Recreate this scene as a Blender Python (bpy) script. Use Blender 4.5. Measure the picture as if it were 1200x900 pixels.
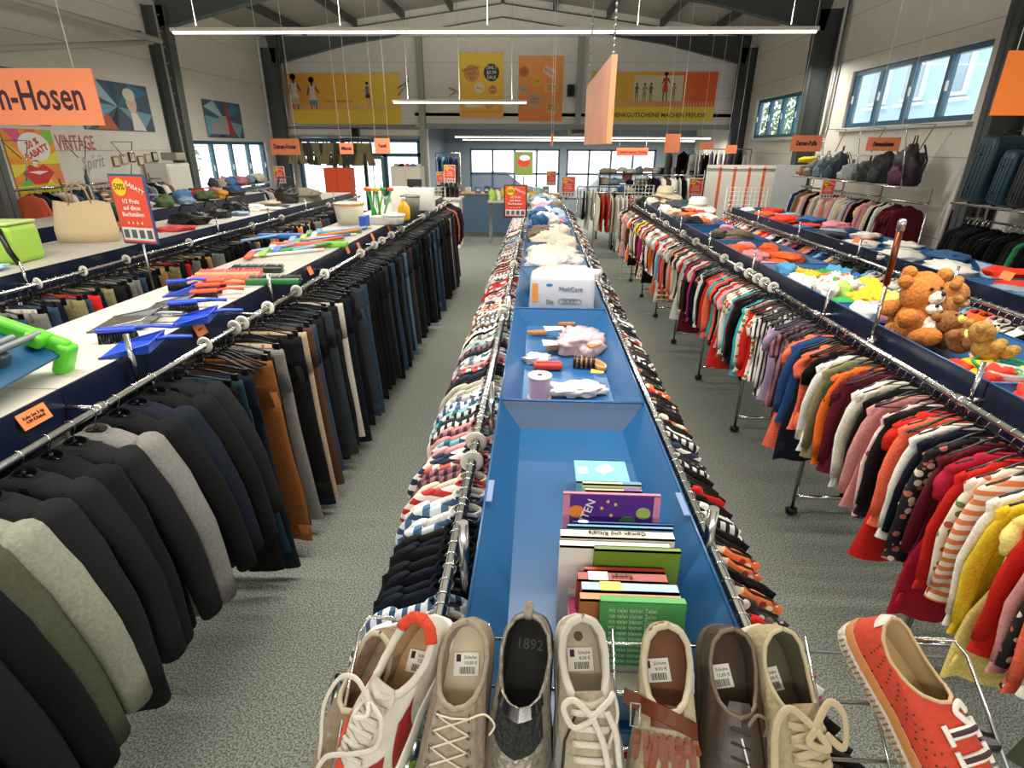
import bpy, math, random
from mathutils import Vector, Matrix, noise
from mathutils.bvhtree import BVHTree
for o in list(bpy.data.objects): bpy.data.objects.remove(o)
C = bpy.context.scene.collection
SC = bpy.context.scene
rnd = random.Random(7)
PI = math.pi
# ---------------------------------------------------------------- camera
H = 2.2; F = 652.0
_p, _y, _r = math.radians(23.0), math.radians(2.4), math.radians(0.37)
FW = Vector((-math.sin(_y)*math.cos(_p), math.cos(_y)*math.cos(_p), -math.sin(_p)))
_rt = Vector((math.cos(_y), math.sin(_y), 0)); _up = _rt.cross(FW)
RT = _rt*math.cos(_r) + _up*math.sin(_r); UP = -_rt*math.sin(_r) + _up*math.cos(_r)
cam = bpy.data.cameras.new('camera'); co = bpy.data.objects.new('camera', cam); C.objects.link(co)
cam.sensor_width = 36; cam.lens = 36*F/1200; cam.clip_start = .02; cam.clip_end = 200
mw = Matrix((RT, UP, -FW)).transposed().to_4x4(); mw.translation = (0, 0, H); co.matrix_world = mw
SC.camera = co
def ray(px, py): return RT*((px-600)/F) - UP*((py-450)/F) + FW
def atw(px, py, w): return Vector((0,0,H)) + ray(px, py)*w
def atx(px, py, x): v = ray(px, py); return Vector((0,0,H)) + v*(x/v.x)
def aty(px, py, y): v = ray(px, py); return Vector((0,0,H)) + v*(y/v.y)
def atz(px, py, z): v = ray(px, py); return Vector((0,0,H)) + v*((z-H)/v.z)
# ---------------------------------------------------------------- look, world, lights
vs = SC.view_settings
vs.view_transform = 'Standard'; vs.look = 'None'; vs.gamma = 1; vs.use_curve_mapping = False
vs.exposure = 0.13
w = bpy.data.worlds.new('world'); SC.world = w; w.use_nodes = True
bg = w.node_tree.nodes['Background']; bg.inputs[0].default_value = (.93, .97, 1, 1); bg.inputs[1].default_value = 2.6
LAMP_W = 190
def lamp_light(x, y, z, sx, power, col=(1, .95, .87)):
    l = bpy.data.lights.new('tube_light', 'AREA'); l.shape = 'RECTANGLE'; l.size = sx; l.size_y = .09
    l.energy = power; l.color = col
    o = bpy.data.objects.new('tube_light', l); C.objects.link(o); o.location = (x, y, z); return o
lamps = [(-.6, 7.2, 3.41, 7.2), (-.6, 2.4, 3.41, 7.2), (-.6, -2.4, 3.41, 7.2), (-1.54, 11.9, 3.02, 2.6)]
for (x, y, z, s) in lamps:
    lamp_light(x, y, z-.045, s, LAMP_W*s/7.2)
    lamp_light(x, y, z+.04, s, LAMP_W*1.0*s/7.2).rotation_euler = (math.pi, 0, 0)     # the open tubes shine on the roof too
for (x, y, z, s) in [(1.2, 17.2, 2.5, 7.2), (1.2, 18.9, 2.45, 7.2)]: lamp_light(x, y, z-.045, s, 120)
lamp_light(-4.3, 11.2, 3.6, 2, 60); lamp_light(3.9, 11.5, 3.6, 2, 60)
# ---------------------------------------------------------------- materials
def lin(c):
    if isinstance(c, str):
        c = c.lstrip('#'); c = [int(c[i:i+2], 16)/255 for i in (0, 2, 4)]
    return tuple((v/12.92 if v <= .04045 else ((v+.055)/1.055)**2.4) for v in c[:3]) + (1,)
MC = {}
def mat(name, col, rough=.6, metal=0, emit=0, alpha=1, trans=0, noisy=0, scale=40, bump=0, coat=0, sheen=0, spec=None):
    if name in MC: return MC[name]
    m = bpy.data.materials.new(name); m.use_nodes = True; nt = m.node_tree; b = nt.nodes['Principled BSDF']
    c = lin(col); b.inputs['Base Color'].default_value = c; b.inputs['Roughness'].default_value = rough
    b.inputs['Metallic'].default_value = metal
    if emit: b.inputs['Emission Color'].default_value = c; b.inputs['Emission Strength'].default_value = emit
    if alpha < 1: b.inputs['Alpha'].default_value = alpha
    if trans: b.inputs['Transmission Weight'].default_value = trans
    if coat: b.inputs['Coat Weight'].default_value = coat
    if spec is not None: b.inputs['Specular IOR Level'].default_value = spec
    if sheen: b.inputs['Sheen Weight'].default_value = sheen
    if noisy or bump:
        tc = nt.nodes.new('ShaderNodeTexCoord'); n = nt.nodes.new('ShaderNodeTexNoise'); n.inputs['Scale'].default_value = scale
        n.inputs['Detail'].default_value = 4; nt.links.new(tc.outputs['Object'], n.inputs['Vector'])
        if noisy:
            r = nt.nodes.new('ShaderNodeValToRGB'); r.color_ramp.elements[0].position = .3; r.color_ramp.elements[1].position = .7
            r.color_ramp.elements[0].color = tuple(v*(1-noisy) for v in c[:3])+(1,)
            r.color_ramp.elements[1].color = tuple(min(1, v*(1+noisy)) for v in c[:3])+(1,)
            nt.links.new(n.outputs['Fac'], r.inputs[0]); nt.links.new(r.outputs[0], b.inputs['Base Color'])
        if bump:
            bp = nt.nodes.new('ShaderNodeBump'); bp.inputs['Strength'].default_value = bump; bp.inputs['Distance'].default_value = .01
            nt.links.new(n.outputs['Fac'], bp.inputs['Height']); nt.links.new(bp.outputs[0], b.inputs['Normal'])
    MC[name] = m; return m
def fabric(col): return mat('fabric_'+col.strip('#'), col, .9, noisy=.16, scale=90, bump=.25, spec=.22)
def pattern(kind, c1, c2, c3=None, s=1.0):
    key = '_'.join(['pattern', kind, c1.strip('#'), c2.strip('#'), (c3 or '').strip('#'), str(s)])
    if key in MC: return MC[key]
    m = bpy.data.materials.new(key); m.use_nodes = True; nt = m.node_tree; L = nt.links; b = nt.nodes['Principled BSDF']
    b.inputs['Roughness'].default_value = .85
    tc = nt.nodes.new('ShaderNodeTexCoord'); mix = nt.nodes.new('ShaderNodeMix'); mix.data_type = 'RGBA'
    mix.inputs['A'].default_value = lin(c1); mix.inputs['B'].default_value = lin(c2); out = mix.outputs['Result']
    def stripes(direction, sc, th):
        sp = nt.nodes.new('ShaderNodeSeparateXYZ'); L.new(tc.outputs['Object'], sp.inputs[0])
        a = nt.nodes.new('ShaderNodeMath'); a.operation = 'MULTIPLY'; a.inputs[1].default_value = sc; L.new(sp.outputs[direction], a.inputs[0])
        f = nt.nodes.new('ShaderNodeMath'); f.operation = 'FRACT'; L.new(a.outputs[0], f.inputs[0])
        g = nt.nodes.new('ShaderNodeMath'); g.operation = 'GREATER_THAN'; g.inputs[1].default_value = th; L.new(f.outputs[0], g.inputs[0]); return g.outputs[0]
    if kind == 'stripe': L.new(stripes(0, 32*s, .55), mix.inputs['Factor'])
    elif kind == 'hoop': L.new(stripes(2, 22*s, .5), mix.inputs['Factor'])
    elif kind == 'check':
        L.new(stripes(0, 16*s, .6), mix.inputs['Factor'])
        m2 = nt.nodes.new('ShaderNodeMix'); m2.data_type = 'RGBA'; m2.inputs['B'].default_value = lin(c3 or c2)
        L.new(mix.outputs['Result'], m2.inputs['A']); L.new(stripes(2, 16*s, .68), m2.inputs['Factor']); out = m2.outputs['Result']
    elif kind in ('floral', 'dots'):
        v = nt.nodes.new('ShaderNodeTexVoronoi'); v.inputs['Scale'].default_value = 28*s; L.new(tc.outputs['Object'], v.inputs['Vector'])
        g = nt.nodes.new('ShaderNodeMath'); g.operation = 'LESS_THAN'; g.inputs[1].default_value = .3 if kind == 'dots' else .42; L.new(v.outputs['Distance'], g.inputs[0])
        if c3:
            m2 = nt.nodes.new('ShaderNodeMix'); m2.data_type = 'RGBA'; m2.inputs['A'].default_value = lin(c2); m2.inputs['B'].default_value = lin(c3)
            sp = nt.nodes.new('ShaderNodeSeparateColor'); L.new(v.outputs['Color'], sp.inputs[0])
            g2 = nt.nodes.new('ShaderNodeMath'); g2.operation = 'GREATER_THAN'; g2.inputs[1].default_value = .5; L.new(sp.outputs[0], g2.inputs[0])
            L.new(g2.outputs[0], m2.inputs['Factor']); L.new(m2.outputs['Result'], mix.inputs['B'])
        L.new(g.outputs[0], mix.inputs['Factor'])
    L.new(out, b.inputs['Base Color']); MC[key] = m; return m
# shared materials
CHROME = mat('chrome', '#c9cac8', .18, 1); STEEL = mat('brushed_steel', '#a5a7a8', .35, 1)
WHITE = mat('white_plastic', '#e9e7e1', .45); BLACKP = mat('black_plastic', '#0d0d0e', .28)
BLUE = mat('blue_enamel', '#225a8c', .3, noisy=.06, scale=3); NAVY = mat('navy_enamel', '#0f1b33', .3)
BOARD = mat('white_board', '#bdb9b0', .5); ORANGE = mat('orange_card', '#f0743a', .6); ORANGEL = mat('salmon_orange_board', '#ee8a5e', .6)
DARKTXT = mat('dark_print', '#3b1c2c', .6); WHITEP = mat('white_print', '#f4f1ea', .6); REDP = mat('red_print', '#cf2a1f', .6)
YELP = mat('yellow_print', '#f3c51c', .6); BLKP = mat('black_print', '#161616', .6)
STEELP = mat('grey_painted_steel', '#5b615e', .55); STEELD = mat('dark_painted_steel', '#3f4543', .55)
WALL = mat('cream_panel_wall', '#ded9cf', .8, noisy=.03, scale=6)
CEILM = mat('ceiling_panel', '#a09d90', .8, noisy=.04, scale=3)
WINF = mat('blue_window_frame', '#2f6076', .5)
# ---------------------------------------------------------------- mesh builder
def V(*a): return Vector(a)
class MB:
    def __init__(s): s.v = []; s.f = []; s.m = []; s.sm = []
    def add(s, vs_, fs, m=0, sm=False):
        o = len(s.v); s.v += [tuple(v) for v in vs_]
        for f in fs: s.f.append([i+o for i in f]); s.m.append(m); s.sm.append(sm)
        return s
    def box(s, c, d, rz=0, m=0, R=None):
        x, y, z = d[0]/2, d[1]/2, d[2]/2; c = Vector(c)
        Rm = R if R else Matrix.Rotation(rz, 3, 'Z')
        vs_ = [c + Rm @ Vector((i*x, j*y, k*z)) for k in (-1, 1) for j in (-1, 1) for i in (-1, 1)]
        return s.add(vs_, [(0,2,3,1),(4,5,7,6),(0,1,5,4),(2,6,7,3),(0,4,6,2),(1,3,7,5)], m)
    def rbox(s, c, d, r=.01, m=0, R=None, n=3):        # box with rounded vertical edges and softened top and bottom
        x, y, z = d[0]/2, d[1]/2, d[2]/2; c = Vector(c); R = R or Matrix.Identity(3); r = min(r, x*.95, y*.95, z*.95)
        rings = []
        for (zz, ins) in [(-z, r*.7), (-z+r*.3, r*.2), (-z+r, 0), (z-r, 0), (z-r*.3, r*.2), (z, r*.7)]:
            ring = []
            for (sx, sy, a0) in ((1,1,0), (-1,1,90), (-1,-1,180), (1,-1,270)):
                for k in range(n+1):
                    a = math.radians(a0+90*k/n)
                    ring.append(c + R @ Vector((sx*(x-r)+(r-ins)*math.cos(a), sy*(y-r)+(r-ins)*math.sin(a), zz)))
            rings.append(ring)
        return s.loft(rings, m, True, True, True)
    def loft(s, rings, m=0, cap0=False, cap1=False, sm=True, closed=True):
        n = len(rings[0]); vs_ = [p for r in rings for p in r]; fs = []
        for i in range(len(rings)-1):
            for j in range(n if closed else n-1):
                k = (j+1) % n; fs.append((i*n+j, i*n+k, (i+1)*n+k, (i+1)*n+j))
        s.add(vs_, fs, m, sm)
        o = len(s.v)-len(vs_)
        if cap0: s.f.append([o+i for i in range(n)][::-1]); s.m.append(m); s.sm.append(False)
        if cap1: s.f.append([o+(len(rings)-1)*n+i for i in range(n)]); s.m.append(m); s.sm.append(False)
        return s
    def tube(s, pts, r, n=8, m=0, caps=True, flat=1.0):
        pts = [Vector(p) for p in pts]; rings = []; up = Vector((0, 0, 1)); pn = None
        for i, p in enumerate(pts):
            t = (pts[min(i+1, len(pts)-1)]-pts[max(i-1, 0)]).normalized()
            if pn is None:
                a = up if abs(t.z) < .9 else Vector((1, 0, 0)); nn = (a-t*a.dot(t)).normalized()
            else:
                nn = pn-t*pn.dot(t); nn = nn.normalized() if nn.length > 1e-6 else pn
            pn = nn; b = t.cross(nn); rr = r[i] if isinstance(r, (list, tuple)) else r
            rings.append([p + (nn*math.cos(2*PI*k/n)*flat + b*math.sin(2*PI*k/n))*rr for k in range(n)])
        return s.loft(rings, m, caps, caps)
    def lathe(s, prof, c=(0,0,0), n=20, m=0, R=None, sm=True, cap0=True, cap1=True):
        c = Vector(c); R = R or Matrix.Identity(3)
        rings = [[c + R @ Vector((r*math.cos(2*PI*k/n), r*math.sin(2*PI*k/n), z)) for k in range(n)] for r, z in prof]
        return s.loft(rings, m, cap0, cap1, sm)
    def prism(s, poly, fr, th, m=0):                   # poly of 2D points on frame fr=(origin, u, v), thickness th along u x v
        o, u, v = [Vector(a) for a in fr]; nn = u.cross(v).normalized(); n = len(poly)
        a = [o+u*p[0]+v*p[1] for p in poly]; b = [p-nn*th for p in a]
        fs = [list(range(n)), list(range(n, 2*n))[::-1]]+[(i, i+n, (i+1) % n+n, (i+1) % n) for i in range(n)]
        return s.add(a+b, fs, m)
    def build(s, name, mats, parent=None, loc=None, rot=None, sub=0):
        me = bpy.data.meshes.new(name); me.from_pydata(s.v, [], s.f)
        for m in (mats if isinstance(mats, (list, tuple)) else [mats]): me.materials.append(m)
        me.polygons.foreach_set('material_index', s.m); me.polygons.foreach_set('use_smooth', s.sm); me.update()
        o = bpy.data.objects.new(name, me); C.objects.link(o)
        if parent: o.parent = parent
        if loc is not None: o.location = loc
        if rot is not None: o.rotation_euler = rot
        if sub: md = o.modifiers.new('sub', 'SUBSURF'); md.levels = sub; md.render_levels = sub
        return o
def tag(o, label=None, cat=None, group=None, kind=None):
    if label: o['label'] = label
    if cat: o['category'] = cat
    if group: o['group'] = group
    if kind: o['kind'] = kind
    return o
def empty(name, label, cat, loc=(0,0,0), rz=0, group=None, rot=None):
    o = bpy.data.objects.new(name, None); C.objects.link(o); o.location = loc; o.rotation_euler = rot or (0, 0, rz); o.empty_display_size = .05
    return tag(o, label, cat, group)
def copy_tree(o, parent=None):
    c = o.copy(); C.objects.link(c); c.parent = parent
    for ch in o.children: copy_tree(ch, c)
    return c
def drop_tree(o):
    for ch in list(o.children): drop_tree(ch)
    bpy.data.objects.remove(o)
def struct(name, mb, m, parent=None, **k):
    o = mb.build(name, m, parent, **k)
    if not parent: o['kind'] = 'structure'
    return o
def frame(o, u, v): return (Vector(o), Vector(u), Vector(v))
def text(name, s, size, m, parent, fr, align='CENTER', ext=.001, sx=1.0, bold=0):   # fr = (origin, u, v) in the parent's space
    cu = bpy.data.curves.new('t', 'FONT'); cu.body = s; cu.size = size; cu.align_x = align; cu.align_y = 'CENTER'; cu.extrude = ext; cu.resolution_u = 2
    if bold: cu.offset = bold
    t = bpy.data.objects.new('t', cu); C.objects.link(t)
    me = bpy.data.meshes.new_from_object(t.evaluated_get(bpy.context.evaluated_depsgraph_get()))
    bpy.data.objects.remove(t); bpy.data.curves.remove(cu)
    o, u, v = [Vector(a) for a in fr]; u = u.normalized(); v = v.normalized(); n = u.cross(v)
    for q in me.vertices: c = q.co.copy(); q.co = o + u*c.x*sx + v*c.y + n*(c.z+ext)
    me.materials.clear(); me.materials.append(m)
    ob = bpy.data.objects.new(name, me); C.objects.link(ob); ob.parent = parent
    return ob
def ellipse(cx, cy, a, b, n=24, rot=0):
    return [(cx+a*math.cos(2*PI*k/n)*math.cos(rot)-b*math.sin(2*PI*k/n)*math.sin(rot), cy+a*math.cos(2*PI*k/n)*math.sin(rot)+b*math.sin(2*PI*k/n)*math.cos(rot)) for k in range(n)]
# ================================================================ THE SETTING
XL, XR, YB, YF = -7.1, 5.3, 16.2, -7.0
EAVE, RIDGE, XM = 4.75, 5.6, -.95
def floor_mat():
    m = bpy.data.materials.new('grey_speckled_carpet'); m.use_nodes = True; nt = m.node_tree; L = nt.links; b = nt.nodes['Principled BSDF']
    tc = nt.nodes.new('ShaderNodeTexCoord'); n = nt.nodes.new('ShaderNodeTexNoise'); n.inputs['Scale'].default_value = 120; n.inputs['Detail'].default_value = 6
    L.new(tc.outputs['Object'], n.inputs['Vector']); r = nt.nodes.new('ShaderNodeValToRGB')
    r.color_ramp.elements[0].position = .42; r.color_ramp.elements[0].color = lin('#5c635d'); r.color_ramp.elements[1].position = .58; r.color_ramp.elements[1].color = lin('#9fa398')
    L.new(n.outputs['Fac'], r.inputs[0]); L.new(r.outputs[0], b.inputs['Base Color']); b.inputs['Roughness'].default_value = .9
    bp = nt.nodes.new('ShaderNodeBump'); bp.inputs['Strength'].default_value = .5; bp.inputs['Distance'].default_value = .01
    L.new(n.outputs['Fac'], bp.inputs['Height']); L.new(bp.outputs[0], b.inputs['Normal']); return m
struct('floor', MB().box((-.9, 6.8, -.05), (13.2, 28.6, .1)), floor_mat())
def wall_holes(name, x, y0, y1, z0, z1, holes, m, th=.2, axis='x', out=1):
    """wall in the plane x (axis 'x') or y (axis 'y') with rectangular holes (a0, a1, z0, z1)"""
    mb = MB(); cuts = sorted(set([y0, y1]+[h[0] for h in holes]+[h[1] for h in holes]))
    for a, b in zip(cuts, cuts[1:]):
        zs = sorted([(h[2], h[3]) for h in holes if h[0] <= a and h[1] >= b]); z = z0
        for s, e in zs+[(z1, z1)]:
            if s > z+1e-4:
                c = (x+out*th/2, (a+b)/2, (z+s)/2) if axis == 'x' else ((a+b)/2, x+out*th/2, (z+s)/2)
                d = (th, b-a, s-z) if axis == 'x' else (b-a, th, s-z); mb.box(c, d)
            z = max(z, e)
    return struct(name, mb, m)
WR = [(7.8, 11.0, 2.55, 3.42), (12.5, 15.45, 2.45, 3.3), (-2, 4, 2.55, 3.42)]
WLf = [(12.15, 15.45, 1.2, 2.3), (-4, 4, 1.2, 2.3)]
wall_holes('wall_right', XR, YF, YB, 0, EAVE, WR, WALL)
wall_holes('wall_left', XL, YF, YB, 0, EAVE, WLf, WALL, out=-1)
# gable wall above and around the openings (the entrance doors on the left, the lower annex on the right)
def gable(name, y, holes, out):
    mb = MB(); w_ = wall_holes(name, y, XL-.2, XR+.2, 0, EAVE, holes, WALL, axis='y', out=out)
    g = MB().prism([(XL-.2, EAVE), (XR+.2, EAVE), (XM, RIDGE)], ((0, y, 0), (1, 0, 0), (0, 0, 1)), -.2*out); struct('wall_gable', g, WALL)
gable('wall_back', YB, [(-6.6, -3.2, 0, 2.4), (-3.0, 5.1, 0, 2.74)], 1)
gable('wall_front', YF, [(-6, -2, .5, 3), (0, 4.5, .5, 3)], -1)
# panel joints on the walls: thin grey reveals
jm = mat('panel_joint', '#a9a499', .8)
mb = MB()
for z in (1.12, 2.12, 3.62, 4.3): mb.box((XL+.002, 4.6, z), (.006, 23, .008)); mb.box((XR-.002, 4.6, z), (.006, 23, .008))
for z in (3.4, 4.2, 2.9): mb.box((-.9, YB-.002, z), (12.2, .006, .008))
struct('trim_1', mb, jm)
# ceiling slopes and purlins
mb = MB(); e = .15
for (xa, xb) in ((XL-.3, XM), (XR+.3, XM)):
    za = EAVE-.03; mb.add([(xa, YF, za), (XM, YF, RIDGE), (XM, YB+.2, RIDGE), (xa, YB+.2, za), (xa, YF, za+e), (XM, YF, RIDGE+e), (XM, YB+.2, RIDGE+e), (xa, YB+.2, za+e)],
       [(0,1,2,3),(4,7,6,5),(0,4,5,1),(3,2,6,7),(0,3,7,4),(1,5,6,2)])
struct('ceiling', mb, CEILM)
def zc(x): return EAVE-.03+(RIDGE-EAVE+.03)*(1-abs(x-XM)/((XR-XM+.3) if x > XM else (XM-XL+.3)))
for i, x in enumerate((-5.9, -4.6, -3.4, -2.2, -.95, .3, 1.6, 2.9, 4.1)):
    struct('purlin', MB().box((x, 4.6, zc(x)-.09), (.07, 23.1, .16)), STEELD)
# steel portal frames: tapered columns with haunched rafters
def hsec(mb, p0, p1, d0, d1, w_=.2, t=.02, axis=Vector((1, 0, 0))):   # H section between two points in the plane y=const, depth d along 'axis' side
    p0, p1 = Vector(p0), Vector(p1); dr = (p1-p0).normalized(); nn = Vector((0, 1, 0)).cross(dr)
    for s in (-1, 1):
        a, b = p0+nn*s*d0/2, p1+nn*s*d1/2; y = Vector((0, w_/2, 0)); k = nn*s*t
        mb.add([a-y, a+y, b+y, b-y, a-y-k, a+y-k, b+y-k, b-y-k], [(0,1,2,3),(4,7,6,5),(0,4,5,1),(1,5,6,2),(2,6,7,3),(3,7,4,0)])
    y = Vector((0, t/2, 0)); a0, a1, b0, b1 = p0+nn*d0/2, p0-nn*d0/2, p1+nn*d1/2, p1-nn*d1/2
    mb.add([a0-y, a1-y, b1-y, b0-y, a0+y, a1+y, b1+y, b0+y], [(0,1,2,3),(4,7,6,5),(0,4,5,1),(1,5,6,2),(2,6,7,3),(3,7,4,0)])
for Y0 in (2.6, 7.2, 11.9, 16.05):
    for s, X in ((-1, XL), (1, XR)):
        Y = Y0
        mb = MB(); d0, d1 = (.3, .42) if Y < 16 else (.3, .4)
        if Y == 11.9 and s == -1: Y = 11.45
        if Y in (7.2,) and s == 1: Y = 7.05
        hsec(mb, (X-s*d0/2, Y, 0), (X-s*(d1/2), Y, EAVE-.25), d0, d1, .2)
        xm_ = X-s*2.2
        hsec(mb, (X-s*.2, Y, EAVE-.32), (xm_, Y, zc(xm_)-.32), .62, .34, .18)
        hsec(mb, (xm_, Y, zc(xm_)-.32), (XM, Y, RIDGE-.32), .34, .3, .18)
        mb.box((X-s*.12, Y, .01), (.4, .3, .02))
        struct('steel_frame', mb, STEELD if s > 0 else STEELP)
# posts of the gable wall
for x in (-3.08, 1.0): struct('gable_post', MB().box((x, YB-.09, 2.65 if x < 0 else 4.0), (.15, .16, 5.25 if x < 0 else 2.5)), mat('pale_steel_post', '#9a9b93', .6))
struct('lintel_beam', MB().box((1.05, YB-.04, 2.72), (8.1, .12, .12)).box((-5.0, YB-.03, 2.66), (3.9, .06, .05)).box((-4.9, YB-.03, 2.44), (3.6, .08, .08)), mat('grey_trim', '#8b8d88', .6))
# cable duct rising beside the left column: a ladder tray
mb = MB(); 
for dy in (0, .28): mb.box((XL+.25, 11.35+dy, 2.9), (.03, .02, 3.9))
for k in range(16): mb.box((XL+.25, 11.49, 1.1+k*.25), (.03, .28, .025))
struct('cable_ladder', mb, mat('pale_metal', '#b0ada2', .5)); 
# pipes under the eaves on the left
pm = mat('cream_pipe', '#bdb7a9', .5)
a = atx(188, 48, XL+.7); b = V(a.x, 2.8, a.z); struct('pipe', MB().tube([a, b], .045, 10), pm)
a = atx(178, 49, XL+.5); b = atx(-60, 60, XL+.5); struct('pipe', MB().tube([a, b], .04, 10), pm)
a = aty(150, 0, 11.6); b = aty(164, 46, 11.6); struct('pipe', MB().tube([a+V(0,0,.5), b], .04, 10), pm)
a = aty(107, 36, 11.0); b = aty(165, 38, 11.0); struct('pipe', MB().tube([a, b], .03, 8), STEELD)
# vertical pipes at the back left corner and beside the right column
for x in (-6.55, -6.45): struct('pipe', MB().tube([(x, 15.75, 4.7), (x, 15.75, 2.85), (x+.1, 15.8, 2.72), (x+3.2, 16.0, 2.72)], .025, 8), STEEL)
struct('pipe', MB().tube([(XR-.06, 11.5, 4.9), (XR-.06, 11.5, 2.6), (XR-.06, 11.6, 2.3)], .03, 8), STEEL)
# windows
GLASS = mat('window_glass', '#eef6f8', .05, alpha=.12)
FROST = mat('frosted_glass', '#ffffff', .5, alpha=.35)
wn = [0]
def window(x, y0, y1, z0, z1, n, side, split=0):
    wn[0] += 1; f = MB(); t = .07; X = x+side*.1
    for z in (z0+t/2, z1-t/2): f.box((X, (y0+y1)/2, z), (.09, y1-y0, t))
    for k in range(n+1):
        yy = y0+(y1-y0)*k/n; yy = min(max(yy, y0+t/2), y1-t/2); f.box((X, yy, (z0+z1)/2), (.09, t, z1-z0-2*t))
    if split: f.box((X, (y0+y1)/2, split), (.08, y1-y0, t*.7))
    o = struct('window_%d' % wn[0], f, WINF)
    MB().box((X, (y0+y1)/2, (z0+z1)/2), (.012, y1-y0-.1, z1-z0-.1)).build('pane', GLASS, o)
    for k in range(n): MB().box((X-side*.06, y0+(y1-y0)*(k+.5)/n+(y1-y0)/n*.4, (z0+z1)/2), (.03, .025, .12)).build('handle', STEEL, o)
window(XR, *WR[0], 4, 1); window(XR, *WR[1], 4, 1); window(XR, *WR[2], 6, 1)
window(XL, *WLf[0], 4, -1); window(XL, *WLf[1], 8, -1)
for (x0, x1) in ((-6, -2), (0, 4.5)):
    wn[0] += 1; f = MB()
    for z in (.54, 2.96): f.box(((x0+x1)/2, YF-.1, z), (x1-x0, .09, .08))
    for k in range(4): f.box((x0+.04+(x1-x0-.08)*k/3, YF-.1, 1.75), (.08, .09, 2.34))
    o = struct('window_%d' % wn[0], f, WINF); MB().box(((x0+x1)/2, YF-.1, 1.75), (x1-x0-.1, .012, 2.3)).build('pane', GLASS, o)
# sills
struct('trim_2', MB().box((XR-.03, 9.4, 2.51), (.1, 3.3, .04)).box((XR-.03, 14, 2.41), (.1, 3.05, .04)), mat('pale_sill', '#bfc3c2', .5))
# entrance glazing in the back wall, left: blue frames, double door
DFM = mat('blue_door_frame', '#2d6a83', .5); dg = mat('grey_blue_frame', '#7d97a0', .5)
f = MB(); x0, x1, z1 = -6.6, -3.2, 2.4
for z in (.04, 2.36, 2.0): f.box(((x0+x1)/2, YB+.1, z), (x1-x0, .1, .09))
for x in (x0+.05, -5.62, -5.35, -4.2, -3.25): f.box((x, YB+.1, 1.2), (.1, .1, 2.3))
o = struct('door_1', f, DFM); MB().box(((x0+x1)/2, YB+.1, 1.2), (x1-x0, .012, 2.3)).build('pane', GLASS, o)
for sx, xc in ((-1, -4.99), (1, -4.5)):
    d = MB()
    for x in (-.23, .23): d.box((xc+x, YB+.02, 1.0), (.07, .05, 1.9))
    for z in (.08, .5, 1.93): d.box((xc, YB+.02, z), (.42, .05, .08))
    lf = d.build('door_leaf', dg, o); MB().tube([(xc-sx*-.16, YB-.04, .9), (xc-sx*-.16, YB-.04, 1.25)], .015, 8).build('door_handle', STEEL, lf)
# annex behind the opening: grey ceiling with ribs, windows, side walls
AY = 20.4; AW = mat('annex_blue_grey_wall', '#7f8b96', .8); 
aw = [(-2.35, .72, .55, 2.17), (.95, 3.95, .55, 2.17)]
wall_holes('wall_annex_back', AY, -3.2, 5.3, 0, 2.95, aw, AW, axis='y', out=1)
struct('wall_annex_left', MB().box((-3.25, 18.4, 1.5), (.1, 4.2, 3)), AW); struct('wall_annex_right', MB().box((5.25, 18.4, 1.5), (.1, 4.2, 3)), WALL)
struct('annex_ceiling', MB().box((1, 18.4, 3.0), (8.6, 4.4, .08)), mat('annex_ceiling_grey', '#8c9290', .8))
for k in range(17): struct('ceiling_rib', MB().box((-2.9+k*.5, 18.3, 2.9), (.12, 4.1, .1)), STEELP)
for (x0, x1, z0, z1) in aw:
    wn[0] += 1; f = MB()
    for z in (z0+.03, 1.38, z1-.03): f.box(((x0+x1)/2, AY+.08, z), (x1-x0, .08, .06))
    for k in range(5): f.box((x0+.03+(x1-x0-.06)*k/4, AY+.08, (z0+z1)/2), (.06, .08, z1-z0))
    o = struct('window_%d' % wn[0], f, mat('dark_blue_frame', '#3d5468', .5)); MB().box(((x0+x1)/2, AY+.08, (z0+z1)/2), (x1-x0-.05, .01, z1-z0-.05)).build('pane', GLASS, o)
struct('gable_ground', MB().box((-.9, 26, -.1), (50, 11, .1)), mat('pale_pavement', '#c9c6bd', .9))
# outside: pale blue house past the right windows, bushes past the left ones
hb = MB().box((13.5, 16, 3.5), (4, 24, 7)); ho = hb.build('house', mat('pale_blue_render', '#a9cbdc', .8)); tag(ho, 'pale blue rendered house outside the right-hand windows', 'house')
for i, y in enumerate((8.4, 10.3, 12.2, 14.1, 16.0, 17.9, 19.8, 21.7, 23.6, 25.5)):
    wf = MB().box((11.46, y, 4.35), (.12, 1.0, 1.5)).box((11.42, y, 3.5), (.2, 1.3, .08)); o = wf.build('window', mat('white_casing', '#dfe6ea', .5), ho)
    MB().box((11.38, y-.22, 4.35), (.04, .38, 1.3)).box((11.38, y+.22, 4.35), (.04, .38, 1.3)).build('pane', mat('grey_window_pane', '#8fa9b8', .1), o)
def foliage(seed, c, r, n=900):
    rr = random.Random(seed); mb = MB()
    for _ in range(n):
        d = Vector((rr.gauss(0, 1), rr.gauss(0, 1), rr.gauss(0, 1))).normalized()*rr.uniform(.55, 1)
        p = Vector(c)+Vector((d.x*r[0], d.y*r[1], d.z*r[2])); u = Vector((rr.gauss(0, 1), rr.gauss(0, 1), rr.gauss(0, 1))).normalized()*.11; v = u.orthogonal().normalized()*.05
        mb.add([p-u, p+v, p+u, p-v], [(0, 1, 2, 3)])
    return mb
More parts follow.
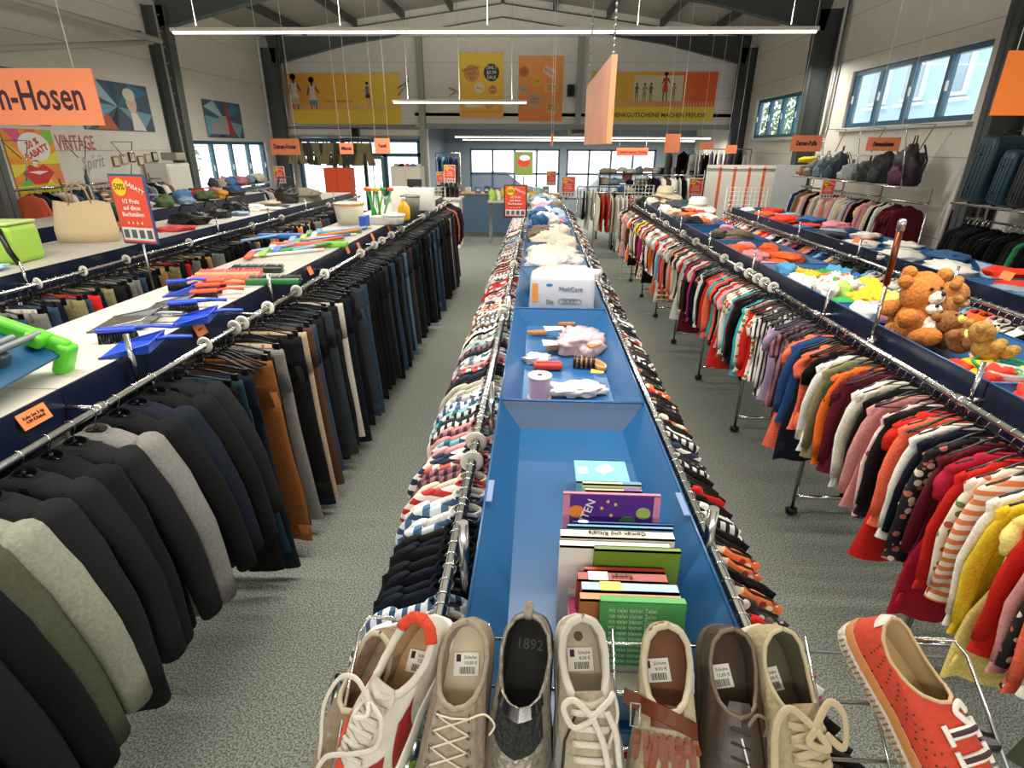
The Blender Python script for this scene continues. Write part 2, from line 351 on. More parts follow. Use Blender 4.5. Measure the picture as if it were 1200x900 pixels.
for i, (y, h, colr, lb) in enumerate(((13.2, 2.6, '#5c8a58', 'bushy green tree outside the left window, nearer of two'), (15.6, 2.9, '#7fa077', 'pale green tree outside the left window, farther of two'))):
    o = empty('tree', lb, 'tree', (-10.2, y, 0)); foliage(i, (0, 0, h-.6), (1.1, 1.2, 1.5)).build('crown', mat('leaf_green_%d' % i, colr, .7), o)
    MB().tube([(0, 0, 0), (.05, 0, .8), (0, 0, h-.8)], [.09, .07, .05], 8).build('trunk', mat('bark', '#5d4a38', .9), o)
for i, (x, w_, lb) in enumerate(((14.2, 1.7, 'green'),)):
    o = empty('tree', 'green shrubs seen through the far right window', 'tree', (7.9, 21.2, 0)); foliage(9, (0, 0, 3.2), (1.2, 2.6, 1.9), 2600).build('crown', mat('leaf_green_0', '#5c8a58'), o)
    MB().tube([(0, 0, 0), (.05, 0, 1), (0, 0, 2.2)], [.09, .07, .05], 8).build('trunk', mat('bark', '#5d4a38', .9), o)
# parked cars past the annex windows
for i, (x, c_, lb) in enumerate(((-1.9, '#2f4a6b', 'dark blue car parked outside the annex window'), (3.2, '#b9bcc0', 'silver car parked outside the annex window'))):
    o = empty('car', lb, 'car', (x, 24.5, -.05)); b = MB()
    prof = [(-2.1, .35), (-2.15, .75), (-1.3, .95), (-.8, 1.4), (.7, 1.42), (1.3, .98), (2.1, .85), (2.15, .35)]
    b.prism([(p[0], p[1]) for p in prof], ((0, -.85, 0), (1, 0, 0), (0, 0, 1)), -1.7); b.build('body', mat('car_'+c_[1:], c_, .25), o)
    MB().prism([(-1.15, .97), (-.75, 1.33), (.65, 1.35), (1.1, .99)], ((0, -.87, 0), (1, 0, 0), (0, 0, 1)), -.02).build('side_window', mat('car_glass', '#1b2630', .1), o)
    for wx in (-1.35, 1.35):
        for yy in (-.8, .8): MB().lathe([(.31, -.1), (.33, 0), (.31, .1)], (wx, yy, .33), 18, 0, Matrix.Rotation(PI/2, 3, 'X')).build('wheel', mat('tyre', '#18181a', .8), o)
# ---------------------------------------------------------------- linear lamps and their cables
LE = mat('lamp_tube_glow', '#fff3dd', .4, emit=7)
def lamp(x, y, z, s, n, label, h=None):
    o = empty('ceiling_lamp', label, 'lamp', (x, y, z), group='linear ceiling lamps')
    MB().box((0, 0, 0), (s, .06, .035)).build('housing', mat('lamp_housing', '#d8d4c8', .5), o)
    MB().tube([(-s/2+.02, 0, -.028), (s/2-.02, 0, -.028)], .014, 8).build('tube', LE, o)
    for k in range(n):
        xx = -s/2+.3+(s-.6)*k/(n-1); top = (h if h else zc(x+xx)) - z
        MB().tube([(xx, 0, .015), (xx, 0, top-.01)], .003, 5).build('cable', mat('thin_grey_cable', '#8d8b85', .7), o)
lamp(*lamps[0], 5, 'long white linear lamp spanning the hall in the foreground')
lamp(*lamps[1], 5, 'long linear lamp above the camera'); lamp(*lamps[2], 5, 'long linear lamp behind the camera')
lamp(*lamps[3], 3, 'short white linear lamp in front of the gable banners')
lamp(1.2, 17.2, 2.5, 7.2, 4, 'long lamp just inside the annex, nearer of two', 2.95); lamp(1.2, 18.9, 2.45, 7.2, 4, 'long lamp inside the annex, farther of two', 2.95)
for sx, xx in ((-1, -4.3), (1, 3.9)):
    o = empty('ceiling_lamp', 'square fixture under the roof %s of the hall' % ('left' if sx < 0 else 'right'), 'lamp', (xx, 11.2, zc(xx)-.2)); MB().rbox((0, 0, 0), (1.2, .4, .12), .03).build('housing', WHITE, o)
# ================================================================ RACKS
RZ = 1.35                                             # rail height
def tray_mesh(x0, x1, y0, y1, zt, dep=.085, ins=.07):
    """one folded metal tray: sloped inner flanges, thin outer skirt"""
    mb = MB(); t = .004
    o = [V(x0, y0, zt), V(x1, y0, zt), V(x1, y1, zt), V(x0, y1, zt)]
    i = [V(x0+ins, y0+ins*.6, zt-dep), V(x1-ins, y0+ins*.6, zt-dep), V(x1-ins, y1-ins*.6, zt-dep), V(x0+ins, y1-ins*.6, zt-dep)]
    b = [p-V(0, 0, dep+.03) for p in o]
    mb.add(o+i, [(0,1,5,4),(1,2,6,5),(2,3,7,6),(3,0,4,7),(4,5,6,7)], 0)
    u = [p-V(0, 0, t) for p in i]; mb.add([q-V(0, 0, .003) for q in o]+u, [(4,5,1,0),(5,6,2,1),(6,7,3,2),(7,4,0,3),(7,6,5,4)], 0)
    # rolled rim
    for a, c in zip(o, o[1:]+o[:1]): mb.tube([a, c], .0035, 6, 0)
    return mb
def skirt(mb, x, y0, y1, z0, z1, s, m=1): mb.box((x+s*.004, (y0+y1)/2, (z0+z1)/2), (.006, y1-y0, z1-z0), 0, m)
def chrome_post(p, x, y, z0, z1, r=.0125):
    MB().lathe([(r, z0), (r, z1-.004), (r*.8, z1)], (x, y, 0), 12).build('upright', CHROME, p)
def rail_mesh(x, y0, y1, z=RZ, r=.0125): return MB().tube([(x, y0, z), (x, y1, z)], r, 12)
def joint(mb, x, y, z): mb.lathe([(.0, -.03), (.016, -.028), (.021, -.012), (.021, .012), (.016, .028), (.0, .03)], (x, y, z), 12, 0, Matrix.Rotation(PI/2, 3, 'X'))
def rack(name, label, rails, x0, x1, ys, top='tray', posts=True, zt=1.42, feet=True, panels=(), rz=RZ):
    """table rack: row of trays or boards on a chrome frame with a rail on one or both sides"""
    o = empty(name, label, 'clothes rack', ((x0+x1)/2, ys[0], 0)); inv = -o.location
    def b(mb, nm, m):
        ob = mb.build(nm, m, o); 
        for v in ob.data.vertices: v.co += inv
        return ob
    for a, c in zip(ys, ys[1:]):
        if top == 'tray': b(tray_mesh(x0, x1, a+.003, c-.003, zt), 'tray', BLUE)
        else: b(MB().rbox(((x0+x1)/2, (a+c)/2, zt-.008), (x1-x0-.01, c-a-.006, .016), .004), 'table_board', BOARD)
        for s, xx in panels:
            b(MB().box((xx, (a+c)/2, zt-.075), (.008, c-a-.006, .15)), 'side_panel', NAVY)
    for xr in rails:
        b(rail_mesh(xr, ys[0]-.05, ys[-1]+.05, rz), 'rail', CHROME)
        for y in ys:
            s = 1 if xr < (x0+x1)/2 else -1; m = MB(); m.tube([(xr, y, rz), (xr+s*.16, y, rz)], .009, 8); joint(m, xr, y, rz); b(m, 'rail_bracket', CHROME)
    for y in ys:
        for xx in (x0+.03, x1-.03):
            b(MB().lathe([(.014, .12), (.014, zt-.03), (.01, zt-.025)], (xx, y, 0), 12), 'upright', CHROME)
        b(MB().tube([(x0+.03, y, .14), (x1-.03, y, .14)], .014, 8), 'foot_bar', CHROME)
        if feet:
            for xx in (x0+.03, x1-.03):
                b(MB().lathe([(.0, -.03), (.024, -.03), (.03, 0), (.024, .03), (0, .03)], (xx, y, .033), 12, 0, Matrix.Rotation(PI/2, 3, 'Y')).tube([(xx, y, .06), (xx, y, .13)], .01, 8), 'castor', BLACKP)
    return o, b
YC = [.55, 1.70, 2.87, 3.98, 5.10, 6.25, 7.4, 8.55, 9.7]
rC, bC = rack('tray_rack', 'long centre rack of blue trays with shirts on both sides', (-.175, .42), -.11, .37, YC)
YL1 = [.5+1.2*k for k in range(9)]
rL1, bL1 = rack('table_rack', 'left front rack topped with white boards holding brooms and dustpans', (-1.52,), -2.24, -1.64, YL1, 'board', panels=((-1, -1.645),))
YL2 = [2.3+1.2*k for k in range(8)]
rL2, bL2 = rack('table_rack', 'second rack on the left topped with bags under white boards', (-3.3,), -4.25, -3.42, YL2, 'board', panels=((-1, -3.425),))
YL3 = [4.6+1.2*k for k in range(6)]
rL3, bL3 = rack('table_rack', 'third table on the left beside the wall, with navy front panels', (), -5.75, -5.05, YL3, 'board', panels=((-1, -5.045),))
YR1 = [.6, 1.95, 3.1, 4.25, 5.4, 6.55, 7.7, 8.85, 10.0]
rR1, bR1 = rack('tray_rack', 'right front rack of blue trays filled with toys above the blouses', (1.58,), 1.67, 2.17, YR1, panels=((1, 1.665),))
YR2 = [1.4+1.2*k for k in range(7)]
rR2, bR2 = rack('tray_rack', 'second rack on the right with blue trays of folded textiles', (2.72,), 2.84, 3.4, YR2, panels=((1, 2.835),))
# chrome slanting sign poles and stubs along the rails
def stub(b, x, y, z0, z1, dx=0, dy=0, r=.011, m=CHROME): b(MB().tube([(x, y, z0), (x+dx, y+dy, z1)], r, 10), 'sign_holder', m)
p = atx(162, 445, -1.60); stub(bL1, -1.6, p.y, 1.28, 1.52)
p = atx(318, 345, -1.60); stub(bL1, -1.6, p.y, 1.28, 1.50)
for y in (2.87, 1.70, .95): 
    bC(MB().tube([(-.14, y, 1.22), (-.14, y, 1.48)], .011, 10), 'sign_holder', CHROME)
bC(MB().tube([(.41, atx(828, 645, .41).y, 1.22), (.41, atx(828, 645, .41).y, 1.46)], .012, 10), 'sign_holder', CHROME)
for y in YR1[:-1]: bR1(MB().tube([(1.62, y, 1.26), (1.62, y, 1.5)], .009, 8), 'sign_holder', CHROME)
for y in YR2: bR2(MB().tube([(2.78, y, 1.26), (2.78, y, 1.5)], .009, 8), 'sign_holder', CHROME)
for y in YL2: bL2(MB().tube([(-3.36, y, 1.26), (-3.36, y, 1.5)], .009, 8), 'sign_holder', CHROME)
# tall copper-and-chrome pole rising from the right front rack
y_ = atx(1020, 405, 1.62).y
o = empty('sign_pole', 'tall slim copper and chrome pole clamped to the right front rack', 'pole', (1.62, y_, 1.3))
tp = aty(1057, 262, y_)-V(1.62, y_, 1.3); q = tp*.55
MB().tube([(0, 0, 0), q], .009, 10).build('lower_tube', CHROME, o); MB().tube([q, tp], .014, 10).build('upper_tube', mat('copper_tube', '#8a4f3c', .3, 1), o)
MB().lathe([(.018, -.03), (.018, .01), (.012, .02)], tp, 10).build('cap', CHROME, o); MB().lathe([(.018, -.02), (.024, 0), (.018, .02)], (0, 0, .05), 10).build('clamp', CHROME, o)
# white size discs threaded on the rails
DISC = mat('cream_size_disc', '#d9d5c9', .4)
def disc_mesh():
    return MB().lathe([(.014, -.003), (.03, -.003), (.038, -.002), (.038, .002), (.03, .003), (.014, .003), (.014, -.003)], (0,0,0), 24, 0, Matrix.Rotation(PI/2, 3, 'X'), True, False, False)
dproto = disc_mesh().build('size_disc', DISC); dn = 0
ORD = ['nearest', 'second nearest', 'third nearest', 'fourth nearest', 'fifth nearest', 'sixth nearest', 'seventh nearest', 'eighth nearest', 'ninth nearest', 'tenth nearest'] + ['%dth nearest' % k for k in range(11, 40)]
def discs(x, ys, where, z=RZ, s=1.0):
    for k, y in enumerate(sorted(ys)):
        d = dproto.copy(); C.objects.link(d); d.location = (x, y, z+.004); d.rotation_euler = (rnd.uniform(-.12, .12), 0, rnd.uniform(-.2, .2)); d.scale = (s,)*3
        tag(d, 'cream plastic size disc on %s, %s to the camera' % (where, ORD[k]), 'size disc', 'size discs on '+where)
yy = [atx(a, b, -1.52).y for a, b in ((240, 404), (275, 385), (284, 379), (314, 362), (347, 340), (380, 319), (422, 290), (438, 281), (447, 276), (458, 268), (470, 262))]
discs(-1.52, yy+[7.6, 7.9, 8.6, 9.0, 9.4], 'the left front rail')
discs(-3.3, [atx(a, b, -3.3).y for a, b in ((42, 325), (96, 312), (146, 296), (221, 281), (295, 262), (330, 255), (385, 242))], 'the second left rail')
discs(-.175, [atx(558, 520, -.175).y, atx(553, 543, -.175).y, atx(591, 360, -.175).y, atx(590, 368, -.175).y, 4.4, 5.6], 'the centre rail', s=.9)
discs(1.58, [atx(a, b, 1.58).y for a, b in ((848, 307), (865, 317), (877, 324), (887, 331), (895, 336), (905, 342), (815, 288), (800, 279), (780, 268), (765, 261))], 'the right front rail')
discs(2.72, [atx(a, b, 2.72).y for a, b in ((1112, 350), (1107, 346))], 'the second right rail')
drop_tree(dproto)
# ================================================================ GARMENTS
def hanger_mb(half=.2, drop=.06, clips=False):
    mb = MB(); pts = []
    for k in range(9):
        a = math.radians(-30+210*k/8); pts.append((math.cos(a)*.017, 0, math.sin(a)*.017))
    pts = [(.0, 0, -.055), (.002, 0, -.03), (.012, 0, -.014)]+pts[1:]
    mb.tube(pts, .0022, 6, 1)
    if clips:
        mb.tube([(0, 0, -.05), (0, 0, -.075)], .006, 6, 0)
        mb.tube([(-half, 0, -.105), (-half*.5, 0, -.085), (0, 0, -.075), (half*.5, 0, -.085), (half, 0, -.105)], .0055, 6, 0)
        for s in (-1, 1): mb.box((s*half*.93, 0, -.125), (.03, .014, .055), 0, 0)
    else:
        mb.tube([(0, 0, -.05), (0, 0, -.066)], .007, 6, 0)
        c = [(-half, 0, -.075-drop), (-half*.6, 0, -.078-drop*.5), (-half*.25, 0, -.076), (0, 0, -.066), (half*.25, 0, -.076), (half*.6, 0, -.078-drop*.5), (half, 0, -.075-drop)]
        mb.tube(c, .0065, 6, 0); mb.tube([(-half*.96, 0, -.075-drop), (half*.96, 0, -.075-drop)], .003, 6, 0)
    return mb
def ring(cx, a, b, z, n=22, ph=0, amp=0, cy=0, fq=5, pw=.8):
    out = []
    for k in range(n):
        t = 2*PI*k/n; c, s = math.cos(t), math.sin(t)
        x = a*math.copysign(abs(c)**pw, c); y = b*math.copysign(abs(s)**pw, s)
        y += amp*math.sin(fq*x/.2+ph)+amp*.5*math.sin(fq*2.3*x/.2+ph*1.7)
        out.append(V(cx+x, cy+y, z))
    return out
def top_mb(length=.72, half=.21, th=.022, sleeve=.5, seed=0, collar=True, lapel=False, flare=0.0, neck=.055, open_=False):
    r = random.Random(seed); ph = r.uniform(0, 6); mb = MB()
    L = [(-.07, neck, .6), (-.078, neck+.02, .9), (-.098, .115, 1.1), (-.118, .165, 1.15), (-.145, .2, 1.1), (-.19, half, 1.0), (-.3, half*.98, .95), (-.45, half*.95, .95), (-.6, half*(.98+flare*.4), 1), (-.7, half*(1+flare*.7), 1.05), (-length-.07, half*(1.02+flare), 1.1)]
    L = [l for l in L if l[0] > -length-.06 or l is L[-1]]
    rings = []
    for z, a, b in L:
        k = min(1, max(0, (-z-.15)/.3)); rings.append(ring(0, a, th*b, z, 22, ph+z*2, .007*k+(.01*k*(th < .04)), fq=4+r.random()*1.5))
    mb.loft(rings, 0, True, False)
    inner = [[V(p.x*.96, p.y*.8, p.z+.004) for p in rings[-1]], [V(p.x*.9, p.y*.6, p.z+.12) for p in rings[-1]]]
    mb.loft([rings[-1]]+inner, 0, False, True)
    for s in (-1, 1):                                  # sleeves
        if sleeve <= 0: continue
        n = 6; R_ = []; sw = r.uniform(-.02, .03)
        for k in range(n+1):
            t = k/n; d = sleeve*t
            x = half-.035+(.05 if not lapel else .07)*min(1, t*2.2)+(-.015 if not lapel else .05)*t; z = -.135-d*.985; y = sw*t+.006*math.sin(5*t+ph)
            wa = (.05 if lapel else .04)*(1-.28*t)*(1 if sleeve > .3 else 1.2); wb = ((th*1.15+.005) if lapel else th*.95)*(1-.25*t)
            if k == 0: x -= .02; wa *= .8; z += .02
            tilt = .35*(1-t)
            R_.append([V(s*(x+wa*math.cos(q)), y+wb*math.sin(q)+.003*math.sin(3*q+k*2+ph), z - wa*math.cos(q)*tilt) for q in [2*PI*j/12 for j in range(12)]])
        c0_ = sum(R_[0], V(0,0,0))/12; dome = [[c0_+(p-c0_)*f_+V(-s*.02*(1-f_), 0, dz_) for p in R_[0]] for f_, dz_ in (((.3, .03), (.62, .026), (.86, .014)) if lapel else ((.2, .016), (.55, .014), (.85, .007)))]
        R_ = dome+R_; mb.loft(R_, 0, True, True)
        if lapel:
            for b_ in range(3): mb.box((s*(half+.004), sw+th*1.1, -.135-sleeve*.86-.022*b_), (.012, .008, .012), 0, 2)
    if collar:
        a0 = neck+(.0 if lapel else .004); c = []
        for (dz, k) in ((-.092, 1.1), (-.07, .8), (-.058, .7), (-.062, .85), (-.09, 1.2)):
            c.append([V(a0*k*math.cos(q), min(th*1.1, .03)*k*math.sin(q), dz+.012*math.sin(q)) for q in [2*PI*j/14 for j in range(14)]])
        mb.loft(c, 0)
    if lapel:
        for s in (-1, 1): mb.prism([(.0, -.34), (s*.045, -.16), (s*.07, -.14), (s*.05, -.075), (s*.025, -.075)][::s], ((0, -th*1.02, 0), (1, 0, 0), (0, 0, 1)), .006, 0)
    if not collar: mb.v = [(x, y, z-.022) for x, y, z in mb.v]
    return mb
def trousers_mb(length=1.02, seed=0, half=.19, leg=.095, folded=False):
    r = random.Random(seed); ph = r.uniform(0, 6); mb = MB(); z0 = -.13
    if folded: half = .12
    mb.loft([ring(0, half, .016, z0, 22, ph, 0), ring(0, half*1.01, .02, z0-.035, 22, ph, .001), ring(0, half*1.03, .024, z0-.12, 22, ph, .004), ring(0, half*1.06, .03, z0-.24, 22, ph, .006)], 0, True, True)
    for s in ((-1, 1) if not folded else (1,)):
        R_ = []; c0 = 0 if folded else half*.52; n = 8
        for k in range(n+1):
            t = k/n; z = z0-.16-(length-.16)*t; a = (half*.5 if not folded else half)*(1.0-.12*t)+(leg-half*.45)*t*.4
            cx = s*(c0+.07*t) if not folded else .015*t
            R_.append(ring(cx, a, .024-.006*t+(.01 if folded else 0), z, 16, ph+k*.8+s, .005+.006*t, fq=3, pw=.75))
        mb.loft(R_, 0, True, False)
        R2 = [R_[-1]]+[[V(p.x*.97+R_[-1][0].x*.0, p.y*.8, p.z+.01) for p in R_[-1]], [V(p.x*.97, p.y*.7, p.z+.1) for p in R_[-1]]]
        mb.loft(R2, 0, False, True)
    for x in (-half*.6, 0, half*.6): mb.box((x, -.021, z0-.018), (.012, .006, .045), 0, 0)
    return mb
INK = mat('horn_button', '#1b1a19', .3)
def proto(name, mb, clips=False, half=.2):
    o = mb.build(name, [fabric('#808080'), CHROME, INK])
    o.material_slots[0].link = 'OBJECT'; o.material_slots[0].material = fabric('#808080')
    if name == 'clothes_hanger': o.data.materials.clear(); o.data.materials.append(BLACKP); o.data.materials.append(CHROME); o.material_slots[0].link = 'OBJECT'; o.material_slots[0].material = BLACKP; return o
    h = hanger_mb(half if clips else .165, .07, clips).build('hanger', [BLACKP, CHROME], o)
    h.material_slots[0].link = 'OBJECT'; h.material_slots[0].material = BLACKP
    return o
PR = {
 'jacket': [proto('jacket', top_mb(.78, .23, .055, .64, 10+k, True, True)) for k in range(3)],
 'coat': [proto('coat', top_mb(.95, .23, .055, .64, 14+k, True, True)) for k in range(2)],
 'trousers': [proto('trousers', trousers_mb(1.1-.04*k, 20+k, .21), True, .19) for k in range(3)] + [proto('trousers', trousers_mb(1.06, 27, folded=True), True, .14)],
 'shorts': [proto('shorts', trousers_mb(.52, 30+k, .18, .12), True, .16) for k in range(2)],
 'shirt': [proto('shirt', top_mb(.7, .205, .015, .55, 40+k, True)) for k in range(3)],
 'short_sleeved_shirt': [proto('short_sleeved_shirt', top_mb(.66, .205, .015, .2, 50+k, True)) for k in range(2)],
 'blouse': [proto('blouse', top_mb(.62, .185, .018, .5, 60+k, False, False, .1, .07)) for k in range(3)],
 'top': [proto('top', top_mb(.58, .18, .02, .16, 70+k, False, False, .08, .085)) for k in range(2)],
 'dress': [proto('dress', top_mb(.82, .18, .025, .14, 80+k, False, False, .25, .085)) for k in range(2)],
 'clothes_hanger': [proto('clothes_hanger', hanger_mb(.19, .07))],
 'sweater': [proto('sweater', top_mb(.62, .195, .032, .5, 90+k, True)) for k in range(2)],
}
CN = {}   # colour names
def col(n, h): CN[n] = h
for n, h in dict(black='#070708', charcoal='#151618', navy='#0e1422', slate='#2b333b', grey='#75736f', tweed='#5d5953', sage='#87887a', olive='#47493a', teal='#16303a', rust='#7a4a22', beige='#a8937a', stone='#b9b2a3',
    brown='#4b3529', denim='#2c3f54', lightdenim='#5d7890', blue='#24487c', sky='#7fb5cf', turquoise='#2fa7b4', mint='#7fc4b0', green='#2f7a4b', lime='#a6c23a', yellow='#e3bf2e', pale_yellow='#e6d27a', orange='#ec6a24', coral='#ee6c4e', red='#c8261e',
    crimson='#a01830', wine='#5a1522', plum='#5b2748', magenta='#b52a66', pink='#e6a6ac', rose='#cf8f8c', lilac='#a58fb0', white='#e8e5de', cream='#e0d6bf', ivory='#efe9db', camel='#b78a56', khaki='#857c58', darkbrown='#2e211c').items(): col(n, h)
PATS = {
 'blue-white striped': ('stripe', '#d9dfe6', '#34577f'), 'black-white striped': ('stripe', '#e8e4de', '#1a1a1c'), 'mauve striped': ('stripe', '#8f5f6c', '#3e2430'), 'red-white hooped': ('hoop', '#e9e3da', '#b8282a'),
 'navy-white hooped': ('hoop', '#e9e3da', '#1e2b4a'), 'blue checked': ('check', '#cfd6dd', '#46688f', '#2a4266'), 'red checked': ('check', '#c9534a', '#e2d2c4', '#5d2522'), 'teal checked': ('check', '#77b7bd', '#27606b', '#e5ece9'),
 'brown checked': ('check', '#b5885f', '#6a3f2b', '#e3d2bb'), 'grey checked': ('check', '#a9a9a6', '#5f6062', '#dedcd6'), 'cream floral': ('floral', '#e6ddcb', '#b2573e', '#67804f'), 'black floral': ('floral', '#19191b', '#c06a5d', '#e6d9c6'),
 'pink floral': ('floral', '#e9c3bf', '#a83d52', '#f2ece2'), 'white dotted': ('dots', '#ece7dd', '#3f4652'), 'navy dotted': ('dots', '#1f2840', '#dcd8d0'), 'black-white patterned': ('floral', '#222225', '#cfccc5', '#6c6a68'), 'orange patterned': ('floral', '#e6743b', '#f2dfc2', '#8f2f22'),
 'multicoloured striped': ('hoop', '#d97a4a', '#e9dcc6')}
def gmat(n):
    if n in PATS: return pattern(*PATS[n])
    return fabric(CN[n])
NICE = dict(lightdenim='light denim', pale_yellow='pale yellow', darkbrown='dark brown', slate='slate grey', stone='stone grey', denim='denim blue', tweed='grey tweed', sage='pale sage', sky='sky blue')
def nice(n): return NICE.get(n, n)
ITEMS = []
def hang(x, y, kind, cn, rail, z=RZ, rz=0, group=None, face=0, s=1.0, sz=1.0):
    p_ = rnd.choice(PR[kind]); g = copy_tree(p_)
    g.location = (x, y, z); g.rotation_euler = (rnd.uniform(-.03, .03), 0, rz+rnd.gauss(0, .06)+face); g.scale = (s*rnd.uniform(.96, 1.05), s, s*sz*rnd.uniform(.95, 1.04))
    if kind != 'clothes_hanger': g.material_slots[0].material = gmat(cn)
    g['category'] = kind.replace('_', ' ').replace('short sleeved shirt', 'shirt'); g['group'] = group or '%s on %s' % (kind.replace('_', ' ')+('' if kind in ('trousers', 'shorts') else 's'), rail)
    ITEMS.append((g, kind, cn, rail)); return g
def fill(x, y0, y1, step, seq, rail, z=RZ, jit=.3, **k):
    """seq(i, y) -> (kind, colour, spacing factor)"""
    y = y0; i = 0
    while y < y1:
        kind, cn, f = seq(i, y); hang(x, y, kind, cn, rail, z, **k); y += step*f*rnd.uniform(1-jit, 1+jit); i += 1
def pick(seqs): 
    tot = sum(w for _, w in seqs); r = rnd.random()*tot
    for a, w in seqs:
        r -= w
        if r <= 0: return a
    return seqs[-1][0]
# left front rail: jackets, then trousers
L1a = ['black', 'charcoal', 'tweed', 'slate', 'charcoal', 'black', 'olive', 'sage', 'charcoal', 'charcoal', 'black', 'charcoal', 'grey', 'black', 'navy', 'black', 'charcoal']
L1b = ['black', 'teal', 'navy', 'rust', 'black', 'grey', 'beige', 'black', 'navy', 'beige', 'brown', 'denim', 'charcoal', 'black', 'slate', 'black', 'charcoal', 'stone', 'black', 'navy', 'black', 'charcoal', 'black', 'slate', 'black', 'denim', 'black']
nL = [-1]; nR = [-1]
def sL1(i, y):
    if 2.36 < y < 2.52: return ('clothes_hanger', 'black', .3)
    nL[0] += 1; i = nL[0]
    if i < len(L1a): return ('jacket' if i not in (2, 9) else 'coat', L1a[i], 1.3)
    j = i-len(L1a)
    if j < len(L1b): return ('trousers', L1b[j], .95)
    return ('trousers', pick([('black', 7), ('charcoal', 4), ('navy', 3), ('denim', 3), ('slate', 2), ('beige', .8), ('stone', .5), ('brown', .6), ('teal', 1), ('camel', .4), ('lightdenim', .8)]), .9) if y < 9.3 else ('sweater', pick([('black', 4), ('red', 1), ('blue', 1), ('white', 1), ('navy', 2), ('orange', .6)]), .8)
fill(-1.52, .42, 10.1, .082, sL1, 'the left front rail', jit=.15)
# second left rail: trousers, shorts and jeans seen above the boards
def sL2(i, y): return (pick([('trousers', 6), ('shorts', 3)]), pick([('black', 6), ('charcoal', 3), ('navy', 2), ('denim', 3), ('beige', 1.2), ('camel', .8), ('grey', 1.2), ('red', .7), ('brown', .8), ('orange', .3), ('khaki', .8), ('stone', .6), ('white', .3)]), 1)
fill(-3.3, 2.6, 9.6, .085, sL2, 'the second left rail')
# centre rail, left side: densely packed shirts
shirts = [('blue-white striped', 2), ('black-white striped', 2), ('mauve striped', 1), ('red-white hooped', 1.4), ('navy-white hooped', 1.5), ('blue checked', 2), ('red checked', 1.6), ('teal checked', 1), ('brown checked', 1.2), ('grey checked', 1.6), ('white', 2.2), ('grey', 1.6), ('navy', 1.5), ('black', 2), ('red', .9), ('coral', .4), ('rose', 1.3), ('sky', 1), ('slate', 1), ('stone', 1.3), ('wine', .6), ('white dotted', .8), ('charcoal', 1), ('cream', 1), ('pink', .8)]
def sC(i, y):
    if y < .95: return (pick([('shirt', 1), ('short_sleeved_shirt', 1)]), pick([('teal checked', 2), ('blue checked', 2), ('blue-white striped', 2), ('sky', 2), ('white dotted', 1), ('navy', 1)]), 1)
    if y < 1.15: return ('shirt', pick([('charcoal', 2), ('navy', 2), ('black', 2)]), 1.1)
    return (pick([('shirt', 2), ('short_sleeved_shirt', 2)]), pick(shirts), 1)
fill(-.175, .45, 9.6, .036, sC, 'the centre rail, left side', s=.9)
tees = [('black', 4), ('black-white patterned', 2.5), ('black-white striped', 1.5), ('black floral', 2), ('red-white hooped', 1), ('orange patterned', .8), ('charcoal', 2), ('white', 1.5), ('navy-white hooped', 1.3), ('red', .8), ('magenta', .5), ('white dotted', 1), ('brown', .6), ('cream', .6), ('multicoloured striped', .6)]
fill(.42, .62, 9.6, .045, lambda i, y: (pick([('blouse', 2), ('top', 2)]), 'black' if y < .78 else pick(tees), 1), 'the centre rail, right side', s=.88)
# right front rail: blouses, tops and dresses, colours near to far as in the photo
R1c = ['olive', 'white', 'coral', 'black floral', 'rose', 'red', 'pale_yellow', 'yellow', 'white', 'multicoloured striped', 'cream floral', 'red', 'crimson', 'wine', 'black floral', 'navy', 'white', 'coral', 'red', 'charcoal', 'pink floral', 'rose', 'black', 'stone', 'white', 'wine', 'wine', 'orange', 'olive', 'khaki', 'white', 'black', 'coral', 'navy', 'blue', 'coral', 'mauve striped', 'mauve striped', 'lilac', 'black-white striped', 'black-white striped', 'cream floral', 'red', 'cream floral', 'turquoise', 'black', 'black', 'wine', 'turquoise', 'cream floral', 'cream floral', 'white', 'khaki', 'pink', 'red', 'stone', 'black', 'red', 'coral', 'turquoise']
rcol = [('black', 3), ('coral', 1.6), ('orange', 1.4), ('red', 1.6), ('white', 2.6), ('pink', 1.2), ('turquoise', 1.2), ('sky', .8), ('yellow', .9), ('cream', 1.4), ('cream floral', 1.4), ('black floral', 1.4), ('pink floral', .8), ('navy', 1), ('khaki', .8), ('brown', .8), ('stone', 1), ('mint', .6), ('wine', .8), ('brown checked', .6), ('lilac', .5), ('navy dotted', .6), ('magenta', .5)]
def sR1(i, y):
    k = pick([('blouse', 3), ('top', 2), ('dress', .8)])
    if (2.75 < y < 3.7 and rnd.random() < .5) or rnd.random() < .1: return ('clothes_hanger', 'black', .5)
    nR[0] += 1; i = nR[0]
    if i < 24: k = 'blouse' if i % 6 else 'dress'
    return (k, R1c[i] if i < len(R1c) else pick(rcol), 1.05)
fill(1.58, 1.12, 9.95, .046, sR1, 'the right front rail', s=.9, sz=.95)
def sR2(i, y): return (pick([('shirt', 3), ('blouse', 2), ('sweater', 1)]), pick([('black', 3), ('charcoal', 1), ('white', 3), ('cream', 2), ('grey', 1.5), ('stone', 1.5), ('coral', 1.2), ('orange', 1), ('red', 1.2), ('wine', 1.2), ('green', .8), ('olive', 1), ('yellow', .8), ('camel', 1), ('black-white striped', 1), ('pink', 1), ('magenta', .7), ('multicoloured striped', .7), ('blue', .6), ('sky', .5)]) if not 2.62 < y < 2.76 else 'magenta', 1)
fill(2.72, 1.9, 8.5, .062, sR2, 'the second right rail')
